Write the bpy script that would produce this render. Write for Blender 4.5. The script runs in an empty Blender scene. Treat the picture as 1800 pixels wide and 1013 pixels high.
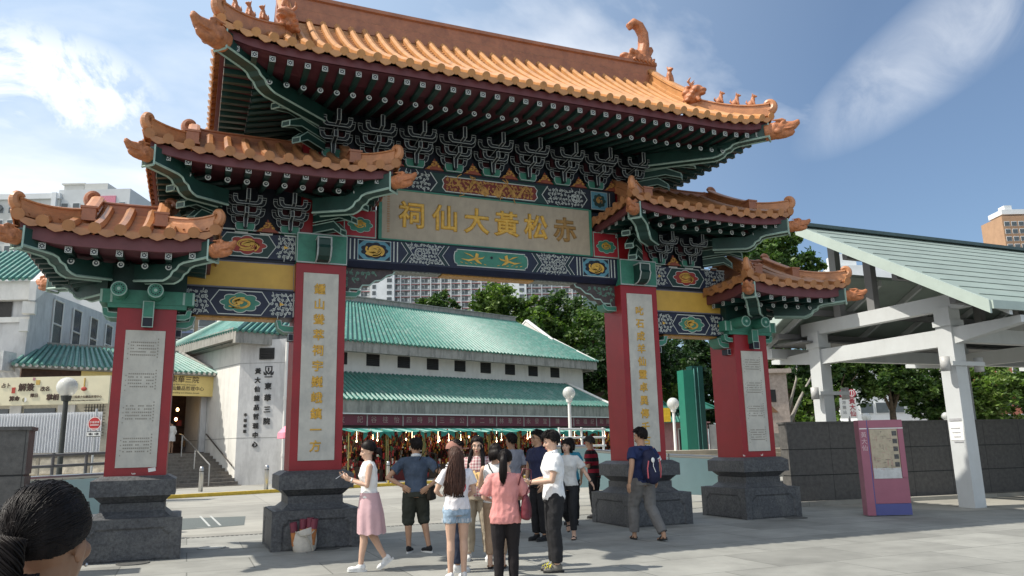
import bpy, bmesh, math, random
from mathutils import Vector, Matrix, noise
PI=math.pi; R=math.radians
sc=bpy.context.scene
class Later:            # objects join the scene collection together at the end, so helper meshes evaluate fast
    made=[]
    class objects: link=staticmethod(lambda o: Later.made.append(o))
C=Later
random.seed(7)
# ---------------- camera ----------------
cam=bpy.data.cameras.new('camera'); camo=bpy.data.objects.new('camera',cam); C.objects.link(camo)
YAW,PITCH,ROLL=.3954,.2038,.0212
_f=Vector((math.sin(YAW)*math.cos(PITCH),math.cos(YAW)*math.cos(PITCH),math.sin(PITCH)))
_r=Vector((math.cos(YAW),-math.sin(YAW),0)); _u=_r.cross(_f)
_rr=_r*math.cos(ROLL)-_u*math.sin(ROLL); _uu=_u*math.cos(ROLL)+_r*math.sin(ROLL)
M=Matrix((_rr,_uu,-_f)).transposed().to_4x4(); M.translation=Vector((-5.4936,-14.5156,1.6)); camo.matrix_world=M
cam.sensor_width=36; cam.lens=27.117; cam.clip_start=.05; cam.clip_end=3000
sc.camera=camo
# ---------------- sun, sky, exposure ----------------
SUND=Vector((-.75,.17,1)).normalized()
EL=math.asin(SUND.z); AZ=math.atan2(SUND.x,SUND.y)
w=bpy.data.worlds.new('World'); sc.world=w; w.use_nodes=True
nt=w.node_tree; N=nt.nodes; L=nt.links
bg=N['Background']; bg.inputs['Strength'].default_value=.078
sky=N.new('ShaderNodeTexSky'); sky.sky_type='NISHITA'; sky.sun_disc=False
sky.sun_elevation=EL; sky.sun_rotation=AZ; sky.air_density=1.0; sky.dust_density=1.2; sky.ozone_density=1.3
def mixrgb(nt,a,b,fac):
    m=nt.nodes.new('ShaderNodeMix'); m.data_type='RGBA'
    for s,v in ((m.inputs[6],a),(m.inputs[7],b),(m.inputs[0],fac)):
        if hasattr(v,'links') or isinstance(v,bpy.types.NodeSocket): nt.links.new(v,s)
        else: s.default_value=v
    return m.outputs[2]
def math_node(nt,op,a,b=None,clamp=False):
    m=nt.nodes.new('ShaderNodeMath'); m.operation=op; m.use_clamp=clamp
    for s,v in ((m.inputs[0],a),(m.inputs[1],b)):
        if v is None: continue
        if isinstance(v,bpy.types.NodeSocket): nt.links.new(v,s)
        else: s.default_value=v
    return m.outputs[0]
def ramp(nt,x,stops):
    r=nt.nodes.new('ShaderNodeValToRGB'); e=r.color_ramp.elements
    while len(e)<len(stops): e.new(.5)
    for k,(p,c) in enumerate(stops):
        e[k].position=p; e[k].color=c if len(c)==4 else (*c,1)
    nt.links.new(x,r.inputs[0]); return r.outputs[0]
_tc=N.new('ShaderNodeTexCoord'); _sx=N.new('ShaderNodeSeparateXYZ'); L.new(_tc.outputs['Generated'],_sx.inputs[0])
_d=math_node(nt,'ADD',math_node(nt,'MAXIMUM',_sx.outputs[2],0.0),.22)
_cx=N.new('ShaderNodeCombineXYZ'); L.new(math_node(nt,'DIVIDE',_sx.outputs[0],_d),_cx.inputs[0]); L.new(math_node(nt,'DIVIDE',_sx.outputs[1],_d),_cx.inputs[1])
_mp=N.new('ShaderNodeMapping'); _mp.inputs['Location'].default_value=(3.1,1.7,0); _mp.inputs['Rotation'].default_value=(0,0,.5); _mp.inputs['Scale'].default_value=(.8,1.25,1); L.new(_cx.outputs[0],_mp.inputs[0])
_n=N.new('ShaderNodeTexNoise'); _n.inputs['Scale'].default_value=1.25; _n.inputs['Detail'].default_value=7; _n.inputs['Roughness'].default_value=.55; _n.inputs['Distortion'].default_value=.35; L.new(_mp.outputs[0],_n.inputs['Vector'])
# more cloud and milky haze towards the sun's side (-x), clear blue towards +x
_side=math_node(nt,'MULTIPLY_ADD',_sx.outputs[0],-.22); _side.node.inputs[2].default_value=.05
_cl=ramp(nt,math_node(nt,'ADD',_n.outputs[0],_side),[(.47,(0,0,0)),(.58,(.4,.4,.4)),(.74,(.97,.97,.97))])
_tint=N.new('ShaderNodeMix'); _tint.data_type='RGBA'; _tint.blend_type='MULTIPLY'; _tint.inputs[0].default_value=1; L.new(sky.outputs[0],_tint.inputs[6]); _tint.inputs[7].default_value=(.87,.99,1.09,1)
_skyt=mixrgb(nt,_tint.outputs[2],(6.6,8.4,10.6,1),ramp(nt,math_node(nt,'MULTIPLY_ADD',_sx.outputs[0],-.75),[(.0,(.09,.09,.09)),(.45,(.62,.62,.62))]))
def _lobe(d,along,wa,wb):      # soft elliptical patch of cloud about direction d, long axis 'along'
    d=Vector(d).normalized(); t=Vector(along); t=(t-d*t.dot(d)).normalized(); u=d.cross(t); out=None
    for ax,wd in ((t,wa),(u,wb)):
        vm=N.new('ShaderNodeVectorMath'); vm.operation='DOT_PRODUCT'; L.new(_tc.outputs['Generated'],vm.inputs[0]); vm.inputs[1].default_value=ax
        sq=math_node(nt,'POWER',math_node(nt,'ABSOLUTE',math_node(nt,'DIVIDE',vm.outputs['Value'],wd)),2.0); out=sq if out is None else math_node(nt,'ADD',out,sq)
    return math_node(nt,'SUBTRACT',1.0,out,True)
_n2=N.new('ShaderNodeTexNoise'); _n2.inputs['Scale'].default_value=9; _n2.inputs['Detail'].default_value=7; _n2.inputs['Roughness'].default_value=.62; _n2.inputs['Distortion'].default_value=.6; L.new(_tc.outputs['Generated'],_n2.inputs['Vector'])
_nn=ramp(nt,_n2.outputs[0],[(.30,(0,0,0)),(.68,(1,1,1))])
_w1=math_node(nt,'MULTIPLY',math_node(nt,'MULTIPLY',_lobe((.741,.514,.430),(.11,-.16,.11),.21,.058),_nn),.42)
_w2=math_node(nt,'MULTIPLY',math_node(nt,'ADD',_lobe((-.163,.904,.395),(1,.4,0),.12,.055),_nn),.42)
_w2=math_node(nt,'MULTIPLY',_lobe((-.163,.904,.395),(1,.4,0),.14,.07),ramp(nt,_n2.outputs[0],[(.42,(0,0,0)),(.52,(.9,.9,.9))]))
_cl2=math_node(nt,'MAXIMUM',math_node(nt,'MAXIMUM',_cl,_w1),_w2)
_skycol=mixrgb(nt,_skyt,(11.0,11.2,11.4,1),_cl2)

L.new(_skycol,bg.inputs['Color'])
sun=bpy.data.lights.new('sun','SUN'); sun.energy=4.0; sun.angle=R(.53); sun.color=(1,.94,.84)
so=bpy.data.objects.new('sun',sun); C.objects.link(so); so.rotation_euler=SUND.to_track_quat('Z','Y').to_euler()
sc.view_settings.view_transform='Standard'; sc.view_settings.look='None'
sc.view_settings.exposure=.56; sc.view_settings.gamma=1
sc.cycles.use_adaptive_sampling=True; sc.cycles.use_denoising=True
sc.cycles.max_bounces=6; sc.cycles.diffuse_bounces=3; sc.cycles.glossy_bounces=3; sc.cycles.transmission_bounces=6; sc.cycles.transparent_max_bounces=8
# ---------------- materials ----------------
MATS={}
def mat(name,col,rough=.6,var=.15,scale=6.,bump=0,bscale=None,metal=0,spec=.5,emit=0,alpha=1,trans=0,stretch=None,dirt=None):
    """principled with procedural mottling; var: +-brightness, dirt=(colour,scale,amount,stretch)"""
    if name in MATS: return MATS[name]
    m=bpy.data.materials.new(name); m.use_nodes=True; nt=m.node_tree; b=nt.nodes['Principled BSDF']
    b.inputs['Roughness'].default_value=rough; b.inputs['Metallic'].default_value=metal
    b.inputs['Specular IOR Level'].default_value=spec
    tc=nt.nodes.new('ShaderNodeTexCoord'); co=tc.outputs['Object']
    if stretch:
        mp=nt.nodes.new('ShaderNodeMapping'); mp.inputs['Scale'].default_value=stretch; nt.links.new(co,mp.inputs[0]); co2=mp.outputs[0]
    else: co2=co
    n=nt.nodes.new('ShaderNodeTexNoise'); n.inputs['Scale'].default_value=scale; n.inputs['Detail'].default_value=5; n.inputs['Roughness'].default_value=.65
    nt.links.new(co2,n.inputs['Vector'])
    c=(*col,1)
    lo=tuple(max(0,x*(1-var*1.6)) for x in col); hi=tuple(min(1,x*(1+var*1.6)) for x in col)
    out=ramp(nt,n.outputs[0],[(.25,lo),(.75,hi)])
    if dirt:
        dc,ds,da,dst=dirt
        mp=nt.nodes.new('ShaderNodeMapping'); mp.inputs['Scale'].default_value=dst; nt.links.new(co,mp.inputs[0])
        d=nt.nodes.new('ShaderNodeTexNoise'); d.inputs['Scale'].default_value=ds; d.inputs['Detail'].default_value=6; d.inputs['Roughness'].default_value=.7
        nt.links.new(mp.outputs[0],d.inputs['Vector'])
        f=ramp(nt,d.outputs[0],[(.48,(0,0,0)),(.72,(da,da,da))])
        out=mixrgb(nt,out,(*dc,1),f)
    nt.links.new(out,b.inputs['Base Color'])
    if bump:
        bp=nt.nodes.new('ShaderNodeBump'); bp.inputs['Strength'].default_value=bump; bp.inputs['Distance'].default_value=.02
        if bscale:
            n2=nt.nodes.new('ShaderNodeTexNoise'); n2.inputs['Scale'].default_value=bscale; n2.inputs['Detail'].default_value=4; nt.links.new(co2,n2.inputs['Vector']); nt.links.new(n2.outputs[0],bp.inputs['Height'])
        else: nt.links.new(n.outputs[0],bp.inputs['Height'])
        nt.links.new(bp.outputs[0],b.inputs['Normal'])
    if emit:
        b.inputs['Emission Color'].default_value=c; b.inputs['Emission Strength'].default_value=emit
    if trans: b.inputs['Transmission Weight'].default_value=trans
    if alpha<1: b.inputs['Alpha'].default_value=alpha
    MATS[name]=m; return m
# ---------------- mesh builder ----------------
class MB:
    def __init__(s): s.v=[]; s.f=[]; s.m=[]; s.i=0; s.T=None
    def add(s,vs,fs):
        o=len(s.v); T=s.T
        s.v+= [tuple(T@Vector(v)) for v in vs] if T is not None else [tuple(v) for v in vs]
        for f in fs: s.f.append(tuple(k+o for k in f)); s.m.append(s.i)
    def box(s,x0,x1,y0,y1,z0,z1):
        s.add([(x0,y0,z0),(x1,y0,z0),(x1,y1,z0),(x0,y1,z0),(x0,y0,z1),(x1,y0,z1),(x1,y1,z1),(x0,y1,z1)],
              [(0,3,2,1),(4,5,6,7),(0,1,5,4),(1,2,6,5),(2,3,7,6),(3,0,4,7)])
    def cb(s,c,d): s.box(c[0]-d[0]/2,c[0]+d[0]/2,c[1]-d[1]/2,c[1]+d[1]/2,c[2]-d[2]/2,c[2]+d[2]/2)
    def frus(s,c,z0,a0,b0,z1,a1,b1):
        x,y=c; s.add([(x-a0,y-b0,z0),(x+a0,y-b0,z0),(x+a0,y+b0,z0),(x-a0,y+b0,z0),(x-a1,y-b1,z1),(x+a1,y-b1,z1),(x+a1,y+b1,z1),(x-a1,y+b1,z1)],
              [(0,3,2,1),(4,5,6,7),(0,1,5,4),(1,2,6,5),(2,3,7,6),(3,0,4,7)])
    def prism(s,poly,ax,a,b):
        n=len(poly)
        def P(p,t): return (t,p[0],p[1]) if ax=='x' else (p[0],t,p[1]) if ax=='y' else (p[0],p[1],t)
        s.add([P(p,a) for p in poly]+[P(p,b) for p in poly],[tuple(range(n-1,-1,-1)),tuple(range(n,2*n))]+[(k,(k+1)%n,n+(k+1)%n,n+k) for k in range(n)])
    def quad(s,a,b,c,d): s.add([a,b,c,d],[(0,1,2,3)])
    def tube(s,pts,r,n=6,cap=True,flat=1):
        pts=[Vector(p) for p in pts]; m=len(pts)
        rs=r if isinstance(r,(list,tuple)) else [r]*m
        vs=[];fs=[];prev=None
        for k,p in enumerate(pts):
            t=(pts[min(k+1,m-1)]-pts[max(k-1,0)]); t=t.normalized() if t.length>1e-9 else Vector((0,0,1))
            if prev is None:
                a=t.cross(Vector((0,0,1)));
                if a.length<.05: a=t.cross(Vector((0,1,0)))
                a.normalize()
            else:
                a=prev-t*prev.dot(t); a=a.normalized() if a.length>1e-6 else prev
            prev=a; b=t.cross(a)
            for j in range(n):
                an=2*PI*j/n; vs.append(p+(a*math.cos(an)+b*math.sin(an)*flat)*rs[k])
        for k in range(m-1):
            for j in range(n):
                fs.append((k*n+j,k*n+(j+1)%n,(k+1)*n+(j+1)%n,(k+1)*n+j))
        if cap: fs+= [tuple(range(n-1,-1,-1)),tuple(range((m-1)*n,m*n))]
        s.add(vs,fs)
    def lathe(s,prof,n=16,c=(0,0,0)):
        vs=[];fs=[];m=len(prof)
        for r,z in prof:
            for j in range(n):
                a=2*PI*j/n; vs.append((c[0]+r*math.cos(a),c[1]+r*math.sin(a),c[2]+z))
        for k in range(m-1):
            for j in range(n): fs.append((k*n+j,k*n+(j+1)%n,(k+1)*n+(j+1)%n,(k+1)*n+j))
        fs+= [tuple(range(n-1,-1,-1)),tuple(range((m-1)*n,m*n))]
        s.add(vs,fs)
    def ell(s,c,r,nu=12,nv=8,rot=None):
        if isinstance(r,(int,float)): r=(r,r,r)
        vs=[];fs=[]; c=Vector(c)
        for i in range(1,nv):
            th=PI*i/nv
            for j in range(nu):
                ph=2*PI*j/nu; p=Vector((r[0]*math.sin(th)*math.cos(ph),r[1]*math.sin(th)*math.sin(ph),r[2]*math.cos(th)))
                if rot is not None: p=rot@p
                vs.append(c+p)
        t=Vector((0,0,r[2])); 
        if rot is not None: t=rot@t
        vs+= [c+t,c-t]; T=len(vs)-2
        for i in range(nv-2):
            for j in range(nu): fs.append((i*nu+j,(i+1)*nu+j,(i+1)*nu+(j+1)%nu,i*nu+(j+1)%nu))
        for j in range(nu):
            fs.append((T,j,(j+1)%nu)); fs.append((T+1,(nv-2)*nu+(j+1)%nu,(nv-2)*nu+j))
        s.add(vs,fs)
    def strip(s,pts,w,y,closed=False,dy=.006):
        """flat raised ribbon in an x-z plane at depth y facing -y"""
        n=len(pts); vs=[];fs=[]
        for k in range(n):
            a=pts[(k-1)%n] if closed or k>0 else pts[k]; b=pts[(k+1)%n] if closed or k<n-1 else pts[k]
            dx,dz=b[0]-a[0],b[1]-a[1]; l=math.hypot(dx,dz) or 1; nx,nz=-dz/l*w/2,dx/l*w/2
            vs+= [(pts[k][0]+nx,y,pts[k][1]+nz),(pts[k][0]-nx,y,pts[k][1]-nz)]
        for k in range(n if closed else n-1):
            j=(k+1)%n; fs.append((2*k,2*k+1,2*j+1,2*j))
        s.add(vs,fs)
    def poly(s,pts,y): s.add([(p[0],y,p[1]) for p in pts],[tuple(range(len(pts)))])
    def build(s,name,mats,parent=None,smooth=False,loc=None,rz=0,**props):
        me=bpy.data.meshes.new(name); me.from_pydata(s.v,[],s.f)
        if not isinstance(mats,(list,tuple)): mats=[mats]
        for m in mats: me.materials.append(m)
        if len(mats)>1: me.polygons.foreach_set('material_index',s.m)
        if smooth: me.polygons.foreach_set('use_smooth',[True]*len(s.f))
        me.update()
        return link(name,me,parent,loc,rz,**props)
def link(name,me,parent=None,loc=None,rz=0,**props):
    o=bpy.data.objects.new(name,me); C.objects.link(o)
    if parent is not None: o.parent=parent
    if loc is not None: o.location=loc
    if rz: o.rotation_euler=(0,0,rz)
    for k,v in props.items(): o[k]=v
    return o
def empty(name,loc=(0,0,0),rz=0,label=None,cat=None,group=None):
    o=bpy.data.objects.new(name,None); C.objects.link(o); o.location=loc; o.rotation_euler=(0,0,rz)
    if label: o['label']=label
    if cat: o['category']=cat
    if group: o['group']=group
    return o
def dup(o,parent=None,loc=None,rz=None,label=None,group=None,smooth=None):
    c=o.copy(); C.objects.link(c)
    if parent is not None: c.parent=parent
    if loc is not None: c.location=loc
    if rz is not None: c.rotation_euler=(0,0,rz)
    if label: c['label']=label
    if group: c['group']=group
    for ch in list(o.children): dup(ch,c)
    return c
def evaluated(o):
    sc.collection.objects.link(o); dg=bpy.context.evaluated_depsgraph_get(); m=bpy.data.meshes.new_from_object(o.evaluated_get(dg)); sc.collection.objects.unlink(o); return m
def remesh(me,voxel,smooth=2,name='m'):
    """fuse overlapping shells of a mesh into one continuous skin"""
    o=bpy.data.objects.new('tmp',me)
    r=o.modifiers.new('r','REMESH'); r.mode='VOXEL'; r.voxel_size=voxel; r.use_smooth_shade=True
    if smooth:
        s=o.modifiers.new('s','SMOOTH'); s.iterations=smooth; s.factor=.5
    m=evaluated(o)
    bpy.data.objects.remove(o); m.name=name
    m.polygons.foreach_set('use_smooth',[True]*len(m.polygons)); return m
def rawmesh(mb):
    me=bpy.data.meshes.new('raw'); me.from_pydata(mb.v,[],mb.f); me.update()
    bm=bmesh.new(); bm.from_mesh(me); bmesh.ops.recalc_face_normals(bm,faces=bm.faces); bm.to_mesh(me); bm.free(); return me
def text(name,s,size,m,parent,M,ext=.006,bold=.0,ax='CENTER',sx=1.):
    """mesh lettering: M places the text plane (x right, y up, z towards the reader)"""
    c=bpy.data.curves.new('txt','FONT'); c.body=s; c.size=size; c.extrude=ext; c.bevel_depth=bold; c.bevel_resolution=0; c.align_x=ax; c.align_y='CENTER'; c.resolution_u=3
    o=bpy.data.objects.new('tmp',c)
    me=evaluated(o); bpy.data.objects.remove(o)
    me.transform(M@Matrix.Diagonal((sx,1,1,1))); me.name=name; me.materials.clear(); me.materials.append(m)
    return link(name,me,parent)
def TM(x,y,z,ry=0,face=0,tilt=0):
    """text placement: face=0 reads from -y; face = rotation about z"""
    return Matrix.Translation((x,y,z))@Matrix.Rotation(face,4,'Z')@Matrix.Rotation(PI/2,4,'X')@Matrix.Rotation(tilt,4,'Z')
# ================= GATE =================
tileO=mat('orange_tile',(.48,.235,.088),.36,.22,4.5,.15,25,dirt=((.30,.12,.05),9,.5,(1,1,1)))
tileShade=mat('shaded_orange_tile',(.37,.165,.065),.36,.24,4.5,.15,25,dirt=((.22,.09,.045),9,.5,(1,1,1)))  # orange tile darkened so the lower roofs carry shade in their colour
ridgeL=mat('ridge_glaze_lit',(.46,.2,.085),.4,.14,4,.1,20,dirt=((.22,.09,.05),6,.5,(1,1,1)))  # ridge glaze in a sunlit tone, the light put into the colour
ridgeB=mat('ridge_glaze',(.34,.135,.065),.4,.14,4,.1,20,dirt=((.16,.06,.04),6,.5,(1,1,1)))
terra=mat('terracotta',(.42,.155,.06),.5,.2,9,.4,40,dirt=((.2,.07,.04),14,.6,(1,1,1)))
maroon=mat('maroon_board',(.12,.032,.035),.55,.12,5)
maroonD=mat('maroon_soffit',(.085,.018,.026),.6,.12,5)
greenD=mat('dark_green_paint',(.007,.037,.030),.5,.2,6)
greenB=mat('beam_green',(.008,.043,.034),.5,.2,5)
greenM=mat('jade_green_paint',(.042,.20,.135),.5,.14,6,dirt=((.03,.12,.09),8,.4,(1,1,1)))
greenP=mat('pale_green_edge',(.30,.43,.37),.5,.12,8)
decoW=mat('painted_white',(.50,.53,.49),.55,.08,8)
whiteL=mat('white_outline',(.40,.44,.43),.55,.08,8)
navy=mat('navy_paint',(.006,.011,.034),.5,.2,6)
navyD=mat('night_blue_board',(.007,.011,.022),.6,.2,6)
redP=mat('pillar_red',(.27,.010,.014),.42,.11,2.2,.05,30,dirt=((.27,.02,.03),2.5,.5,(1,1,.35)))
redPs=mat('vermilion_board',(.33,.02,.03),.5,.1,5)
marble=mat('grey_marble',(.50,.48,.42),.45,.09,3,dirt=((.30,.30,.28),2.6,.65,(1,1,.5)))
plaqueM=mat('carved_plaque',(.38,.32,.235),.55,.08,3,dirt=((.27,.23,.18),6,.5,(1.5,1.5,.5)))
gold=mat('gold_leaf',(.62,.36,.06),.42,.18,14,.2,40,metal=.25)
goldD=mat('carved_gold',(.46,.24,.06),.5,.3,22,.5,60,metal=.15)
goldF=mat('faded_gold',(.30,.17,.05),.6,.2,14)
granite=mat('dark_granite',(.064,.066,.070),.55,.38,24,.4,60,dirt=((.17,.17,.16),3,.45,(1,1,1)))
yellowP=mat('ochre_board',(.56,.34,.06),.5,.07,3)
skyB=mat('teal_paint',(.09,.25,.32),.5,.15,8)
inkM=mat('carved_ink',(.27,.25,.21),.7,.1,10)
gate=empty('memorial_gate',(0,0,0),0,'great paifang gate with orange tiled roofs, green brackets and red pillars','gate')

def curls(mb,u0,u1,z0,z1,y,step=.1,w=.016,r=.042,seed=1,clip=None):
    rnd=random.Random(seed); nu=max(1,int((u1-u0)/step)); nz=max(1,int((z1-z0)/step))
    for i in range(nu):
        for j in range(nz):
            cu=u0+(i+.5+rnd.uniform(-.18,.18)+(.25 if j%2 else -.25)*.6)*(u1-u0)/nu; cz=z0+(j+.5+rnd.uniform(-.15,.15))*(z1-z0)/nz
            if clip and not clip(cu,cz): continue
            a0=rnd.uniform(0,2*PI); sg=1 if (i+j)%2 else -1; rr=r*rnd.uniform(.8,1.1)
            pts=[]
            for k in range(9):
                t=k/8; a=a0+sg*t*1.45*2*PI; q=rr*(1-.82*t); pts.append((cu+q*math.cos(a),cz+q*math.sin(a)))
            t0=(pts[0][0]+(pts[0][0]-pts[1][0])*1.2+(pts[0][0]-cu)*.5,pts[0][1]+(pts[0][1]-pts[1][1])*1.2+(pts[0][1]-cz)*.5)
            mb.strip([t0]+pts,w,y)
            if rnd.random()<.4: 
                x,zz=cu+rnd.uniform(-.5,.5)*step,cz+rnd.uniform(-.5,.5)*step; mb.poly([(x-.012,zz),(x,zz-.012),(x+.012,zz),(x,zz+.012)],y)
def rosette(mb,cu,cz,r,y,w=.014,n=12):
    mb.strip([(cu+r*math.cos(2*PI*k/20),cz+r*math.sin(2*PI*k/20)) for k in range(20)],w,y,True)
    mb.strip([(cu+r*.42*math.cos(2*PI*k/12),cz+r*.42*math.sin(2*PI*k/12)) for k in range(12)],w*.8,y,True)
    for k in range(n):
        a=2*PI*k/n; mb.strip([(cu+r*.5*math.cos(a),cz+r*.5*math.sin(a)),(cu+r*.9*math.cos(a),cz+r*.9*math.sin(a))],w*.8,y)
def cloud(cu,cz,a,b,n=8,amp=.13,N=48):
    pts=[]
    for k in range(N):
        t=2*PI*k/N; q=1-amp*(1-abs(math.cos(n*t/2)))*1.3
        pts.append((cu+a*q*math.cos(t),cz+b*q*math.sin(t)))
    return pts
def dragon(mb,cu,cz,a,b,y,seed=0,w=.03,flip=1,n=2.2):
    """sinuous gold relief: a wave body with whiskers and flame curls"""
    rnd=random.Random(seed); pts=[]
    for k in range(26):
        t=k/25; pts.append((cu+flip*a*(-.85+1.6*t),cz+b*.45*math.sin(t*PI*n)*(1-.3*t)))
    m=len(pts)
    for q in range(m-1):
        mb.strip([pts[q],pts[q+1]],w*(.55+.9*math.sin(PI*(q+1)/m)),y)
    hx,hz=pts[-1]; mb.poly([(hx+b*.28*math.cos(2*PI*k/9)*(1+.3*(k%2)),hz+b*.24*math.sin(2*PI*k/9)*(1+.3*(k%2))) for k in range(9)],y-.002)
    for k in range(14):
        i=rnd.randrange(2,m-1); x,z=pts[i]; sg=rnd.choice((-1,1))
        mb.strip([(x,z),(x+rnd.uniform(-.1,.1)*a,z+sg*b*.28),(x+rnd.uniform(-.25,.25)*a,z+sg*b*rnd.uniform(.35,.55))],w*.4,y-.001)
def knot(mb,cu,cz,a,b,y,seed=0,w=.02,n=9):
    rnd=random.Random(seed)
    for k in range(n):
        ph=rnd.uniform(0,6.28); r0=rnd.uniform(.25,.95); sp=rnd.uniform(1.2,3.0); pts=[]
        for q in range(9):
            t=q/8; an=ph+sp*t; rr=r0*(1-.35*t); pts.append((cu+a*rr*math.cos(an),cz+b*rr*math.sin(an)))
        mb.strip(pts,w*rnd.uniform(.7,1.5),y-.001*(k%3))
    mb.poly([(cu+a*.2*math.cos(2*PI*k/11)*(1+.4*(k%2)),cz+b*.2*math.sin(2*PI*k/11)*(1+.25*(k%2))) for k in range(11)],y-.003)

# ---- pedestals and pillars
PU={'ol':-6.24,'il':-3.393,'ir':3.393,'or':6.24}
def pedestal(u,bu,bv,su,sv):
    m=MB()
    m.box(u-bu,u+bu,-bv,bv,0,.635)
    # sunk panels with notched corners
    def panel(M4,hw):
        m.T=M4; z0,z1=.03,.5; c=.09; o=[(-hw,z0),(hw,z0),(hw,z1-c),(hw-.03,z1-c),(hw-c,z1-.03),(hw-c,z1),(-hw+c,z1),(-hw+c,z1-.03),(-hw+.03,z1-c),(-hw,z1-c)]
        inn=[(x*(1-.035/hw*1.0),z0+(z-z0)*.93) for x,z in o]; n=len(o)
        fr=[(p[0],-.022,p[1]) for p in o]; bk=[(p[0],-.004,p[1]) for p in inn]
        m.add(fr+bk,[(k,(k+1)%n,n+(k+1)%n,n+k) for k in range(n)]+[tuple(range(n,2*n))])
        # raised frame round the panel
        W=hw+.162
        top=[(-W,z1+.135),(-W,z1-.2),(-hw,z1-c),(-hw+.03,z1-c),(-hw+c,z1-.03),(-hw+c,z1),(hw-c,z1),(hw-c,z1-.03),(hw-.03,z1-c),(hw,z1-c),(W,z1-.2),(W,z1+.135)]
        m.add([(p[0],-.022,p[1]) for p in top],[tuple(range(len(top)))])
        for sg in (-1,1): m.add([(sg*W,-.022,z1-.2),(sg*W,-.022,.0),(sg*hw,-.022,.0),(sg*hw,-.022,z1-c)],[(0,1,2,3)])
        m.T=None
    panel(Matrix.Translation((u,-bv,0)),bu-.14); panel(Matrix.Translation((u-bu,0,0))@Matrix.Rotation(-PI/2,4,'Z'),bv-.14)
    panel(Matrix.Translation((u+bu,0,0))@Matrix.Rotation(PI/2,4,'Z'),bv-.14)
    m.frus((u,0),.635,bu-.03,bv-.03,.645,bu-.05,bv-.05)
    m.frus((u,0),.642,bu-.15,bv-.15,.735,bu-.255,bv-.255)
    m.box(u-bu+.255,u+bu-.255,-bv+.255,bv-.255,.70,.86)
    m.frus((u,0),.855,su-.17,sv-.17,.97,su-.06,sv-.06)
    m.box(u-su,u+su,-sv,sv,.972,1.215); m.frus((u,0),1.214,su,sv,1.28,su-.12,sv-.1)
    return m.build('pedestal',granite,gate)
for k,(u,bu,bv,su,sv) in {'ol':(PU['ol'],.722,.75,.612,.64),'il':(PU['il'],.72,.76,.63,.593),'ir':(PU['ir'],.72,.76,.63,.593),'or':(PU['or'],.722,.75,.612,.64)}.items(): pedestal(u,bu,bv,su,sv)
pillars={}
for k,u in PU.items():
    inner=k[0]=='i'; pu,pv=(.452,.375) if inner else (.451,.445)
    m=MB(); m.box(u-pu,u+pu,-pv,pv,1.27,5.0 if inner else 4.07)
    if inner: m.box(u-pu+.06,u+pu-.06,-pv+.1,pv-.1,5.0,7.6)
    else: m.box(u-.3,u+.3,-.3,.3,4.07,5.0)
    p=m.build('pillar',redP,gate); pillars[k]=p
    m=MB(); hw=.315 if inner else .3; z0,z1=(1.45,4.81) if inner else (1.41,3.63)
    m.box(u-hw,u+hw,-pv-.018,-pv+.01,z0,z1); m.build('marble_panel',marble,p)
    if inner:
        s='鍾山聳萃祠宇巍峨鎮一方' if k=='il' else '叱石成羊仙靈卓異傳千古'
        n=len(s); zt=4.5 if k=='il' else 4.42; zb=1.68
        for q,ch in enumerate(s):
            text('inscription_character',ch,.205,gold,p,TM(u-.02,-pv-.022,zt+(zb-zt)*q/(n-1)),.004,.006)
    else:
        m=MB(); rnd=random.Random(int(u*10)+50)
        for blk in range(4):
            zt=z1-.2-blk*.52
            for row in range(5):
                for col in range(13):
                    if rnd.random()<.86: m.cb((u-hw+.1+col*.03,-pv-.019,zt-row*.052),(.02,.004,.022))
            for row in range(7): m.cb((u+hw-.1,-pv-.019,zt+.06-row*.05),(.018,.004,.024))
            for row in range(4): m.cb((u-hw+.055,-pv-.019,zt-.03-row*.08),(.014,.004,.02))
        m.build('carved_text',inkM,p)
# loose paint and sticker at pillar feet
m=MB(); m.T=Matrix.Translation((PU['ol']+.24,-.447,1.37))@Matrix.Rotation(-.16,4,'Y'); m.box(-.055,.055,-.004,.002,-.03,.03); m.build('sticker',mat('paper_white',(.75,.74,.7),.7),pillars['ol'])
rnd=random.Random(4)
for (u,v,pk_) in ((PU['or']-.42,-.446,'or'),(PU['or']+.06,-.446,'or'),(PU['ir']-.2,-.376,'ir'),(PU['ol']-.03,-.446,'ol')):
    pts=[(u+rnd.uniform(.02,.05)*math.cos(k*.9),1.3+rnd.uniform(.01,.06)*(1+math.sin(k*.9))*.6) for k in range(7)]; m=MB(); m.poly(pts,v-.002); m.build('flaked_paint',mat('bare_plaster',(.6,.5,.45),.8),pillars[pk_])

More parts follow.
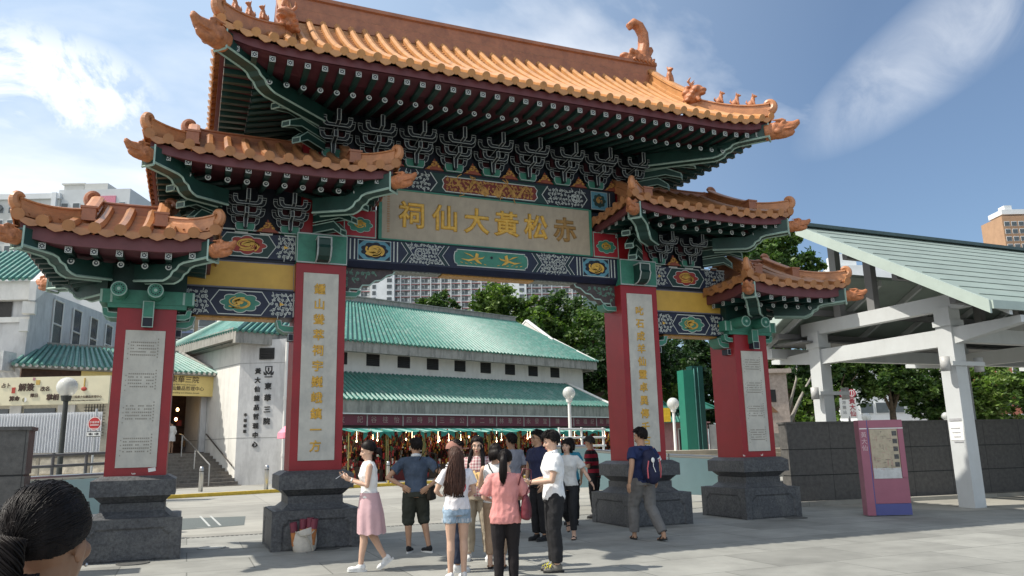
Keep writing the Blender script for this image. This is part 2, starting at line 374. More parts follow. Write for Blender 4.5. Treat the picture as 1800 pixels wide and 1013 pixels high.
# ---- beams
def chevron(m,u,z0,z1,y,dr,d=.12,w=.016): zm=(z0+z1)/2; m.strip([(u,z0),(u+dr*d,zm),(u,z1)],w,y)
def main_beam():
    m=MB(); m.box(-2.94,2.94,-.3,.3,5.12,5.575); m.frus((0,0),5.02,2.94,.2,5.122,2.94,.298)
    b=m.build('main_beam',navy,gate)
    m=MB(); y=-.306; y2=-.312; y3=-.318
    for s in (-1,1):
        m.i=0
        for q in (2.86,2.78,2.02,1.95): m.strip([(s*q,5.15),(s*q,5.55)],.022,y)
        m.i=2; m.poly([(s*2.72,5.15),(s*2.08,5.15),(s*2.08,5.54),(s*2.72,5.54)],y)
        m.i=0; m.strip([(s*2.72,5.15),(s*2.08,5.15),(s*2.08,5.54),(s*2.72,5.54)],.014,y2,True)
        m.i=4; m.poly(cloud(s*2.4,5.345,.27,.165,9,.12),y2)
        m.i=1; knot(m,s*2.4,5.345,.22,.13,y3,seed=3,w=.026,n=16)
        m.i=4
        for a,bz in ((-1,5.16),(1,5.16),(-1,5.53),(1,5.53)):
            uu=s*2.4+a*.3; dz=.07 if bz<5.3 else -.07; m.poly([(uu,bz),(uu-a*.1,bz),(uu-a*.05,bz+dz*.6),(uu,bz+dz*1.3)],y2)
        # chevroned scroll field
        for q,c in ((1.88,0),(1.84,3),(1.79,0),(1.0,0),(.95,3),(.9,0)):
            m.i=c
            if q>1.5: m.strip([(s*(q),5.15),(s*(q-.0-.14 if q>1.85 else q-.14),5.345),(s*q,5.55)],.024 if c==3 else .013,y)
            else: m.strip([(s*q,5.15),(s*(q-.0+.14 if False else q+.14),5.345),(s*q,5.55)],.03 if c==3 else .013,y)
        m.i=0; cl=lambda uu,zz,s=s:(abs(uu)-1.0>.14*(1-abs(zz-5.345)/.2)*1.0+.02) and (1.79-abs(uu)>.14*(1-abs(zz-5.345)/.2)+.02) and math.hypot(abs(uu)-1.5,zz-5.36)>.12
        a,bq=sorted((s*1.02,s*1.78)); curls(m,a,bq,5.15,5.55,y,.062,.010,.027,5,cl)
        rosette(m,s*1.5,5.36,.1,y)
        for zz in (5.18,5.53): m.strip([(s*1.22+.1*math.cos(t*PI/6),zz+(.06 if zz<5.3 else -.06)*math.sin(t*PI/6)) for t in range(7)],.012,y)
    m.i=3; m.poly(cloud(0,5.335,.0,.0),y)
    def lozenge(a,b): return [(-a+.06,-b),(a-.06,-b),(a-.06,-b+.04),(a-.02,-b+.05),(a,-.04),(a,.04),(a-.02,b-.05),(a-.06,b-.04),(a-.06,b),(-a+.06,b),(-a+.06,b-.04),(-a+.02,b-.05),(-a,.04),(-a,-.04),(-a+.02,-b+.05),(-a+.06,-b+.04)]
    lz=[(x,z+5.34) for x,z in lozenge(.8,.165)]
    m.i=5; m.poly(lz,y); m.i=0; m.strip(lz,.018,y2,True)
    m.i=1
    for s in (-1,1):
        bx=s*.36
        m.poly([(s*.66,5.32),(s*.5,5.31),(bx,5.35),(s*.2,5.37),(s*.15,5.4),(s*.2,5.34),(bx,5.31),(s*.5,5.27)],y3)
        m.poly([(bx,5.35),(s*.46,5.42),(s*.6,5.45),(s*.44,5.38)],y3-.001); m.poly([(s*.3,5.33),(s*.28,5.43),(s*.34,5.46),(s*.37,5.34)],y3-.002); m.poly([(s*.3,5.32),(s*.22,5.24),(s*.3,5.25),(s*.38,5.31)],y3-.001)
        for q in range(6): m.strip([(s*(.12+.1*q),5.22+.015*(q%2)),(s*(.17+.1*q),5.235+.015*(q%2))],.012,y3)
    m.i=4; m.poly([(.03*math.cos(k),5.38+.03*math.sin(k)) for k in range(6)],y3)
    m.build('painted_decoration',[decoW,gold,skyB,greenD,navyD,greenM],b)
    # underside ribbon
    m=MB(); m.i=0; m.box(-1.0,1.0,-.13,.13,4.985,5.018)
    for s in (-1,1):
        m.i=1; a,bq=sorted((s*1.03,s*2.0)); m.box(a,bq,-.15,.15,5.0,5.02)
    ub=m.build('soffit_strip',[goldD,mat('scroll_grey',(.2,.22,.2),.6,.6,18)],b)
main_beam()
def carved_bracket(s):   # scrolled corner brace under the main beam
    m=MB(); u0=s*2.94
    out=[(0,0),(-1.0,0),(-.95,-.09),(-.84,-.12),(-.72,-.22),(-.6,-.24),(-.5,-.33),(-.36,-.34),(-.3,-.42),(-.12,-.42),(-.1,-.5),(0,-.52)]
    pts=[(u0+s*x,5.03+z) for x,z in out]
    m.i=0; m.prism(pts,'y',-.12,.1)
    m.i=1; m.strip(pts[1:],.03,-.13)
    m.i=2; curls(m,min(u0,u0-s*.75),max(u0,u0-s*.75),4.62,5.0,-.126,.1,.02,.042,9,lambda u,z:z>5.06-(.42-.0)*(1-abs(u-u0)/.95)-.0 and True)
    m.i=3; pts=[(u0,4.45),(u0-s*.22,4.45),(u0-s*.3,4.5),(u0-s*.33,4.58),(u0-s*.27,4.58),(u0-s*.24,4.54),(u0,4.54)]; m.prism(pts,'y',-.16,.12)
    m.i=1; m.strip(pts,.014,-.166,True)
    m.build('corner_brace',[mat('brace_paint',(.06,.045,.045),.6,.3,20),greenP,mat('brace_scroll',(.1,.2,.15),.6,.3,20),greenM],gate)
for s in (-1,1): carved_bracket(s)
def cap_block(u):
    m=MB(); z0,z1=4.99,5.56; y=-.41
    m.i=0; m.box(u-.462,u+.462,y,-.2,z0,z1)
    m.i=1; m.strip([(u-.45,z0+.012),(u+.45,z0+.012),(u+.45,z1-.012),(u-.45,z1-.012)],.026,y-.004,True)
    # projecting beam nose with a wavy lower edge
    nose=[(0,.44),(-.26,.44),(-.28,.4),(-.27,.3),(-.3,.24),(-.27,.17),(-.24,.1),(-.14,.04),(0,.02)]
    m.i=2; m.T=Matrix.Translation((u+.0,y,z0)); m.prism([(p[0],p[1]) for p in nose],'x',-.12,.12)
    m.i=1
    for e in (-.12,.12):
        pts=[Vector((e,p[0]-.004,p[1]+(.006 if p[1]>.4 else 0))) for p in nose]
        m.tube(pts,.015,4)
    m.tube([(-.12,-.264,.44),(.12,-.264,.44)],.015,4)
    m.T=None; m.build('beam_end_block',[greenM,whiteL,greenD],gate)
for u in (PU['il'],PU['ir']): cap_block(u)
# plaque
m=MB(); m.i=0; m.box(-2.27,2.27,-.32,-.1,5.6,6.6); m.i=1
for a in ((-2.33,-2.27,5.58,6.62),(2.27,2.33,5.58,6.62)): m.box(a[0],a[1],-.335,-.1,a[2],a[3])
m.box(-2.27,2.27,-.335,-.1,6.6,6.63); m.box(-2.27,2.27,-.335,-.1,5.578,5.6)
plq=m.build('name_plaque',[plaqueM,greenM],gate)
for ch,u,fl in (('祠',-1.67,0),('仙',-.985,0),('大',-.317,0),('黃',.34,0),('松',1.005,0),('赤',1.68,1)):
    text('plaque_character',ch,.55,goldF if fl else gold,plq,TM(u,-.325,6.08),.012,.016)
m=MB()
for q in range(16): m.cb((-2.14,-.322,6.5-q*.05),(.05,.004,.03))
m.build('signature_column',mat('faded_ochre',(.36,.22,.12),.7),plq)
# small red panels beside the plaque
for s in (-1,1):
    m=MB(); a,b=sorted((s*2.36,s*3.0)); y=-.29
    m.i=0; m.box(a,b,y,-.1,5.58,6.16); m.i=1; m.strip([(a+.02,5.6),(b-.02,5.6),(b-.02,6.14),(a+.02,6.14)],.03,y-.004,True)
    m.i=2; cl=cloud((a+b)/2,5.83,.24,.15,8,.14); m.poly(cl,y-.012); m.i=1; m.strip(cl,.014,y-.016,True)
    m.i=3; knot(m,(a+b)/2,5.83,.17,.1,y-.02,seed=8,w=.018,n=10)
    m.i=4; m.box(a,b,-.2,-.05,6.16,6.62)
    m.build('cloud_panel',[redPs,greenP,greenM,gold,navyD],gate)
# upper beam with twin dragon panel
m=MB(); m.i=0; m.box(-2.94,2.94,-.33,.33,6.64,7.1); ub=m.build('upper_beam',navyD,gate)
m=MB(); y=-.336
pts=[(-.98,6.68),(.98,6.68),(1.05,6.76),(1.02,6.84),(1.05,6.92),(.98,7.0),(-.98,7.0),(-1.05,6.92),(-1.02,6.84),(-1.05,6.76)]
m.i=3; m.poly([(-1.3,6.65),(1.3,6.65),(1.16,6.84),(1.3,7.05),(-1.3,7.05),(-1.16,6.84)],y); m.i=4; m.poly(pts,y-.004); m.i=1; m.strip(pts,.02,y-.008,True)
m.i=2; dragon(m,-.5,6.84,.48,.3,y-.012,1,.045,1,3.4); dragon(m,.5,6.84,.48,.3,y-.012,2,.045,-1,3.4)
curls(m,-.97,.97,6.69,6.99,y-.010,.085,.016,.03,12)
for s in (-1,1):
    m.i=1; m.strip([(s*1.3,6.65),(s*1.16,6.845),(s*1.3,7.05)],.02,y-.002); m.strip([(s*2.1,6.65),(s*2.24,6.845),(s*2.1,7.05)],.02,y-.002)
    a,b=sorted((s*1.3,s*2.15)); curls(m,a,b,6.66,7.03,y-.002,.075,.012,.032,15+s); rosette(m,s*1.95,6.84,.09,y-.004)
    m.i=5; a,b=sorted((s*2.34,s*2.74)); m.poly([(a,6.65),(b,6.65),(b,7.05),(a,7.05)],y-.002); m.i=1; m.strip([(a,6.65),(b,6.65),(b,7.05),(a,7.05)],.012,y-.004,True)
    m.i=3; m.poly(cloud(s*2.54,6.85,.16,.16,8),y-.006); m.i=2; knot(m,s*2.54,6.85,.11,.11,y-.01,21,.02,9)
    m.i=1; m.strip([(s*2.8,6.65),(s*2.8,7.05)],.014,y-.002)
m.build('painted_decoration',[navy,decoW,goldD,greenD,mat('lacquer_red',(.16,.02,.012),.5),skyB],ub)
# side bays
def side_bay(s):
    A,B=3.845,5.79; mid=(A+B)/2
    def P(x): return s*x
    for nm,z0,z1,field in (('lower_side_beam',3.98,4.44,0),('upper_side_beam',5.04,5.5,1)):
        m=MB(); a,b=sorted((P(A),P(B))); m.box(a,b,-.28,.28,z0,z1); bm_=m.build(nm,navy,gate)
        m=MB(); y=-.286; zm=(z0+z1)/2; cu=P(A+(.93 if not field else .86)); 
        ch=[(cu-.5,zm),(cu-.36,z0+.02),(cu+.36,z0+.02),(cu+.5,zm),(cu+.36,z1-.02),(cu-.36,z1-.02)]
        m.i=3 if field else 5; m.poly(ch,y); m.i=0; m.strip(ch,.018,y-.002,True)
        cl=cloud(cu,zm,.34,.18,8,.14); m.i=4 if field else 2; m.poly(cl,y-.006); m.i=0; m.strip(cl,.014,y-.01,True)
        m.i=1; knot(m,cu,zm,.26,.13,y-.014,30+field,.016,18)
        m.i=0
        for x0,x1,sg in ((A+.02,abs(cu)-.52,1),(abs(cu)+.52,B-.02,-1)):
            if x1-x0<.1: continue
            q0,q1=sorted((P(x0),P(x1))); curls(m,q0,q1,z0+.02,z1-.02,y,.072,.012,.032,int(40+10*x0+s))
            m.i=1; m.poly([((q0+q1)/2-.04,zm-.03),((q0+q1)/2+.04,zm),((q0+q1)/2-.04,zm+.04)],y-.003); m.i=0
        for x in (A+.015,B-.03): m.strip([(P(x),z0+.01),(P(x),z1-.01)],.016,y)
        for e,d in ((A+.05,.11),(B-.06,-.11)): m.strip([(P(e+d*.9 if d<0 else e+d),z0+.02),(P(e),zm),(P(e+d*.9 if d<0 else e+d),z1-.02)],.014,y-.002)
        if field:
            zz=z1; pts=[]; n=9
            for k in range(n):
                x0=min(P(A),P(B))+k*(B-A)/n; x1=x0+(B-A)/n; hh=.05 if k%2 else 0
                pts+=[(x0,zz+hh),(x1,zz+hh)]
            m.strip(pts,.03,y-.002)
        m.build('painted_decoration',[decoW,gold,greenM,greenD,mat('cinnabar',(.3,.03,.02),.5),navy],bm_)
    m=MB(); a,b=sorted((P(A),P(B))); m.i=0; m.box(a,b,-.2,.2,4.47,5.0); m.i=1; m.strip([(a+.02,4.49),(b-.02,4.49),(b-.02,4.985),(a+.02,4.985)],.04,-.204,True); m.i=2; m.box(a,b,-.24,.24,4.44,4.475); m.box(a,b,-.24,.24,4.995,5.042)
    m.build('ochre_panel',[yellowP,mat('grey_trim',(.16,.16,.2),.5),navyD],gate)
    m=MB(); m.i=0; m.box(a+.25,b-.25,-.16,.16,3.945,3.98); m.build('soffit_strip',goldD,gate)
    for uu,d in ((P(A),s),(P(B),-s)):   # little elbow brackets at the pillars
        m=MB(); pts=[(uu,3.72),(uu+d*.16,3.72),(uu+d*.26,3.78),(uu+d*.3,3.93),(uu+d*.22,3.93),(uu+d*.2,3.84),(uu,3.82)]
        m.i=0; m.prism(pts,'y',-.25,.1); m.i=1; m.strip(pts,.014,-.256,True); m.i=2; a2,b2=sorted((uu,uu+d*.09)); m.box(a2,b2,-.3,-.1,3.56,3.68); m.i=1; m.strip([(a2,3.56),(b2,3.56),(b2,3.68),(a2,3.68)],.014,-.304,True)
        m.build('elbow_bracket',[greenM,whiteL,navyD],gate)
for s in (-1,1): side_bay(s)

# ---- bracket sets
def boat(m,w,z,y,th=.07,h=.055,block=.05):
    """one transverse bracket arm, ends swept up, white piping, small end blocks"""
    e=.065; r=.085
    lower=[(-w-.01,z+h+r),(-w,z+r*.9),(-w+.02,z+.035),(-w+.07,z),(w-.07,z),(w-.02,z+.035),(w,z+r*.9),(w+.01,z+h+r)]
    up=[(w-e,z+h+r),(w-e-.01,z+h+.03),(w-e-.04,z+h),(-w+e+.04,z+h),(-w+e+.01,z+h+.03),(-w+e,z+h+r)]
    m.i=0; m.prism(lower+up,'y',y,y+th)
    m.i=1; m.strip(lower,.011,y-.004); m.strip(up,.010,y-.004)
    for q in (-w+.028,w-.028):
        m.i=0; m.box(q-.045,q+.045,y-.012,y+th,z+h+r,z+h+r+block); m.i=1; m.strip([(q-.042,z+h+r+.002),(q+.042,z+h+r+.002),(q+.042,z+h+r+block),(q-.042,z+h+r+block)],.012,y-.016,True)
def nose(m,z,y0,y1,h,w=.034):
    m.i=0; m.prism([(y0,z),(y1,z+.05),(y1,z+.05+h),(y0,z+.12)],'x',-w,w)
    m.i=1; m.strip([(-w,z+.05),(w,z+.05),(w,z+.05+h),(-w,z+.05+h)],.014,y1-.006,True)
    for e in (-w,w): m.tube([(e,y0,z),(e,y1,z+.05)],.008,4)
bset=MB()
bset.i=2; bset.prism([(-.16,0),(.16,0),(.19,.06),(.19,.15),(-.19,.15),(-.19,.06)],'y',-.06,.2); bset.i=1; bset.strip([(-.19,.15),(-.19,.06),(-.16,0),(.16,0),(.19,.06),(.19,.15)],.016,-.065)
bset.i=0; bset.prism([(-.03,.02),(.03,.02),(.05,.3),(-.05,.3)],'y',-.16,-.02); bset.i=1; bset.strip([(-.03,.04),(-.045,.28)],.014,-.166); bset.strip([(.03,.04),(.045,.28)],.014,-.166)
boat(bset,.27,.12,-.04)
boat(bset,.37,.30,-.04); boat(bset,.27,.26,-.30)
boat(bset,.37,.46,-.30); boat(bset,.27,.42,-.56)
nose(bset,.22,-.04,-.44,.12); nose(bset,.42,-.04,-.74,.22)
bset.i=0; bset.box(-.05,.05,-.6,.3,.5,.62); bset.i=3; bset.box(-.22,.22,.06,.12,.1,.62)
bsM=[mat('bracket_green_black',(.005,.009,.014),.55,.25,8),whiteL,greenM,maroonD]
b0=bset.build('bracket_set',bsM,gate,loc=(0,-.34,7.1))
tri=MB(); tri.i=0; tri.prism([(-.2,0),(.2,0),(.07,.09),(0,.24),(-.07,.09)],'y',-.03,.02); 
rnd=random.Random(2); tri.i=1
for k in range(26):
    zz=rnd.uniform(.01,.17); ww=.16*(1-zz/.22); x=rnd.uniform(-ww,ww); tri.ell((x,-.035,zz),(.022,.014,.016),6,4)
t0=tri.build('flame_ornament',[mat('flame_red',(.25,.06,.03),.5),goldD],gate,loc=(0,-.345,7.1))
first=True
for k in range(-4,5):
    u=k*.815
    for sd in (1,-1):
        if first: b0.location=(u,-.34,7.1); first=False
        else:
            c=dup(b0,gate,(u,-.34*sd,7.1),0 if sd>0 else PI)
        if k<4:
            if k==-4 and sd==1: t0.location=(u+.4075,-.345,7.1)
            else: dup(t0,gate,(u+.4075,-.345*sd,7.1),0 if sd>0 else PI)
for s in (-1,1):
    for q,u in enumerate((3.98,4.76)):
        for sd in (1,-1):
            c=dup(b0,gate,(s*u,-.30*sd,5.53),0 if sd>0 else PI); c.scale=(.86,.86,.86)
    dup(t0,gate,(s*4.37,-.31,5.53),0)
# inner walls that carry the roofs
m=MB(); m.box(-3.6,3.6,-.25,.25,7.1,8.9); m.build('core_wall',navyD,gate)
for s in (-1,1):
    m=MB(); a,b=sorted((s*3.5,s*5.3)); m.box(a,b,-.2,.2,5.5,6.9); m.build('core_wall',navyD,gate)
# ================= ROOFS OF THE GATE =================
flower_plate=MB()
flower_plate.i=0; flower_plate.box(-.047,.047,-.008,0,-.047,.047)
flower_plate.i=1
for a in (-1,1):
    for b in (-1,1):
        flower_plate.poly([(a*.008,b*.018),(a*.036,b*.036),(a*.018,b*.008)],-.0095) ; flower_plate.poly([(a*.022,b*.04),(a*.04,b*.04),(a*.04,b*.022)],-.0095)
for a in (-1,1): flower_plate.poly([(a*.012,-.01),(a*.036,-.012),(a*.036,.012),(a*.012,.01)],-.0095); flower_plate.poly([(-.01,a*.012),(-.012,a*.036),(.012,a*.036),(.01,a*.012)],-.0095)
def plate_into(m,M4,i0,i1):
    o=m.T; m.T=M4 if o is None else o@M4
    b=len(m.v); m.v+= [tuple(m.T@Vector(v)) for v in flower_plate.v]
    for f,k in zip(flower_plate.f,flower_plate.m): m.f.append(tuple(q+b for q in f)); m.m.append(i1 if k else i0)
    m.T=o
def dragon_head_mesh():
    m=MB()
    m.tube([(-.2,0,-.02),(-.05,0,-.01),(.1,0,.0),(.2,0,.02)],[.18,.19,.19,.15],14)
    m.tube([(.1,0,.05),(.28,0,.045),(.42,0,.06),(.50,0,.12),(.515,0,.17)],[.155,.125,.095,.065,.03],14); m.tube([(.06,0,-.09),(.24,0,-.11),(.36,0,-.10),(.42,0,-.07)],[.12,.095,.07,.035],12)
    m.ell((.46,0,.10),(.05,.085,.05))
    for s in (-1,1):
        m.ell((.20,s*.115,.12),(.055,.04,.05)); m.tube([(.27,s*.12,.15),(.19,s*.13,.185),(.08,s*.14,.18),(-.03,s*.165,.19)],[.018,.032,.028,.012],7)
        m.ell((.03,s*.165,.05),(.07,.035,.075)); m.tube([(.2,s*.125,-.03),(.33,s*.10,-.03),(.43,s*.075,.0)],[.022,.02,.012],6); m.ell((.08,s*.15,-.07),(.08,.05,.07))
    me=remesh(rawmesh(m),.015,2,'dragon_head'); me.materials.append(terra); return me
DRAGON=dragon_head_mesh()
def lion_mesh(kind):
    m=MB()
    if kind=='beast':       # big horned ridge beast
        m.ell((0,0,.14),(.17,.12,.15)); m.ell((.1,0,.3),(.13,.11,.12)); m.ell((.2,0,.27),(.09,.08,.06)); m.ell((.19,0,.2),(.08,.07,.04)); m.tube([(.04,0,.38),(.0,0,.48),(.07,0,.55)],[.04,.03,.012]); m.ell((-.1,0,.28),(.1,.1,.09))
        for s in (-1,1):
            m.tube([(.05,s*.06,.36),(-.03,s*.1,.5),(.05,s*.13,.58)],[.035,.03,.01]); m.ell((.13,s*.09,.33),.035)
            for k in range(4): m.ell((-.06+.05*k,s*.12,.06+.07*k),(.06,.045,.05))
            m.tube([(.12,s*.08,.1),(.17,s*.09,0)],[.05,.04])
        for k in range(4): m.ell((-.14+.02*k,0,.1+.1*k),(.06,.06,.055))
    elif kind=='tail':      # ridge-end dragon with curled tail
        m.ell((0,0,.1),(.36,.19,.24)); m.ell((-.3,0,.06),(.2,.17,.16)); m.ell((-.42,0,.14),(.13,.13,.08)); m.ell((-.4,0,-.03),(.12,.12,.06))
        m.tube([(.06,0,.2),(.13,0,.5),(.13,0,.8),(.02,0,1.0),(-.14,0,1.06),(-.24,0,.97),(-.2,0,.88)],[.17,.17,.155,.15,.14,.11,.07],10,flat=.8)
        m.tube([(.25,0,.25),(.33,0,.42),(.31,0,.5)],[.06,.07,.05]); 
        for s in (-1,1):
            for k in range(6): m.ell((-.3+.11*k,s*.16,.22-.05*k+.03*(k%2)),(.08,.05,.07)); m.tube([(-.2+.1*k,s*.16,.1),(-.27+.1*k,s*.2,.0),(-.2+.1*k,s*.2,-.07)],[.035,.035,.01])
            m.ell((-.33,s*.13,.17),.045)
    else:                   # small seated figures
        m.ell((0,0,.09),(.085,.06,.09)); m.ell((.045,0,.17),(.055,.05,.085)); m.ell((.07,0,.265),(.055,.045,.05)); m.ell((.12,0,.255),(.04,.03,.025)); m.tube([(-.07,0,.08),(-.12,0,.13),(-.1,0,.2)],[.03,.028,.012])
        for s in (-1,1): m.tube([(.06,s*.035,.16),(.085,s*.04,.01)],[.028,.024]); m.ell((-.02,s*.05,.05),(.06,.03,.05)); m.tube([(.05,s*.03,.29),(.04,s*.04,.345)],[.02,.008])
    me=remesh(rawmesh(m),.011 if kind=='small' else .017,1,kind); me.materials.append(terra); return me
LION={k:lion_mesh(k) for k in ('beast','tail','small')}
def curl_path(P,dirv,r):
    """scroll end rising from P along unit horizontal dirv"""
    out=[]
    for k in range(15):
        t=k/14; a=-PI/2+t*1.3*PI; q=r*(1-.4*t)
        out.append(P+dirv*(q*math.cos(a)*.9)+Vector((0,0,r+q*math.sin(a))))
    return out
def sweep_ridge(m,pts,w,h,cap=.035):
    """moulded ridge swept along pts (top of tiles), box body plus round coping"""
    n=len(pts); vs=[];fs=[]
    prof=[(-w/2,-.1),(w/2,-.1),(w/2,h*.28),(w/2*.8,h*.33),(w/2*.8,h*.72),(w/2*1.05,h*.76),(w/2*1.0,h*.9),(w/2*.5,h),(-w/2*.5,h),(-w/2*1.0,h*.9),(-w/2*1.05,h*.76),(-w/2*.8,h*.72),(-w/2*.8,h*.33),(-w/2,h*.28)]
    K=len(prof)
    for k,p in enumerate(pts):
        t=(pts[min(k+1,n-1)]-pts[max(k-1,0)]); t.z=0
        t=t.normalized(); sd=Vector((t.y,-t.x,0))
        for a,b in prof: vs.append(p+sd*a+Vector((0,0,b)))
    for k in range(n-1):
        for j in range(K): fs.append((k*K+j,k*K+(j+1)%K,(k+1)*K+(j+1)%K,(k+1)*K+j))
    fs+= [tuple(range(K)),tuple(range((n-1)*K+K-1,(n-1)*K-1,-1))]
    m.add(vs,fs)
def make_roof(cu,Lu,Lv,ze,rise,ins,ridge_h,up,core_u,core_v,big,slope_lo=.72,nose_z=None):
    rf=empty('roof',(cu,0,0)); rf.parent=gate
    ug=Lu-ins; sp=.2775 if big else .305 if Lu>1.7 else .335; BR=sp*.245; u0=min(1.5,Lu*.75)
    def lift(c,Lc,d):
        t=max(0,min(1,(abs(c)-(Lc-u0))/u0)); return up*t*t*t**.5*max(0,1-d/1.6)
    g=lambda d: rise*(slope_lo*(d/Lv)+(1-slope_lo)*(d/Lv)**2)
    def Pf(u,d,s): return Vector((u,s*-(Lv-d),ze+g(d)+lift(u,Lu,d)))
    def Ps(v,d,s): return Vector((s*(Lu-d),v,ze+g(d)+lift(v,Lv,d)))
    m=MB()
    def rows(Lc,P,dmaxf,s,gable):
        n=max(3,int(round(2*Lc/sp))); st=2*Lc/n
        for k in range(n+1):     # barrels
            c=-Lc+k*st; c=max(-Lc+.03,min(Lc-.03,c)); dm=dmaxf(c)
            dm=max(dm,.10)
            K=max(3,int(dm/.22)+1); pts=[P(c,-.045+(dm+.045)*q/K,s)+Vector((0,0,.045)) for q in range(K+1)]
            m.tube(pts,BR,7,True)
            # round end cap with a rim
            t=(pts[0]-pts[1]).normalized(); m.tube([pts[0]+t*.0,pts[0]+t*.022],BR*1.1,12,True)
        for k in range(n):       # pans in courses, and the drip tile
            c0=-Lc+k*st; c1=c0+st; cm=(c0+c1)/2; dm=max(dmaxf(cm),.04); cs=.125 if big else .11
            q=0; d=-.03
            while d<dm-.01:
                d2=min(d+cs,dm)
                a=[P(c0,d,s),P(cm-st*.2,d,s)+Vector((0,0,-.035)),P(cm+st*.2,d,s)+Vector((0,0,-.035)),P(c1,d,s)]
                b=[P(c0,d2,s),P(cm-st*.2,d2,s)+Vector((0,0,-.035)),P(cm+st*.2,d2,s)+Vector((0,0,-.035)),P(c1,d2,s)]
                upv=Vector((0,0,.036 if big else .055)); a2=[p+upv for p in a]
                m.add(a2+b+a,[(0,1,5,4),(1,2,6,5),(2,3,7,6),(8,9,1,0),(9,10,2,1),(10,11,3,2)])
                d=d2
            e=P(cm,-.035,s); e0=P(c0,-.035,s); tx=(P(c1,-.03,s)-e0); ln=tx.length; tx=tx.normalized()
            out=(P(cm,-.05,s)-P(cm,.2,s)); out.z=0; out=out.normalized()
            dr=[(-.5,.0),(-.46,-.045),(-.36,-.07),(-.2,-.088),(-.08,-.1),(0,-.108),(.08,-.1),(.2,-.088),(.36,-.07),(.46,-.045),(.5,0),(.3,.012),(-.3,.012)]
            fr=[e+tx*(x*ln*.80)+Vector((0,0,z+.015))+out*(.012-.12*z*.0) for x,z in dr]; bk=[p-out*.02 for p in fr]; nn=len(dr)
            m.add(fr+bk,[tuple(range(nn)),tuple(range(2*nn-1,nn-1,-1))]+[(q,(q+1)%nn,nn+(q+1)%nn,nn+q) for q in range(nn)])
    for s in (1,-1):
        rows(Lu,Pf,lambda u:(Lv-.1 if abs(u)<=ug else Lu-abs(u)),s,0)
        rows(Lv,Ps,lambda v:min(ins,Lv-abs(v)),s,1)
    m.build('roof_tiles',tileO if big else tileShade,rf)
    # gables
    for s in (-1,1):
        m=MB(); K=8; top=[Pf(s*ug,ins+(Lv-ins)*q/K,1) for q in range(K+1)]; bot=[Pf(s*ug,ins+(Lv-ins)*q/K,-1) for q in range(K,-1,-1)]
        pp=[Vector((s*(ug-.02),p.y,p.z)) for p in top+bot]; m.add(pp,[tuple(range(len(pp)))]); m.build('gable_board',ridgeB,rf)
    zr=ze+rise
    # main ridge
    m=MB(); n=16; RL=ug+.1; sag=.05 if big else .03
    sweep_ridge(m,[Vector((-RL+2*RL*k/n,0,zr-.06+sag*abs(-1+2*k/n)**3)) for k in range(n+1)],.36 if big else .2,ridge_h)
    if not big:
        for s in (-1,1):
            m.tube([Vector((s*(RL-.25),0,zr+ridge_h*.7))]+curl_path(Vector((s*(RL-.05),0,zr+ridge_h*.35)),Vector((s,0,0)),.125),[.05]+[.085-.0028*k for k in range(15)],8)
    m.build('main_ridge',ridgeB,rf)
    if big:
        for s in (-1,1):
            o=link('ridge_dragon',LION['tail'],rf,(s*(ug-.25),0,zr+ridge_h-.08)); o.rotation_euler=(0,0,0 if s>0 else PI)
    # descending and hip ridges
    for s in (-1,1):
        for t in (1,-1):
            m=MB(); K=9
            pts=[Pf(s*(ug-.02),Lv-.12-(Lv-.12-ins+.05)*q/K,t)+Vector((0,0,.06)) for q in range(K+1)]
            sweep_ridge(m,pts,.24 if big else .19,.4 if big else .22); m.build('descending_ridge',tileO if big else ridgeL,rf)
            m=MB(); K=10
            pts=[]
            for q in range(K+1):
                d=ins*(1-q/K)+.0; p=Pf(s*(Lu-d),d,t)+Vector((0,0,.07+.05*(q/K)**2)); pts.append(p)
            dv=Vector((s,-t,0)).normalized()
            sweep_ridge(m,pts,.19,.2 if big else .17)
            r=.13 if big else .115; P0=pts[-1]+Vector((0,0,.02))-dv*.02
            m.tube([pts[-2]+Vector((0,0,.08))]+curl_path(P0,dv,r),[.06]+[.105-.0042*k if big else .088-.0036*k for k in range(15)],8)
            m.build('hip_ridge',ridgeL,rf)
            d=ins
            if big:
                p=Pf(s*ug,ins-.08,t); o=link('ridge_beast',LION['beast'],rf,p+Vector((0,0,.12))); o.rotation_euler=(0,0,math.atan2(-t*.75,s*.55)); o.scale=(1.15,1.15,1.0)
                for q in (.38,.58,.78):
                    dd=ins*(1-q); p=Pf(s*(Lu-dd),dd,t); o=link('ridge_figure',LION['small'],rf,p+Vector((0,0,.27))); o.rotation_euler=(0,0,math.atan2(-t,s)); o.scale=(.85,.85,.85)
                if t==1 or 1:
                    p=Pf(s*(ug+.0),Lv*.72,t); o=link('ridge_figure',LION['small'],rf,p+Vector((0,0,.33))); o.rotation_euler=(0,0,-t*PI/2); o.scale=(1.3,1.3,1.2)
            else:
                p=Pf(s*(ug-.02),ins-.1,t)+Vector((0,0,.14)); m=MB(); m.cb((0,0,0),(.2,.22,.2)); m.cb((0,0,.11),(.24,.25,.035)); m.cb((0,0,-.1),(.24,.25,.03)); m.build('ridge_foot',ridgeB,rf,loc=p)
    # fascia, soffit, rafters
    def edge(Lc,P,s,dz,d,Kn=24): return [P(-Lc+d*1.0+(2*Lc-2*d)*q/Kn,d,s)+Vector((0,0,dz)) for q in range(Kn+1)]
    fz=-.055; fh=.14 if big else .145 if Lu>1.7 else .2
    m=MB()
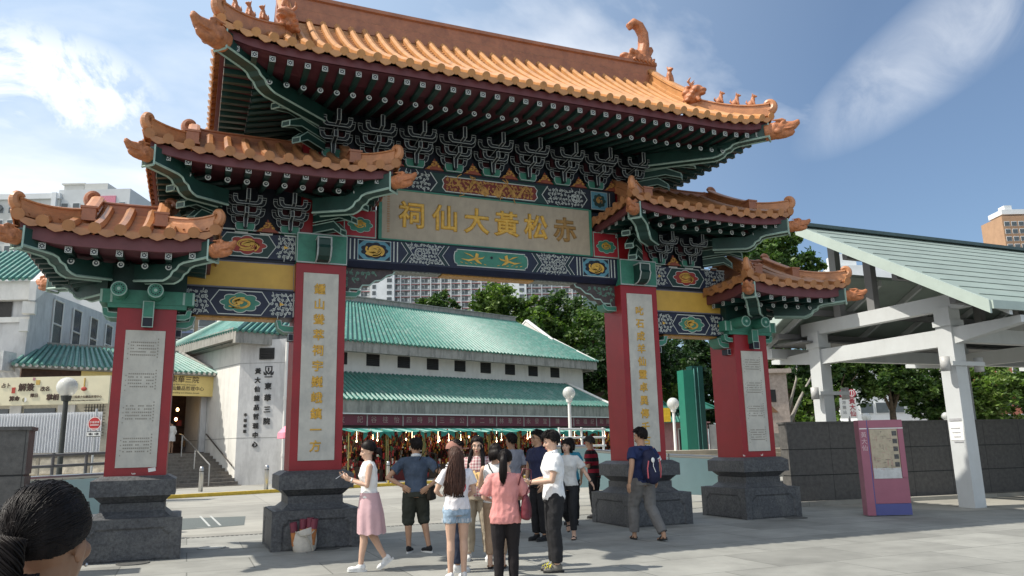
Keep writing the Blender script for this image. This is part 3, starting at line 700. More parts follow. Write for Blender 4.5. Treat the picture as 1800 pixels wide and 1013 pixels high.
    for s in (1,-1):
        for Lc,P in ((Lu,Pf),(Lv,Ps)):
            a=edge(Lc,P,s,0,.05); 
            for q in range(len(a)-1):
                p0,p1=a[q],a[q+1]; z0=ze+lift_at(p0,Lu,Lv,lift)+fz; z1=ze+lift_at(p1,Lu,Lv,lift)+fz
                inn=(Vector((0,1,0))*s if P is Pf else Vector((-1,0,0))*s)*.05
                A=[Vector((p0.x,p0.y,z0)),Vector((p1.x,p1.y,z1)),Vector((p1.x,p1.y,z1-fh)),Vector((p0.x,p0.y,z0-fh))]
                m.add(A+[x+inn for x in A],[(0,1,2,3),(7,6,5,4),(0,4,5,1),(3,2,6,7)])
    m.build('fascia_board',maroon,rf)
    sz0,s1,po={'b':(.21,-.05,.2),'m':(.16,.05,.15),'o':(.25,.0,.15)}['b' if big else 'm' if Lu>1.7 else 'o']
    m=MB()     # soffit boards: outer flatter zone, inner rising zone, with diagonal joins
    dq=.62 if big else .5; s2=.15
    def sz(d): return ze-sz0+(s1*d if d<dq else s1*dq+s2*(d-dq))
    D=[.06,.25,dq,1.0,1.5,min(Lu,Lv)-.05]; D=[x for x in D if x<min(Lu,Lv)-.02]
    for k in range(len(D)-1):
        d0,d1=D[k],D[k+1]
        for s in (1,-1):
            K=12
            for q in range(K):
                f0,f1=-1+2*q/K,-1+2*(q+1)/K
                def S(f,d): u=f*(Lu-d); return Vector((u,-s*(Lv-d),sz(d)+lift(u,Lu,d)*.9))
                def T(f,d): v=f*(Lv-d); return Vector((s*(Lu-d),v,sz(d)+lift(v,Lv,d)*.9))
                m.add([S(f0,d0),S(f1,d0),S(f1,d1),S(f0,d1)],[(0,1,2,3)]); m.add([T(f0,d0),T(f1,d0),T(f1,d1),T(f0,d1)],[(0,1,2,3)])
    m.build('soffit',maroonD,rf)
    m=MB()
    for s in (1,-1):
        for Lc,P,front in ((Lu,Pf,1),(Lv,Ps,0)):
            n=int(round(2*Lc/sp)); st=2*Lc/n
            for k in range(1,n):
                c=-Lc+k*st
                lf=lift(c,Lc,0)*.9; room=Lc-abs(c)
                if room<.1: continue
                def Q(d,dz): return (Vector((c,-s*((Lu if not front else Lv)-d),sz(d)+lf*max(0,1-d/1.6)+dz)) if front else Vector((s*(Lu-d),c,sz(d)+lf*max(0,1-d/1.6)+dz)))
                w=.045
                e=min(dq+.2,room+.02)
                ax=Vector((1,0,0)) if front else Vector((0,1,0))
                def bar(d0,z0,d1,z1,hh):
                    a,b=Q(d0,z0),Q(d1,z1); vs=[]
                    for p in (a,b):
                        for x,z in ((-w,-hh),(w,-hh),(w,hh),(-w,hh)): vs.append(p+ax*x+Vector((0,0,z)))
                    m.add(vs,[(0,1,2,3),(7,6,5,4),(0,4,5,1),(1,5,6,2),(2,6,7,3),(3,7,4,0)])
                m.i=0; bar(.13,-.055,e,-.03,.045)
                p=Q(.125,-.055)
                face=Matrix.Rotation(0 if (front and s>0) else PI if front else (PI/2 if s>0 else -PI/2),4,'Z')
                plate_into(m,Matrix.Translation(p)@face,1,2)
                e2=min(Lv-.2,room)
                if e2>dq+.1:
                    m.i=0; m.tube([Q(dq-.02,-po),Q(e2,-.06)],.05,7,True)
                    a=Q(dq-.03,-po); o=m.T; m.T=Matrix.Translation(a)@face; m.i=1
                    m.add([(.05*math.cos(t*PI/5),0,.05*math.sin(t*PI/5)) for t in range(10)],[tuple(range(10))]); m.i=2
                    m.add([(.032*math.cos(t*PI/4),-.003,.032*math.sin(t*PI/4)) for t in range(8)],[tuple(range(8))]); m.i=1
                    m.add([(.004+.014*math.cos(t*PI/3),-.006,.006+.014*math.sin(t*PI/3)) for t in range(6)],[tuple(range(6))]); m.T=o
    m.build('rafters',[greenD,decoW,navyD],rf)
    # hip corner beams with dragon heads and the corner lever arms
    for s in (-1,1):
        for t in (1,-1):
            m=MB(); lf=lift(Lu,Lu,0)
            dl=Vector((-s,t,0)).normalized()         # inwards
            org=Vector((s*(Lu-.04),-t*(Lv-.04),ze+lf-.2))
            ang=math.atan2(dl.y,dl.x); m.T=Matrix.Translation(org)@Matrix.Rotation(ang,4,'Z')
            k=1.0 if big else .78
            Ld=min(Lu-core_u,Lv-core_v)*1.4+.25
            low=[(0,-.24),(.62*k,-.27),(.74*k,-.30),(.8*k,-.36),(.9*k,-.39),(.96*k,-.46),(1.06*k,-.5),(1.16*k,-.52),(max(Ld,1.5*k),-.46)]
            top=[(x,z+.27) for x,z in reversed(low)]
            m.i=0; m.prism(low+top,'y',-.12,.12)
            m.i=1
            for e in (-.12,.12):
                m.tube([(x,e,z) for x,z in low],.022,4); m.tube([(0,e,.05),(0,e,-.28)],.018,4)
            m.tube([(-.005,-.12,-.28),(-.005,.12,-.28)],.022,4)
            m.build('corner_beam',[greenB,greenP],rf)
            h=link('dragon_head',DRAGON,rf,org-dl*.1+Vector((0,0,-.10))); h.rotation_euler=(0,0,math.atan2(-dl.y,-dl.x)); sc_=.95 if big else .66; h.scale=(sc_,sc_,sc_)
            if nose_z is not None:
                m=MB(); o2=Vector((s*core_u,-t*core_v,nose_z)); m.T=Matrix.Translation(o2)@Matrix.Rotation(math.atan2(-dl.y,-dl.x),4,'Z')
                for z,l in ((.0,.55),(.2,.85),(.42,1.15)):
                    l*=k; m.i=0; m.prism([(-.2,z),(l*.6,z+.02),(l,z-.1),(l,z+.0),(l*.62,z+.17),(-.2,z+.15)],'y',-.085,.085)
                    m.i=1
                    for e in (-.085,.085): m.tube([(-.2,e,z),(l*.6,e,z+.02),(l,e,z-.1),(l,e,z),(l*.62,e,z+.17),(-.2,e,z+.15)],.011,4)
                    for zz in (z-.1,z): m.tube([(l,-.085,zz),(l,.085,zz)],.013,4)
                m.build('corner_lever',[greenB,greenP],rf)
    return rf
def lift_at(p,Lu,Lv,lift):
    return max(lift(p.x,Lu,.05) if abs(abs(p.y)-(Lv-.05))<.02 else 0, lift(p.y,Lv,.05) if abs(abs(p.x)-(Lu-.05))<.02 else 0)
make_roof(0,5.42,2.65,8.06,2.0,1.15,.56,.2,3.6,.5,True,nose_z=7.2)
for s in (-1,1):
    make_roof(s*4.37,1.98,1.95,6.34,.98,.62,.2,.14,1.0,.42,False,nose_z=5.58)
    make_roof(s*6.63,1.38,1.72,4.95,.82,.83,.2,.13,.45,.45,False)
# carved capitals on the outer pillars
def scroll_cap(s):
    u=s*6.24; m=MB()
    m.i=0; m.box(u-.72,u+.72,-.5,.5,4.07,4.3); m.i=3; m.box(u-.58,u+.58,-.40,.40,4.3,4.75); m.i=0
    m.i=1
    for a in (u-.7,u-.55,u+.55,u+.7): m.strip([(a,4.08),(a,4.29)],.035,-.506)
    m.i=0
    for du in (-.42,.12,):
        x=u+du
        m.i=0; m.tube([(x,-.86,4.24),(x,-.4,4.24)],.125,16)
        m.i=1; m.tube([(x,-.872,4.24),(x,-.858,4.24)],.122,16); m.i=0; m.tube([(x,-.878,4.24),(x,-.868,4.24)],.105,16)
        m.i=2
        for k in range(12): a=k*PI/6; m.ell((x+.07*math.cos(a),-.882,4.24+.07*math.sin(a)),(.012,.006,.012),6,4)
        m.i=1; m.tube([(x,-.886,4.24),(x,-.874,4.24)],.028,8)
    m.i=0
    for z0,z1,e in ((4.0,4.07,.6),):
        m.i=0; m.box(u-e,u+e,-.48,.48,z0,z1)
    for x in (u,):
        m.i=0; m.box(x-.06,x+.1,-.6,-.44,3.8,4.1); m.i=2; m.box(x-.05,x+.09,-.62,-.45,3.68,3.82); m.i=1; m.strip([(x-.06,3.67),(x+.1,3.67),(x+.1,3.83),(x-.06,3.83)],.018,-.625,True); m.strip([(x-.06,3.83),(x+.1,3.83),(x+.1,4.1),(x-.06,4.1)],.018,-.605,True)
    for sd in (-1,1):
        b=u+sd*.45; pts=[(b,3.84),(b+sd*.13,3.84),(b+sd*.21,3.88),(b+sd*.23,4.0),(b+sd*.16,4.0),(b+sd*.14,3.93),(b,3.92)]
        m.i=0; m.prism(pts,'y',-.4,.1); m.i=1; m.strip(pts,.014,-.406,True)
    m.build('scroll_capital',[greenM,greenP,navyD,greenD],gate)
for s in (-1,1): scroll_cap(s)
# ================= GROUND =================
def slab_mat(name,c,scale,joint,w,h,var=.1,off=.5):
    m=mat(name,c,.8,var,1.3,.12,50,dirt=(tuple(x*.62 for x in c),.9,.55,(1,1,1))); nt=m.node_tree; b=nt.nodes['Principled BSDF']
    tc=[n for n in nt.nodes if n.bl_idname=='ShaderNodeTexCoord'][0]
    br=nt.nodes.new('ShaderNodeTexBrick'); br.inputs['Scale'].default_value=1; br.inputs['Mortar Size'].default_value=joint; br.inputs['Brick Width'].default_value=w; br.inputs['Row Height'].default_value=h; br.offset=off
    br.inputs['Color1'].default_value=(.80,.80,.80,1); br.inputs['Color2'].default_value=(1.08,1.08,1.08,1); br.inputs['Mortar'].default_value=(.52,.52,.52,1)
    nt.links.new(tc.outputs['Object'],br.inputs['Vector'])
    src=b.inputs['Base Color'].links[0].from_socket
    mx=nt.nodes.new('ShaderNodeMix'); mx.data_type='RGBA'; mx.blend_type='MULTIPLY'; mx.inputs[0].default_value=1
    nt.links.new(src,mx.inputs[6]); nt.links.new(br.outputs[0],mx.inputs[7]); nt.links.new(mx.outputs[2],b.inputs['Base Color']); return m
slate=slab_mat('slate_paving',(.258,.258,.235),1,.010,1.8,1.2,.13)
conc=slab_mat('pale_concrete_paving',(.315,.305,.268),1,.008,3.0,3.0,.07,.0)
asph=mat('old_asphalt',(.10,.115,.11),.85,.15,30,.2,80)
m=MB(); m.box(-800,1500,-80,1500,-.5,0); m.build('ground',slate,kind='structure')
m=MB(); m.quad((-40,2.45,.004),(60,2.45,.004),(60,60,.004),(-40,60,.004)); m.build('forecourt',conc,kind='structure')
m=MB(); m.quad((-9,3.2,.008),(-4.2,4.6,.008),(-4.0,7.2,.008),(-9.5,8.4,.008)); m.i=1
for a,b in (((-4.95,4.75),(-5.1,8.0)),((-4.72,4.8),(-4.85,7.9))): m.quad((a[0],a[1],.012),(a[0]+.05,a[1],.012),(b[0]+.05,b[1],.012),(b[0],b[1],.012))
for q in range(5): m.quad((-8.6+q*.85,4.0+q*.1,.012),(-8.3+q*.85,4.0+q*.1,.012),(-8.3+q*.85,4.05+q*.1,.012),(-8.6+q*.85,4.05+q*.1,.012))
m.build('road_patch',[asph,mat('road_paint',(.42,.43,.41),.7)],kind='structure')
m=MB()
for q in range(200): m.box(-9+.09*q,-8.95+.09*q,2.36,2.44,-.02,.006)
m.build('drain_channel',mat('cast_iron',(.05,.05,.05),.6),kind='structure')
iron=mat('cast_iron_cover',(.09,.09,.085),.6,.2,30); ringm=mat('worn_ring',(.42,.42,.38),.6,.1,20)
for x,y,lab in ((-6.15,-.98,'round iron cover in front of the leftmost gate pedestal'),(-5.0,.42,'pale ringed cover between the two left pedestals'),(-3.25,-.78,'small dark cover beside the canvas bag'),(6.6,-1.0,'oval dark cover before the rightmost pedestal'),(4.6,.6,'pale ringed cover between the two right pedestals')):
    m=MB(); m.i=0; m.lathe([(.0,0),(.2,0),(.2,.008),(0,.008)],24); m.i=1; m.lathe([(.2,0),(.235,0),(.235,.012),(.2,.012),(.2,0)],24); 
    m.build('manhole_cover',[ringm if 'pale' in lab else iron,iron if 'dark' in lab or 'iron' in lab else ringm],None,loc=(x,y,.002),label=lab,category='cover',group='covers set in the paving')
# ================= MATERIALS OF THE PLACE =================
wallW=mat('white_render',(.70,.69,.65),.75,.05,1.5,.05,30,dirt=((.45,.44,.40),1.2,.5,(1.5,1.5,.35)))
wallG=mat('grey_and_shaded_render',(.54,.54,.535),.8,.08,1.5,.05,30,dirt=((.28,.28,.28),1.5,.6,(1.5,1.5,.35)))
concS=mat('streaked_concrete',(.30,.29,.26),.85,.12,3,.1,20,dirt=((.09,.09,.085),3.2,.85,(1.6,1.6,.22)))
jade=mat('jade_glazed_tile',(.052,.19,.152),.5,.25,5,.1,9,spec=.6,dirt=((.34,.38,.35),2.3,.42,(1,1,1)))  # pale patches put glints, along with grime, into the tile colour
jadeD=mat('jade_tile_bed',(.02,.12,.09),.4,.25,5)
louv=mat('dark_louvre',(.03,.027,.024),.6,.2,10)
steel=mat('brushed_steel',(.55,.55,.54),.32,.05,30,metal=.9)
signP=mat('plum_sign',(.17,.035,.055),.45,.08,4)
signT=mat('sign_lettering',(.36,.27,.24),.6,.05,4)
black=mat('black_paint',(.012,.012,.012),.5,.1,10)
whiteP=mat('white_paint',(.76,.76,.73),.55,.05,6)
cream=mat('cream_banner',(.72,.66,.46),.6,.05,2)
creamY=mat('yellow_banner',(.74,.58,.22),.6,.06,2)
brownT=mat('brown_print',(.06,.03,.02),.6)
glassD=mat('window_glass',(.03,.04,.045),.12,.2,3,spec=.8)
def tiled(m,A,B,Cc,D,sp=.3,r=.085,n=6):
    """barrel tile roof on the quad eaveA-eaveB-topC(over B)-topD(over A); material 0 tiles, 1 bed"""
    A,B,Cc,D=[Vector(p) for p in (A,B,Cc,D)]; N=max(2,int((B-A).length/sp)); nrm=(B-A).cross(D-A).normalized()
    if nrm.z<0: nrm=-nrm
    m.i=1; m.quad(A,B,Cc,D); m.i=0
    for k in range(N+1):
        t=k/N; a=A.lerp(B,t)+nrm*.03; d=D.lerp(Cc,t)+nrm*.03
        if (d-a).length<.15: continue
        m.tube([a-(d-a).normalized()*.08,a.lerp(d,.5),d],r,n)
# ================= MARKET BUILDING (jade roofs) =================
RZ=R(19.8); OX=(-3.33,25.56,0)
mk=empty('market_hall',OX,RZ,'white hall with two tiers of jade tiled roof, plum sign fascia and inscribed corner wall','building')
m=MB(); m.add([(0,0,0),(0,0,7.0),(0,14,7.0),(0,14,0)],[(0,1,2,3)]); m.build('end_wall',wallW,mk)
m=MB(); m.add([(0,0,0),(1.7,-1.7,0),(1.7,-1.7,7.1),(0,0,7.0)],[(0,1,2,3)]); m.add([(1.7,-1.7,0),(2.4,-1.7,0),(2.4,-1.7,7),(1.7,-1.7,7.1)],[(0,1,2,3)]); m.add([(2.4,-1.7,0),(2.4,0,0),(2.4,0,7),(2.4,-1.7,7)],[(0,1,2,3)])
cw=m.build('corner_wall',wallG,mk)  # white wall coloured grey, the shade of this face put into its render
jt=mat('joint_grey',(.3,.3,.29),.8)
for z in (5.9,2.3):
    m=MB(); m.box(-.006,0,0,7,z,z+.03); m.build('render_joint',jt,mk); m=MB(); m.T=Matrix.Rotation(-PI/4,4,'Z'); m.box(0,2.4,-.006,0,z,z+.03); m.build('render_joint',jt,mk)
m=MB(); m.box(2.4,24.8,0,.4,4.4,7.0); ub=m.build('upper_wall',wallW,mk)
def louvre_window(par,x0,x1,z0,z1,y,n=6,T=None):
    m=MB(); m.T=T; m.i=0; m.box(x0,x1,y-.02,y+.05,z0,z1); m.i=1
    for k in range(n): z=z0+(k+.5)*(z1-z0)/n; m.add([(x0+.03,y-.022,z-.03),(x1-.03,y-.022,z-.03),(x1-.03,y-.06,z-.06),(x0+.03,y-.06,z-.06)],[(0,1,2,3)])
    m.build('louvre_window',[black,louv],par)
for k in range(9): louvre_window(ub,5.1+k*2.06,5.95+k*2.06,6.2,6.86,0)
CH=Matrix.Translation((0,0,0))@Matrix.Rotation(-PI/4,4,'Z')
louvre_window(cw,.95,1.7,6.1,6.65,-.01,7,CH)
m=MB(); m.box(2.3,24.5,-2.8,-2.45,3.46,4.12); m.box(24.2,24.5,-2.45,3,3.46,4.12); m.build('lower_fascia',concS,mk)
m=MB(); m.box(2.3,24.5,-2.83,-2.4,3.4,3.455); m.build('white_trim',whiteP,mk)
m=MB(); m.box(-.75,25.1,-1.1,-.8,6.78,7.34); m.box(-.75,-.45,-.8,10,6.98,7.55); m.box(24.8,25.1,-.8,9,6.7,7.28); m.box(-.45,24.8,-.8,9.5,6.9,6.96)
m.build('upper_fascia',concS,mk)
m=MB(); tiled(m,(2.3,-2.85,4.14),(24.5,-2.85,4.14),(23.1,-.02,5.75),(2.3,-.02,5.75),.29,.085)
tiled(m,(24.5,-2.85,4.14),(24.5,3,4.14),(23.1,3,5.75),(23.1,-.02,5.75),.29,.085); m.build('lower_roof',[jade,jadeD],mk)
for hc_ in ([(24.55,-2.9,4.2),(23.1,0,5.85)],[(24.9,-1.1,7.4),(23.6,1.6,9.1)]): m=MB(); m.tube(hc_,.12,6); m.build('hip_capping',wallW,mk)
m=MB(); tiled(m,(-.7,-1.15,7.36),(25.1,-1.15,7.36),(21.8,4,10.6),(4.2,4,10.6),.29,.085,6)
tiled(m,(25.1,-1.15,7.36),(25.1,9.5,7.36),(23.4,7.5,9.0),(23.4,1.6,9.0),.29,.085); m.quad((-.75,9.5,7.36),(25.1,9.5,7.36),(21.8,4,10.6),(4.2,4,10.6))
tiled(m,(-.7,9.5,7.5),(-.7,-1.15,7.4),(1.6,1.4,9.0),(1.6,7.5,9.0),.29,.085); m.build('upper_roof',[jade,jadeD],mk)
m=MB(); m.box(3.9,22.0,3.82,4.18,10.5,10.86); m.box(3.8,22.1,3.76,4.24,10.86,10.92); m.build('ridge_capping',concS,mk)
m=MB(); m.i=0; m.prism([(1.4,9.0),(7.5,9.0),(4,10.9)],'x',1.55,1.75); m.prism([(1.4,9.0),(7.5,9.0),(4,10.7)],'x',23.2,23.45)
for s in (-1,1): m.tube([(23.3,4,10.75),(23.3,4+s*2.6,9.0)],.14,6)
m.i=1; m.ell((1.54,4.2,9.75),(.03,.45,.35)); m.build('gable_wall',[wallW,louv],mk)
m=MB(); m.tube([(1.55,-1.83,0),(1.55,-1.83,6.9)],.085,8); m.tube([(1.55,-1.83,1.4),(1.55,-1.83,1.55)],.11,8); m.tube([(1.55,-1.83,4.1),(1.55,-1.83,4.25)],.11,8); m.tube([(2.0,-1.85,0),(2.0,-1.85,5.6),(1.75,-1.85,6.1)],.06,8); m.build('drain_pipe',wallW,mk)
# inscription on the corner wall (chamfer faces the viewer); local x along the chamfer
def chamfer_text(s,x,z,dz,size,ff=.012):
    for q,ch in enumerate(s):
        text('inscription_character',ch,size,black,cw,CH@TM(x,-.02,z-dz*q),.008,ff)
chamfer_text('東華三院',1.45,4.75,.56,.34); chamfer_text('黃大仙籤品哲理中心',.92,5.5,.44,.29); chamfer_text('李福?題'.replace('?','樹'),.4,3.4,.26,.17,.004)
m=MB(); m.T=CH; m.i=0; sh=[(1.27,5.75),(1.63,5.75),(1.63,5.55),(1.6,5.42),(1.45,5.33),(1.3,5.42),(1.27,5.55)]; m.prism(sh,'y',-.02,0); m.i=1; m.prism([(1.33,5.7),(1.57,5.7),(1.57,5.56),(1.45,5.42),(1.33,5.56)],'y',-.026,-.019); m.i=0; m.box(1.41,1.49,-.032,-.02,5.48,5.68)
for s in (-1,1): m.prism([(1.45+s*.08,5.36),(1.45+s*.26,5.5),(1.45+s*.24,5.34),(1.45+s*.12,5.28)],'y',-.02,0)
m.box(1.26,1.64,-.02,0,5.2,5.25); m.build('crest',[black,wallG],cw)
# plum sign panels
SG=['友記','谷桂怡','四時興','三而公','張二娃','林華記','永發堂','陳三','金福記','和興']
for k,s in enumerate(SG):
    x0=3.5+k*2.18+.03; x1=min(x0+2.09,24.4)
    m=MB(); m.box(x0,x1,-2.6,-2.5,2.86,3.395); sp=m.build('sign_panel',signP,mk)
    for q,ch in enumerate(s): text('sign_character',ch,.36,signT,sp,TM(x0+(q+.5)*(x1-x0)/len(s)+(.15 if len(s)==2 else 0),-2.605,3.12),.004,.002)
m=MB()
for k in range(11): m.box(3.455+k*2.18,3.53+k*2.18-.02,-2.63,-2.48,2.82,3.39)
m.build('sign_mullions',mat('sign_frame',(.42,.38,.36),.5),mk)
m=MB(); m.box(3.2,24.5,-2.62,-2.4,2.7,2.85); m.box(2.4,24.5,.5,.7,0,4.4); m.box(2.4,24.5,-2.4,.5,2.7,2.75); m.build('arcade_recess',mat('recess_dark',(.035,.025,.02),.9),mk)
# ---- entrance and stair on the left
m=MB(); m.box(-8.6,-3.4,3.3,3.6,0,5.6); m.box(-3.4,0,7,7.2,0,5.7); m.box(-3.4,-.0,4.0,7.0,1.66,1.7); m.box(-3.4,0,3.5,7,5.55,5.7); m.box(-3.42,-3.3,3.6,7,1.7,5.6); m.i=1; m.box(-.32,-.02,3.9,4.1,1.7,4.5)
m.build('entrance_hall',[mat('interior_brown',(.06,.03,.018),.8,.4,4),wallG],mk)
m=MB(); m.box(-6.2,.12,3.25,3.4,4.5,5.58); bn=m.build('entrance_banner',creamY,mk)
text('banner_lettering','東華三院',.36,brownT,bn,TM(-1.45,3.245,5.3),.003,.002); text('banner_lettering','黃大仙籤品哲理中心',.23,brownT,bn,TM(-1.5,3.245,4.86),.003,.002)
text('banner_lettering','Tung Wah Group of Hospitals',.1,brownT,bn,TM(-1.5,3.245,5.06),.002,0); text('banner_lettering','Fortune-telling and Oblation Arcade',.11,brownT,bn,TM(-1.5,3.245,4.65),.002,0)
m=MB(); m.i=0
for i in range(14): m.i=i%3; rr=random.Random(i); m.cb((-3.1+rr.random()*3.0,5.5+rr.random(),2.0+rr.random()*3),(.25,.1,.3))
m.build('interior_stock',[mat('stock_red',(.2,.02,.015),.6),mat('stock_brown',(.08,.04,.02),.6),mat('stock_tan',(.25,.15,.07),.6)],mk)
lampE=mat('warm_bulb',(1,.62,.25),.5,0,emit=9)
for x,z in ((-1.15,3.9),(-1.2,3.4),(-1.75,3.35)): m=MB(); m.ell((x,4.9,z),(.07,.07,.09)); m.build('hanging_lamp',lampE,mk)
m=MB(); n=11
for k in range(n): m.box(-6.0,-.03,-.9+.40*k,4.4,.15*k,.15*(k+1)+.0)
m.build('steps',mat('worn_step',(.19,.17,.145),.85,.2,8,dirt=((.08,.07,.06),3,.6,(1,1,1))),mk)
m=MB()
for k in range(n): m.box(-6.0,-.03,-.905+.40*k,-.87+.40*k,.15*(k+1)+.001,.15*(k+1)+.006)
m.build('step_nosing',mat('nosing',(.34,.31,.27),.8),mk)
m=MB(); P=[(-1.45,-.6,1.1),(-1.45,3.1,2.55),(-1.45,3.7,2.6)]; m.tube(P,.035,8); 
for b,z in ((-.6,.15),(1.3,.8),(3.1,1.5)): 
    zt=1.1+(b+.6)*.392; m.tube([(-1.45,b,z),(-1.45,b,zt)],.03,8)
m.build('handrail',steel,mk); m=MB(); m.tube([(-.12,.1,1.05),(-.12,3.5,2.6)],.035,8); m.build('wall_handrail',mat('dark_rail',(.06,.05,.045),.5),mk)
m=MB(); tiled(m,(-9.0,2.9,5.66),(.28,2.9,5.66),(-.9,6.0,6.95),(-7.6,6.0,6.95),.27,.085); m.i=2; m.box(-7.7,-.8,5.9,6.3,6.85,7.1); m.tube([(.34,2.85,5.72),(-.3,4.2,6.25),(-.9,6,7.05)],.11,6); m.box(-9.0,.2,2.95,3.3,5.52,5.66); m.build('entrance_roof',[jade,jadeD,concS],mk)
m=MB()
for k in range(36): m.tube([(-8.9+.258*k,2.84,5.62),(-8.9+.258*k,2.82,5.62)],.075,8)
m.build('roof_tile_ends',mat('pale_tile_end',(.55,.52,.46),.6),mk)
# kerb with yellow edge
m=MB(); m.i=0; m.box(-7,26,-6.6,-6.3,0,.13); m.box(-7,26,-6.3,-1,0,.125); m.i=1; m.box(-7,26,-6.63,-6.6,.0,.135); m.quad((-7,-6.6,.134),(26,-6.6,.134),(26,-6.42,.134),(-7,-6.42,.134))
m.build('pavement',[conc,mat('yellow_line',(.62,.43,.05),.7,.15,6)],None,loc=OX,rz=RZ,kind='structure')
def M2W(a,b,z=0): c,s=math.cos(RZ),math.sin(RZ); return (OX[0]+a*c-b*s,OX[1]+a*s+b*c,z)
for x,y,lab in ((-4.9,19.75,'short steel bollard in front of the stair'),(-2.42,19.35,'short steel bollard before the inscribed corner wall'),(3.05,21.1,'short steel bollard beside the hands-on-hips man')):
    m=MB(); m.lathe([(.085,0),(.085,1.0),(.075,1.06),(.05,1.1),(0,1.11)],14); m.i=1; m.lathe([(.088,.9),(.088,.93)],14); m.build('bollard',[steel,black],None,True,loc=(x,y,0.0),label=lab,category='bollard',group='steel bollards along the kerb')
# ---- market stalls under the plum signs
merch=[mat('m_red',(.35,.02,.015),.5,.2,8),mat('m_darkred',(.12,.012,.01),.6,.2,8),mat('m_gold',(.55,.33,.06),.4,.2,8),mat('m_green',(.05,.14,.05),.6,.2,8),mat('m_white',(.55,.5,.42),.6,.2,8),mat('m_orange',(.5,.16,.03),.5,.2,8),mat('m_brown',(.06,.035,.02),.7,.3,8)]
awnG=mat('green_awning',(.014,.17,.13),.6,.2,3); awnW=mat('pale_awning',(.22,.42,.36),.6,.1,3); bulb=mat('stall_bulb',(1,.78,.45),.5,0,emit=7); signY=mat('price_yellow',(.75,.48,.03),.5)
SL=['leftmost shop stall half hidden by the red pillar','stall of red charms behind the phone-reading woman','stall behind the man with hands on hips','stall with green awning right of the hands-on-hips man','stall with a yellow price card behind the long-haired girl','stall behind the smiling woman in checks','stall with awning lamps behind the ponytail woman','stall behind the navy polo man','stall beside the tall white globe lamp','rightmost shop stall by the inner right pillar']
for k in range(10):
    x0=3.5+k*2.18; rnd=random.Random(100+k)
    st=empty('market_stall',M2W(x0+1.09,-3.6),RZ,SL[k],'stall','market stalls under the plum signs')
    m=MB(); m.box(-1.06,1.06,.95,1.05,.13,2.75); m.build('back_panel',merch[6],st)
    m=MB(); m.box(-1.04,1.04,-.6,.1,.13,.8); m.box(-1.06,1.06,-.65,.15,.8,.85); m.build('counter',merch[1 if k%2 else 6],st)
    m=MB()
    for q in range(620):
        m.i=rnd.choice([0,0,0,1,1,2,3,4,5,6,6]); r=rnd.random()
        if r<.42: x,y,z=rnd.uniform(-1.04,1.04),rnd.uniform(.55,.94),rnd.uniform(.5,2.5); m.cb((x,y,z),(rnd.uniform(.03,.13),.05,rnd.uniform(.04,.2)))
        elif r<.72: x,y,z=rnd.uniform(-1.04,1.04),rnd.uniform(-.75,.3),rnd.uniform(1.65,2.5); m.cb((x,y,z),(rnd.uniform(.02,.08),.03,rnd.uniform(.06,.3)))
        elif r<.88: x,y=rnd.uniform(-1,1),rnd.uniform(-.6,.1); h=rnd.uniform(.05,.28); m.cb((x,y,.85+h/2),(rnd.uniform(.04,.14),.1,h))
        else: x=rnd.choice((-1,1))*rnd.uniform(.55,1.03); m.cb((x,-.68,rnd.uniform(.2,1.7)),(rnd.uniform(.04,.12),.05,rnd.uniform(.05,.3)))
    for q in range(50):
        m.i=rnd.choice([0,2,5]); m.ell((rnd.uniform(-1,1),rnd.uniform(-.7,.5),rnd.uniform(1.5,2.4)),rnd.uniform(.03,.07),6,4)
    m.build('merchandise',merch,st,kind='stuff')
    m=MB(); pts=[]; w_=1.12; seg=10
    for q in range(seg+1):
        x=-w_+2*w_*q/seg; dz=rnd.uniform(-.04,.04); pts.append(((x,-1.15,2.48+dz),(x,.4,2.70),(x,-1.17,2.28+.13*math.sin(q*1.7+k*2.1)+2*dz)))
    for q in range(seg):
        a,b=pts[q],pts[q+1]; m.i=0 if (q+k)%4<2 else 1; m.add([a[0],b[0],b[1],a[1]],[(0,1,2,3)])
        if rnd.random()<.6: m.i=0; m.add([a[0],b[0],b[2],a[2]],[(0,1,2,3)])
    m.build('awning',[awnG,awnW],st)
    for q in range(3):
        m=MB(); x=rnd.uniform(-.9,.9); z=rnd.uniform(1.95,2.2); m.ell((x,-.7,z),(.035,.035,.05),8,6); m.tube([(x,-.7,z+.05),(x,-.7,2.5)],.008,4); m.build('bulb',bulb,st)
    for x in (-1.06,1.02):
        m=MB(); m.box(x-.025,x+.025,-.9,-.85,.13,2.45); m.build('post',mat('bamboo',(.22,.19,.06),.6),st)
    if k in (4,5): 
        m=MB(); m.box(.1,.5,-1.2,-1.18,2.0,2.25); s_=m.build('price_card',signY,st); text('card_lettering','還神香' if k==4 else '香燭',.12,merch[0],s_,TM(.3,-1.205,2.13),.002)
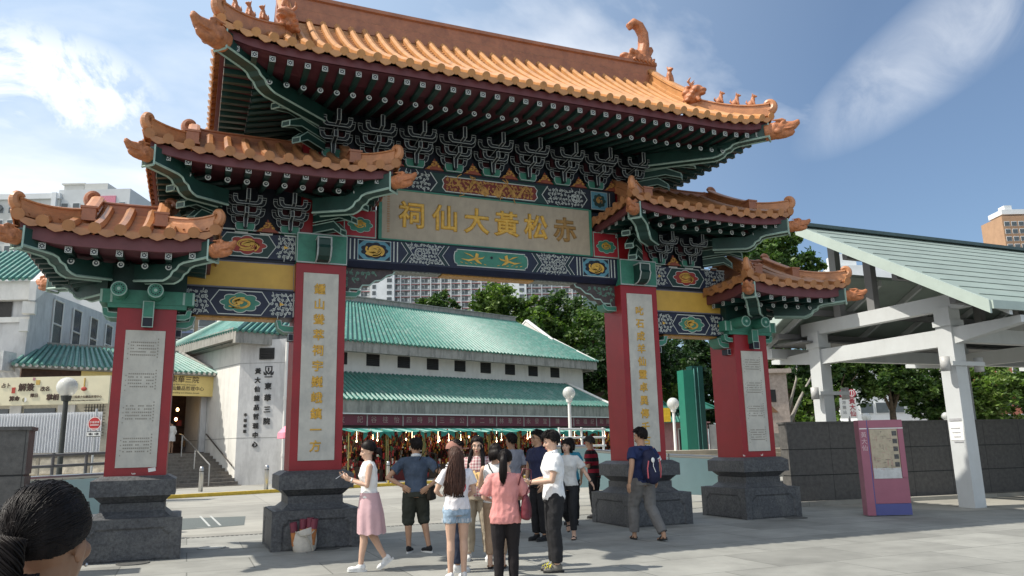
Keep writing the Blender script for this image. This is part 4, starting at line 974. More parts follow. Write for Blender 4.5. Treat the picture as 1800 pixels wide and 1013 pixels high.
# ---- pink umbrella by the corner wall
m=MB(); um=empty('parasol',(-1.75,14.4,0),0,'pink and dark parasol half hidden behind the inner left pillar','umbrella')
pk=mat('pink_cloth',(.75,.25,.33),.7,.06,4)
K=10; vs=[(0,0,2.75)]; fs=[]
for r_,z_ in ((.3,2.66),(.58,2.5),(.8,2.28)):
    for j in range(K): vs.append((r_*math.cos(2*PI*j/K),r_*math.sin(2*PI*j/K),z_))
for j in range(K):
    fs.append((0,1+j,1+(j+1)%K))
    for q in range(2): fs.append((1+q*K+j,1+q*K+(j+1)%K,1+(q+1)*K+(j+1)%K,1+(q+1)*K+j))
m.add(vs,fs)
for j in range(K):
    a=vs[1+2*K+j]; b=vs[1+2*K+(j+1)%K]; m.quad(a,b,(b[0]*1.02,b[1]*1.02,b[2]-.2),(a[0]*1.02,a[1]*1.02,a[2]-.2))
m.build('canopy',pk,um); m=MB(); m.tube([(0,0,0),(0,0,2.8)],.02,8); m.lathe([(.22,0),(.22,.06),(.05,.1),(0,.1)],14); m.build('pole',steel,um)
# ================= LEFT SIDE =================
F3=Vector((math.sin(YAW),math.cos(YAW),0)); R3=Vector((math.cos(YAW),-math.sin(YAW),0)); ZF=-YAW
# long cream banner on its building
bl=empty('banner_building',(-11.75,17.55,0),ZF,'low arcade building carrying a long cream fortune-telling banner','building')
m=MB(); m.box(-4,3.9,.35,1.2,0,4.4); m.build('wall',mat('beige_wall',(.45,.42,.34),.8),bl)
for x0,x1 in ((-1.2,.25),(.8,1.9)): m=MB(); m.box(x0,x1,.3,.36,2.5,3.3); m.build('window',glassD,bl)
m=MB(); m.box(.3,.7,.28,.36,2.2,3.4); m.box(2.0,2.6,.28,.36,2.2,3.4); m.build('pier',wallG,bl)
m=MB()
for k in range(7): m.box(3.0+k*.1,3.02+k*.1,.25,.27,2.2,3.4)
for k in range(10): m.box(2.95,3.7,.25,.27,2.3+k*.11,2.32+k*.11)
m.build('wire_grille',black,bl)
bn=empty('fortune_banner',(-11.72,17.33,3.39),ZF,'long cream banner with fortune-telling words, lantern and yin-yang mark','banner')
m=MB(); m.box(-3.5,3.9,0,.08,0,.97); m.build('cloth',cream,bn)
def bt(s,px,py,size,b=.004,mt=brownT):   # text placed from its fraction along the banner
    text('banner_lettering',s,size,mt,bn,TM(px,-.012,py),.003,b)
bt('占卜',.28,.68,.17); bt('解簽',1.0,.6,.28,.01); bt('改名',1.66,.54,.17); bt('飾品',2.62,.7,.17); bt('算命',.62,.22,.18,.007); bt('擇日',1.3,.32,.14); bt('掌相',1.95,.24,.22,.01)
bt('東華三院黃大仙籤品哲理中心',3.05,.24,.095,.001); bt('Tung Wah Fortune-telling and Oblation Arcade',3.05,.12,.06,0)
m=MB(); m.i=0; m.ell((3.02,-.02,.52),(.1,.02,.07)); m.i=1; m.box(3.0,3.04,-.02,0,.59,.9); m.i=0; m.box(.5,.62,-.014,0,.42,.62); m.i=1; m.box(1.32,1.46,-.014,0,.7,.86); m.i=2; m.box(1.2,1.28,-.014,0,.85,.95); m.i=0; m.ell((-.05,-.02,.2),(.12,.02,.07)); m.i=3; m.poly([(.98+.085*math.cos(k*PI/10),.18+.085*math.sin(k*PI/10)) for k in range(20)],-.015); m.i=4; m.poly([(.98+.08*math.cos(PI/2+k*PI/10),.18+.08*math.sin(PI/2+k*PI/10)) for k in range(11)],-.017)
m.build('printed_motif',[mat('print_red',(.4,.05,.03),.6),mat('print_ochre',(.5,.33,.08),.6),mat('print_mauve',(.4,.2,.22),.6),whiteP,mat('print_olive',(.3,.27,.14),.6)],bn)
# corrugated white hoarding, stone wall
m=MB(); n=150
for k in range(n):
    x=-1.2+k*.038*1.0; pts=[]
vs=[];fs=[]
for k in range(260): x=-2.5+k*.022; y=.035*(1 if k%4<2 else -1); vs+= [(x,y,0),(x,y,1.22)]
for k in range(259): fs.append((2*k,2*k+2,2*k+3,2*k+1))
m.add(vs,fs); m.build('corrugated_hoarding',mat('white_sheet_metal',(.72,.73,.74),.45,.04,2),None,loc=(-10.9,13.75,1.72),rz=ZF,label='white corrugated metal hoarding above the stone retaining wall',category='hoarding')
stoneC=mat('rough_stone',(.52,.46,.36),.85,.25,5,.9,9)
m=MB(); rnd=random.Random(3)
for row in range(3):
    x=-3.0+.2*row
    while x<2.3:
        wd=rnd.uniform(.45,.95); h=.5; z=row*.52
        o=[(x+.02,-.0),(x+wd-.02,-.0)]
        m.frus((x+wd/2,0),0,0,0,0,0,0) if False else None
        d=rnd.uniform(.03,.1); m.add([(x+.02,0,z+.02),(x+wd-.02,0,z+.02),(x+wd-.02,0,z+h),(x+.02,0,z+h),(x+.07,-d,z+.07),(x+wd-.07,-d,z+.06),(x+wd-.08,-d*1.1,z+h-.06),(x+.06,-d*.9,z+h-.05)],[(4,5,6,7),(0,1,5,4),(1,2,6,5),(2,3,7,6),(3,0,4,7)])
        x+=wd
m.i=1; m.box(-3.2,2.6,.0,.5,0,1.6); m.i=1; m.box(-3.2,2.6,-.1,.6,1.6,1.68)
m.build('stone_retaining_wall',[stoneC,mat('mortar_grey',(.22,.2,.17),.9)],None,loc=(-9.7,11.3,.04),rz=ZF,label='rough tan stone retaining wall below the white hoarding',category='wall')
# dark granite wall at far left
dgr=slab_mat('black_granite_cladding',(.045,.042,.040),1,.012,1.4,.62,.15)
dgrX=mat('granite_wall',(.085,.08,.074),.6,.25,9,.25,50,dirt=((.1,.095,.09),1.4,.5,(1,1,.6)))
def granite_wall(name,p0,p1,h,th,lab,grooves):
    p0=Vector(p0);p1=Vector(p1); l=(p1-p0).length; a=math.atan2(p1.y-p0.y,p1.x-p0.x)
    e=empty(name,p0,a,lab,'wall')
    m=MB(); z=0
    for g in grooves+[h]:
        m.i=0; m.box(0,l,0,th,z+(.0 if z==0 else .025),g); m.i=1; 
        if g<h: m.box(.02,l-.02,.02,th-.02,g-.01,g+.035)
        z=g
    m.build('cladding',[dgrX,black],e)
    m=MB(); m.box(-.03,l+.03,-.03,th+.03,h,h+.05); m.build('coping',dgrX,e)
    m=MB()
    for k in range(1,int(l/1.3)+1): m.box(k*1.3,k*1.3+.008,-.003,.0,.02,h)
    m.build('joints',black,e)
granite_wall('granite_wall',(-11.5,-1.75,0),(-7.56,-1.72,0),1.98,.5,'dark granite wall end at the far left edge',[.7,1.35])
def glass_parapet(pts,h,lab,name='glass_parapet'):
    e=empty(name,Vector(pts[0]),0,lab,'parapet',)
    glassB=mat('pale_blue_glass',(.42,.62,.63),.12,.05,1.5,spec=.6)
    o=Vector(pts[0])
    for a,b in zip(pts[:-1],pts[1:]):
        a=Vector(a)-o;b=Vector(b)-o; up=Vector((0,0,1)); nrm=Vector(((b-a).y,-(b-a).x,0)).normalized()*.02
        m=MB(); q=[a+up*.12,b+up*.12,b+up*(h-.08),a+up*(h-.08)]; m.add([x+nrm for x in q]+[x-nrm for x in q],[(0,1,2,3),(7,6,5,4),(0,4,5,1),(1,5,6,2),(2,6,7,3),(3,7,4,0)]); m.build('glass_panel',glassB,e)
        m=MB(); d=(b-a); 
        for z0,r in ((h-.03,.05),(h*.72,.02),(h*.12,.03)): m.tube([a+up*z0-nrm*1.5,b+up*z0-nrm*1.5],r,8)
        m.build('rail',steel,e)
        for p in (a,b): m=MB(); m.tube([p,p+up*(h+.02)],.035,8); m.build('post',steel,e)
    return e
glass_parapet([(-8.25,1.8,0),(-6.75,2.55,.03)],1.25,'pale blue glass parapet with grey rails behind the leftmost pedestal')
m=MB(); 
for z in (1.42,1.62): m.tube([(0,0,z),(1.75,.75,z+.05)],.028,8)
for t in (0,.32,.62,1): m.tube([(1.75*t,.75*t,0),(1.75*t,.75*t,1.68)],.03,8)
m.build('ramp_railing',mat('grey_rail',(.13,.13,.13),.5),None,loc=(-8.35,2.1,0),label='dark grey tubular railing above the left glass parapet',category='railing')
# left grey building with green roof
lb=empty('grey_building',(-12.6,26.4,0),0,'tall grey rendered building with a jade roof corner and a row of tall windows','building')
dR=Vector((.21,.98,0)); nR=Vector((.98,-.21,0)); dL=Vector((-.92,.385,0))
def V(a,b,z): p=dL*a+dR*b; return (p.x,p.y,z)
m=MB(); m.add([V(0,0,0),V(9,0,0),V(9,0,9.0),V(0,0,9.0)],[(0,1,2,3)]); m.add([V(0,0,0),V(0,26,0),V(0,26,10.6),V(0,0,9.4)],[(0,1,2,3)]); m.build('wall',wallG,lb)
m=MB(); m.add([V(0,-.05,8.7),V(9,-.05,8.7),V(9,-.05,9.6),V(0,-.05,9.6)],[(0,1,2,3)]); m.add([V(-.25,-.3,9.6),V(9,-.3,9.6),V(9,-.3,8.72),V(-.25,-.3,8.72)],[(0,1,2,3)]); m.add([V(-.1,-.12,7.7),V(9,-.12,7.7),V(9,-.12,7.95),V(-.1,-.12,7.95)],[(0,1,2,3)])
m.add([V(0,-.1,5.6),V(9,-.1,5.6),V(9,-.1,5.65),V(0,-.1,5.65)],[(0,1,2,3)]); m.build('cornice',wallW,lb)
m=MB(); tiled(m,V(9,-.5,9.65),V(-.1,-.5,9.65),V(-.1,3.2,11.9),V(9,3.2,11.9),.3,.09); m.build('roof',[jade,jadeD],lb)
m=MB(); A,B,D,E=Vector(V(-.2,-.7,9.5)),Vector(V(-.2,3.2,12.1)),Vector(V(-.2,3.2,11.0)),Vector(V(-.2,-.7,8.6)); w_=nR*.3; m.add([A,B,D,E,A+w_,B+w_,D+w_,E+w_],[(0,1,2,3),(7,6,5,4),(0,4,5,1),(3,2,6,7),(0,3,7,4)])
for z,o in ((8.3,0),(7.5,.15)): m.cb(V(-.15+o,-.35,z),(.5-o,.5-o,.55))
m.build('gable_coping',wallW,lb)
for k in range(5):
    m=MB(); a=2.6+k*2.6; p=[V(-.03,a,7.0),V(-.03,a+1.2,7.0),V(-.03,a+1.2,9.3),V(-.03,a,9.3)]; m.add(p,[(0,1,2,3)]); wn=m.build('window',glassD,lb)
    m=MB(); 
    for z in (7.0,8.1,9.3): m.tube([V(-.05,a,z),V(-.05,a+1.2,z)],.05,4)
    for q in (a,a+1.2): m.tube([V(-.05,q,7.0),V(-.05,q,9.3)],.05,4)
    m.build('frame',wallW,wn)
m=MB(); p=[V(-.08,16,5.6),V(-.08,24,5.6),V(-.08,24,8.6),V(-.08,16,9.0)]; m.add(p,[(0,1,2,3)]); m.tube([V(-.25,16,9.05),V(-.25,24,8.65)],.14,6); m.tube([V(-.2,20,5.6),V(-.2,20,8.8)],.1,6); m.tube([V(-.2,15.5,5),V(-.2,15.5,9)],.07,6); m.build('annex_panel',mat('blue_grey_panel',(.36,.38,.41),.7,.06,2),lb)
louv_p=MB(); louv_p.add([V(.8,-.06,7.95),V(2.0,-.06,7.95),V(2.0,-.06,8.68),V(.8,-.06,8.68)],[(0,1,2,3)]); louv_p.build('louvre_window',louv,lb)
m=MB(); m.box(0,1.2,-.9,0,0,.85); ac=m.build('air_conditioner',mat('ac_white',(.55,.55,.53),.6),None,loc=(-13.9,26.2,5.35),rz=ZF,label='pale air conditioner box hung on the grey building wall',category='air conditioner')
m=MB(); 
for k in range(3):
    for q in range(2): m.box(.15+.5*q,.5+.5*q,-.93,-.9,.1+.25*k,.28+.25*k)
m.build('vent_grille',black,ac)
# ================= CANOPY, WALL, TOTEM =================
cop=mat('patina_copper_sheet',(.25,.30,.265),.5,.1,1.2,.05,10,dirt=((.28,.36,.31),1.0,.5,(.4,2,1)))
copE=mat('pale_green_edge_board',(.37,.44,.40),.5,.06,2)
frameW=mat('grey_white_steel',(.50,.52,.52),.5,.04,2,dirt=((.42,.43,.42),2,.4,(1,1,.4)))
soff=mat('grey_soffit',(.17,.17,.17),.6,.06,2)
cp=empty('station_canopy',(0,0,0),0,'pale green metal roof canopy on grey white steel portal frames at right','canopy')
UG=10.5; U1=46; AP=(2.25,7.72); EV=(-3.25,4.5); A2=(1.5,6.2); BK=(4.6,4.62)
def slopez(v): return AP[1]+(v-AP[0])*((AP[1]-EV[1])/(AP[0]-EV[0])) if v<AP[0] else A2[1]+(v-A2[0])*((BK[1]-A2[1])/(BK[0]-A2[0]))
m=MB(); m.i=0
for (v0,z0),(v1,z1) in ((EV,AP),(A2,BK)):
    m.add([(UG,v0,z0),(U1,v0,z0),(U1,v1,z1),(UG,v1,z1),(UG,v0,z0-.09),(U1,v0,z0-.09),(U1,v1,z1-.09),(UG,v1,z1-.09)],[(0,1,2,3),(7,6,5,4),(0,4,5,1)])
rs=m.build('roof_sheet',cop,cp)
m=MB(); rnd=random.Random(6)
for k in range(1,12):
    v=EV[0]+(AP[0]-EV[0])*k/12; z=slopez(v); m.box(UG+.3,U1,v-.012,v+.012,z+.002,z+.014)
    for q in range(14): u=UG+1+rnd.random()*30; m.box(u,u+.02,v-.35,v+.02,z-.2,z-.02+.02) if False else None
m.build('roof_seams',mat('seam_green',(.21,.25,.22),.6),rs)
m=MB(); m.box(UG-.05,U1,AP[0]-.15,AP[0]+.15,AP[1]+.0,AP[1]+.1); m.build('ridge_cap',mat('dark_ridge',(.06,.09,.085),.5),rs)
m=MB()
for (v0,z0),(v1,z1) in ((EV,AP),(A2,BK)):
    a=[(v0,z0+.04),(v1,z1+.04),(v1,z1-.26),(v0,z0-.26)] if v0<AP[0] else [(v0,z0+.04),(v1,z1+.04),(v1,z1-.3),(v0,z0-.3)]
    m.prism(a,'x',UG-.06,UG-.002)
m.build('gable_edge',copE,cp)
m=MB(); m.box(UG,U1,EV[0]-.05,EV[0]-.002,EV[1]-.16,EV[1]+.03); m.build('eave_edge',copE,cp)
# lower skirt roof in front, starting further along
m=MB(); m.add([(15,-3.4,4.28),(U1,-3.4,4.28),(U1,-4.6,3.72),(15,-4.6,3.72)],[(0,1,2,3)]); m.add([(15,-3.4,4.2),(U1,-3.4,4.2),(U1,-4.6,3.6),(15,-4.6,3.6)],[(0,1,2,3)]); m.build('skirt_roof',cop,cp)
# underside rafters and purlins
m=MB()
for k in range(20):
    u=UG+.6+k*1.6
    for (v0,z0),(v1,z1) in ((EV,AP),(A2,BK)):
        m.prism([(v0,z0-.1),(v1,z1-.1),(v1,z1-.26),(v0,z0-.26)],'x',u-.05,u+.05)
m.build('rafters',frameW,cp)
m=MB()
for v in (-2.2,-.7,.8,2.6,3.7): z=slopez(v)-.3; m.box(UG+.2,U1,v-.08,v+.08,z-.16,z)
m.build('purlins',soff,cp)
for u in (11.6,17.4,23.2,29.0,34.8):
    fr=empty('portal_frame',(u,0,0)); fr.parent=cp
    for v in (-1.3,3.0):
        m=MB(); m.box(-.19,.19,v-.21,v+.21,0,4.75); m.box(-.23,.23,v-.25,v+.25,4.28,4.42); m.build('column',frameW,fr)
    m=MB(); m.prism([(-3.2,4.1),(-1.3,3.8),(3.0,3.8),(4.9,4.0),(4.9,4.12),(3.0,4.22),(-1.3,4.22),(-3.2,4.26)],'x',-.13,.13); m.build('lower_beam',frameW,fr)
    m=MB(); m.box(-.13,.13,-1.9,3.5,4.68,5.05); m.build('upper_beam',frameW,fr)
    for v in (AP[0]-1.4,AP[0]-.2): m=MB(); m.box(-.1,.1,v-.12,v+.12,5.05,slopez(v)-.3); m.build('king_post',soff,fr)
m=MB()
for v in (-1.3,3.0): m.box(11.8,U1,v-.12,v+.12,3.9,4.25)
m.box(UG+.4,U1,4.2,4.5,4.1,4.4); m.build('tie_beam',frameW,cp)
m=MB(); m.box(UG+.5,U1,3.0,4.3,4.45,4.5); m.build('inner_soffit',soff,cp)
m=MB(); m.box(-.21,.21,-.012,-.0,.0,.0)
# notice strips on the front column
nt_=MB(); nt_.i=0; nt_.box(11.402,11.409,-1.49,-1.12,1.55,1.98); nt_.i=1; nt_.box(11.397,11.402,-1.46,-1.15,2.0,2.06); nt_.box(11.397,11.402,-1.44,-1.2,1.5,1.53)
for k in range(3): nt_.box(11.396,11.402,-1.4,-1.22+.03*k,1.62+.1*k,1.64+.1*k)
nt_.build('notice',[whiteP,mat('notice_grey',(.35,.35,.36),.6)],cp)
# up-down lights on the columns
for (u,v,z,lab) in ((11.6,3.0,2.95,'cylindrical wall light on the rear canopy column'),(11.6,-1.3,3.35,'cylindrical wall light on the front canopy column')):
    L_=empty('column_light',(u,v,z),0,lab,'lamp','lights on the canopy columns')
    m=MB(); m.lathe([(0,-.17),(.11,-.17),(.11,.17),(0,.17)],16,(-.4,-.1,0)); m.build('lamp_body',mat('lamp_grey',(.42,.42,.41),.5),L_,True)
    m=MB(); m.box(-.36,.75,-.27,-.22,-.05,.05); m.build('arm',frameW,L_); m=MB(); m.lathe([(0,-.17),(.11,-.17),(.11,.17),(0,.17)],16,(.75,-.1,0)); m.build('lamp_body',MATS['lamp_grey'],L_,True)
granite_wall('granite_wall',(8.9,1.62,0),(26,-.1,0),2.05,.35,'long dark granite wall with horizontal grooves under the canopy',[.72,1.38])
m=MB(); m.add([(8.6,1.2,0),(26,-.6,0),(26,-.3,0),(8.6,1.5,0),(8.6,1.2,.1),(26,-.6,.1),(26,-.3,.1),(8.6,1.5,.1)],[(4,5,6,7),(0,1,5,4),(0,4,7,3)]); m.build('kerb',conc,kind='structure')
m=MB(); m.quad((10.6,-1.9,.004),(40,-5.5,.004),(40,-1.8,.004),(9.4,1.2,.004)); m.build('canopy_floor',conc,kind='structure')
glass_parapet([(3.85,5.0,.36),(4.88,5.0,.36)],1.25,'short glass parapet with white posts behind the man in red and black')
glass_parapet([(4.88,5.0,.3),(7.0,4.3,.12),(9.3,4.15,-.02)],1.2,'pale blue glass parapet running behind the right pedestals')
m=MB()
for t in (0,1,2): m.tube([(.9*t,.3*t,0),(.9*t,.3*t,1.75)],.035,8)
for z in (1.2,1.45,1.7): m.tube([(0,0,z),(1.9,.64,z)],.03,8)
m.build('white_railing',whiteP,None,loc=(4.6,6.3,.4),label='white tubular railing behind the man in red and black',category='railing')
m=MB()
for k in range(5): m.box(0,9,.35*k,.35*k+2,.16*k,.16*(k+1))
m.build('stone_steps',mat('tan_steps',(.36,.32,.25),.85,.15,5),None,loc=(8.5,9.5,.55),rz=-.1,label='tan stone steps beyond the glass parapet at right',category='steps')
# map totem
tm=empty('map_totem',(8.42,-1.78,0),math.atan2(-.36,.86),'pink station map totem with blue base stripe by the granite wall','sign')
pinkT=mat('totem_pink',(.31,.105,.15),.4,.06,3); blueT=mat('totem_blue',(.075,.085,.25),.45,.06,3)
m=MB(); m.box(-.28,.5,0,.14,.26,2.02); m.box(-.46,-.285,-.03,.2,.02,2.02); m.box(-.46,.5,-.012,-.0,1.86,2.0); m.build('body',pinkT,tm)
m=MB(); m.box(-.28,.5,-.006,.14,.02,.255); m.build('base_stripe',blueT,tm)
m=MB(); m.box(-.284,-.262,-.02,.01,.03,2.02); m.build('edge_stripe',blueT,tm)
m=MB(); m.box(-.45,-.29,-.036,-.03,1.83,1.85); m.box(-.24,.5,-.02,-.012,1.83,1.85); m.build('white_line',whiteP,tm)
m=MB(); m.i=0; m.box(-.23,.37,-.012,-.0,.78,1.82); m.i=1; m.box(-.23,.37,-.0125,-.012,.78,1.0); rnd=random.Random(9)
for k in range(70):
    m.i=rnd.choice([2,2,3,4]); x,z=rnd.uniform(-.2,.22),rnd.uniform(.95,1.78); 
    if rnd.random()<.5: m.box(x,x+rnd.uniform(.02,.14),-.0145,-.0125,z,z+.006)
    else: m.box(x,x+.007,-.0145,-.0125,z,z+rnd.uniform(.02,.12))
for k in range(5): m.i=5; m.box(.25,.35,-.0145,-.012,1.68-k*.165,1.78-k*.165)
mp_=m.build('map_sheet',[mat('map_buff',(.42,.36,.26),.5,.12,7),mat('map_white',(.5,.51,.5),.4),mat('map_pink',(.42,.22,.2),.5),mat('map_olive',(.33,.32,.2),.5),mat('map_dark',(.1,.09,.08),.5),mat('map_photo',(.07,.07,.07),.5,.6,30)],tm)
m=MB(); m.box(.375,.49,-.03,0,.8,1.83); m.build('frame_bar',pinkT,tm)
for q,ch in enumerate('黃大仙'): text('totem_character',ch,.13,mat('totem_text',(.6,.42,.45),.5),tm,TM(-.37,-.034,1.7-.14*q),.002)
# station sign with twin oval emblems
ss=empty('station_sign',(25.9,16.0,0),ZF,'white station name board under two red oval emblems beyond the granite wall','sign')
m=MB(); m.tube([(0,.05,0),(0,.05,2.8)],.06,8); m.build('pole',mat('grey_rail',(.13,.13,.13),.5),ss)
m=MB(); m.box(-.42,.42,0,.08,2.7,3.75); b_=m.build('board',whiteP,ss)
for x in (-.22,.22):
    m=MB(); m.i=0; m.poly([(x+.22*math.cos(k*PI/14),3.98+.22*math.sin(k*PI/14)) for k in range(28)],-.02); m.i=1
    m.strip([(x+.13*math.cos(k*PI/10),3.98+.16*math.sin(k*PI/10)) for k in range(20)],.035,-.024,True); m.strip([(x,3.82),(x,4.14)],.04,-.025); m.build('emblem',[mat('emblem_red',(.45,.03,.06),.5),whiteP],ss)
for q,ch in enumerate('黃大仙'): text('sign_character',ch,.32,mat('sign_red',(.4,.04,.06),.5),b_,TM(.2,-.012,3.56-.32*q),.004,.004)
for q,ch in enumerate('港鐵站'): text('sign_character',ch,.2,mat('sign_grey',(.3,.3,.3),.5),b_,TM(-.22,-.012,3.5-.25*q),.003)
# ---------------- globe lamps
def globe_lamp(x,y,z,h,r,lab,dark=False):
    e=empty('globe_lamp',(x,y,z),0,lab,'street lamp','globe lamps on slim posts')
    m=MB(); m.lathe([(.09,0),(.09,.25),(.06,.3),(.05,h-r-.1),(.09,h-r-.08),(.11,h-r+.02),(0,h-r+.02)],12); m.build('post',mat('lamp_post_dark',(.05,.055,.05),.5) if dark else whiteP,e)
    m=MB(); m.ell((0,0,h),(r,r,r),24,16); g=m.build('globe',mat('lamp_globe',(.74,.75,.72),.18,.03,3,spec=.6,alpha=.62),e,True)
    m=MB(); m.lathe([(.045,h-r),(.045,h+.05),(.06,h+.06),(.06,h+.1),(0,h+.1)],10); m.build('bulb_holder',mat('bulb_holder',(.6,.58,.52),.5),e)
globe_lamp(-7.92,4.27,0,3.05,.205,'globe lamp on a dark post in front of the cream banner',True)
globe_lamp(5.58,7.52,.3,2.95,.2,'globe lamp on a white post before the plum signs')
globe_lamp(11.69,10.82,.3,2.82,.23,'globe lamp on a white post between the two right pillars')
globe_lamp(28.22,20.18,0,3.1,.2,'globe lamp left of the rear canopy column'); globe_lamp(32.9,21.5,0,2.95,.27,'globe lamp above the pink map totem'); globe_lamp(34.7,17.5,0,2.85,.22,'globe lamp left of the front canopy column')
# no entry sign
ns=empty('road_sign',(-7.9,10.0,0),ZF,'red round no-entry sign over a two-way arrow plate','sign')
m=MB(); m.tube([(0,0.03,1.0),(0,.03,2.9)],.03,8); m.build('post',steel,ns)
m=MB(); m.i=0; m.poly([(.19*math.cos(k*PI/16),2.49+.19*math.sin(k*PI/16)) for k in range(32)],-.02); m.i=1; m.strip([(.175*math.cos(k*PI/16),2.49+.175*math.sin(k*PI/16)) for k in range(32)],.018,-.024,True); m.box(-.12,.12,-.026,-.02,2.44,2.46); m.box(-.1,.1,-.026,-.02,2.35,2.36)
text('sign_character','不准停車',.07,whiteP,m.build('disc',[mat('sign_red2',(.5,.03,.03),.5),whiteP],ns),TM(0,-.027,2.52),.002)
m=MB(); m.i=1; m.box(-.2,.2,-.02,0,2.13,2.28); m.i=0
for s in (-1,1): m.add([(s*.16,-.024,2.205),(s*.08,-.024,2.245),(s*.08,-.024,2.22),(s*.02,-.024,2.22),(s*.02,-.024,2.19),(s*.08,-.024,2.19),(s*.08,-.024,2.165)],[tuple(range(7))])
m.strip([(-.19,2.14),(.19,2.14),(.19,2.27),(-.19,2.27)],.018,-.024,True)
m.build('arrow_plate',[black,whiteP],ns)
# bag of bamboo cups against the pedestal
BS=.86
bg_=empty('canvas_bag',(-3.62,-.93,0),0,'cream canvas bag full of fortune cups leaning on the inner left pedestal','bag')
m=MB(); vs=[];fs=[]; K=20
for r_,(z_,sx,sy) in enumerate(((0,.19,.11),(.04,.21,.13),(.18,.23,.14),(.32,.225,.13),(.40,.215,.12))):
    for j in range(K):
        a=2*PI*j/K; q=1+.05*math.sin(a*5+r_)+.03*math.sin(a*9); vs.append((sx*q*math.cos(a),sy*q*math.sin(a),z_+(.06*math.cos(a+.4) if r_==4 else .02*math.sin(3*a) if r_==3 else 0)))
for r_ in range(4):
    for j in range(K): fs.append((r_*K+j,r_*K+(j+1)%K,(r_+1)*K+(j+1)%K,(r_+1)*K+j))
m.add(vs,fs); m.build('sack',mat('canvas',(.56,.52,.45),.85,.08,14,.4,12),bg_,True)
m=MB(); m.tube([(-.19,-.11,.38),(-.1,-.16,.31),(.02,-.18,.28),(.12,-.16,.12),(.15,-.15,.02)],.012,6); m.tube([(.17,-.1,.39),(.1,-.16,.32),(-.05,-.18,.3)],.012,6); m.build('cord',mat('cord',(.42,.38,.3),.8),bg_)
rnd=random.Random(5)
for k,(x,y,h,tl) in enumerate(((-.17,0,.55,-.12),(-.05,.02,.60,.04),(.07,0,.62,.05),(.13,-.04,.60,.09))):
    bg_.scale=(BS,BS,BS)
    e=empty('stick_cup',(-3.62+x*BS,-.93+y*BS,.10),0,('purple-rimmed cup leaning left in the bag','tallest cup left of centre in the bag','tallest cup right of centre in the bag','cup leaning right in the bag')[k],'cup','fortune cups in the canvas bag')
    e.rotation_euler=(.05,tl,0); e.scale=(BS,BS,BS)
    m=MB(); m.i=0; m.lathe([(.062,0),(.064,h-.28),(.0,h-.28)],12); m.i=1; m.lathe([(.066,h-.3),(.068,h-.12),(.06,h-.12),(.058,h-.3)],12); m.build('cup',[mat('bamboo_orange',(.45,.17,.05),.6,.2,10),mat('cup_purple',(.17,.03,.05),.5)],e)
# ================= TREES =================
barkM=mat('bark',(.10,.075,.05),.85,.3,6,.5,12); barkG=mat('pale_bark',(.27,.25,.22),.85,.2,6,.4,12)
def leafmat(n,c):
    m=mat(n,c,.5,.35,1.2,spec=.35); nt=m.node_tree; b=nt.nodes['Principled BSDF']
    o=[x for x in nt.nodes if x.bl_idname=='ShaderNodeOutputMaterial'][0]
    tr=nt.nodes.new('ShaderNodeBsdfTranslucent'); tr.inputs[0].default_value=(c[0]*1.3,c[1]*1.5,c[2]*.6,1); mx=nt.nodes.new('ShaderNodeMixShader'); mx.inputs[0].default_value=.3
    nt.links.new(b.outputs[0],mx.inputs[1]); nt.links.new(tr.outputs[0],mx.inputs[2]); nt.links.new(mx.outputs[0],o.inputs['Surface']); return m
LF={'dark':[leafmat('leaf_dark_a',(.012,.034,.009)),leafmat('leaf_dark_b',(.022,.055,.014)),leafmat('leaf_dark_c',(.042,.085,.02))],
    'mid':[leafmat('leaf_mid_a',(.025,.06,.012)),leafmat('leaf_mid_b',(.055,.105,.022)),leafmat('leaf_mid_c',(.095,.155,.035))],
    'light':[leafmat('leaf_light_a',(.05,.095,.018)),leafmat('leaf_light_b',(.12,.2,.035)),leafmat('leaf_light_c',(.16,.22,.06))]}
def tree(loc,lab,clumps,trunk,kind='dark',leaf=.2,n=700,seed=1,group=None,bark=None,name='tree'):
    """clumps: (x,y,z,rx,ry,rz) relative to the trunk foot; trunk: list of limb polylines with radii"""
    rnd=random.Random(seed); t=empty(name,loc,0,lab,'tree',group)
    m=MB()
    for pts,r0,r1 in trunk: k=len(pts); m.tube(pts,[r0+(r1-r0)*q/(k-1) for q in range(k)],8)
    m.build('trunk',bark or barkM,t,True)
    vs=[];fs=[];mi=[]
    for (x,y,z,rx,ry,rz) in clumps:
        subs=[]
        for _ in range(max(5,int(n/60))):
            while 1:
                p=Vector((rnd.uniform(-1,1),rnd.uniform(-1,1),rnd.uniform(-1,1)))
                if .25<p.length<1: break
            p=p.normalized()*(.45+.6*rnd.random()**.6); subs.append((Vector((x+p.x*rx,y+p.y*ry,z+p.z*rz)),rnd.uniform(.2,.42)*min(rx,rz),rnd.choice((0,0,1,1,2)) ))
        for q in range(n):
            c,rr,k=rnd.choice(subs); d=Vector((rnd.gauss(0,1),rnd.gauss(0,1),rnd.gauss(0,.75)))*rr*.55
            p=c+d; s=leaf*rnd.uniform(.6,1.35)
            a=Vector((rnd.uniform(-1,1),rnd.uniform(-1,1),rnd.uniform(-.7,.5))).normalized(); b=a.cross(Vector((rnd.uniform(-1,1),rnd.uniform(-1,1),rnd.uniform(-.2,1)))).normalized()
            o=len(vs); vs+= [p-a*s,p+b*s*.45,p+a*s,p-b*s*.45]; fs.append((o,o+1,o+2,o+3)); mi.append(min(2,max(0,k+rnd.choice((-1,0,0,0,1)))))
    me=bpy.data.meshes.new('crown'); me.from_pydata(vs,[],fs)
    for q in LF[kind]: me.materials.append(q)
    me.polygons.foreach_set('material_index',mi); me.update(); link('crown',me,t)
    return t
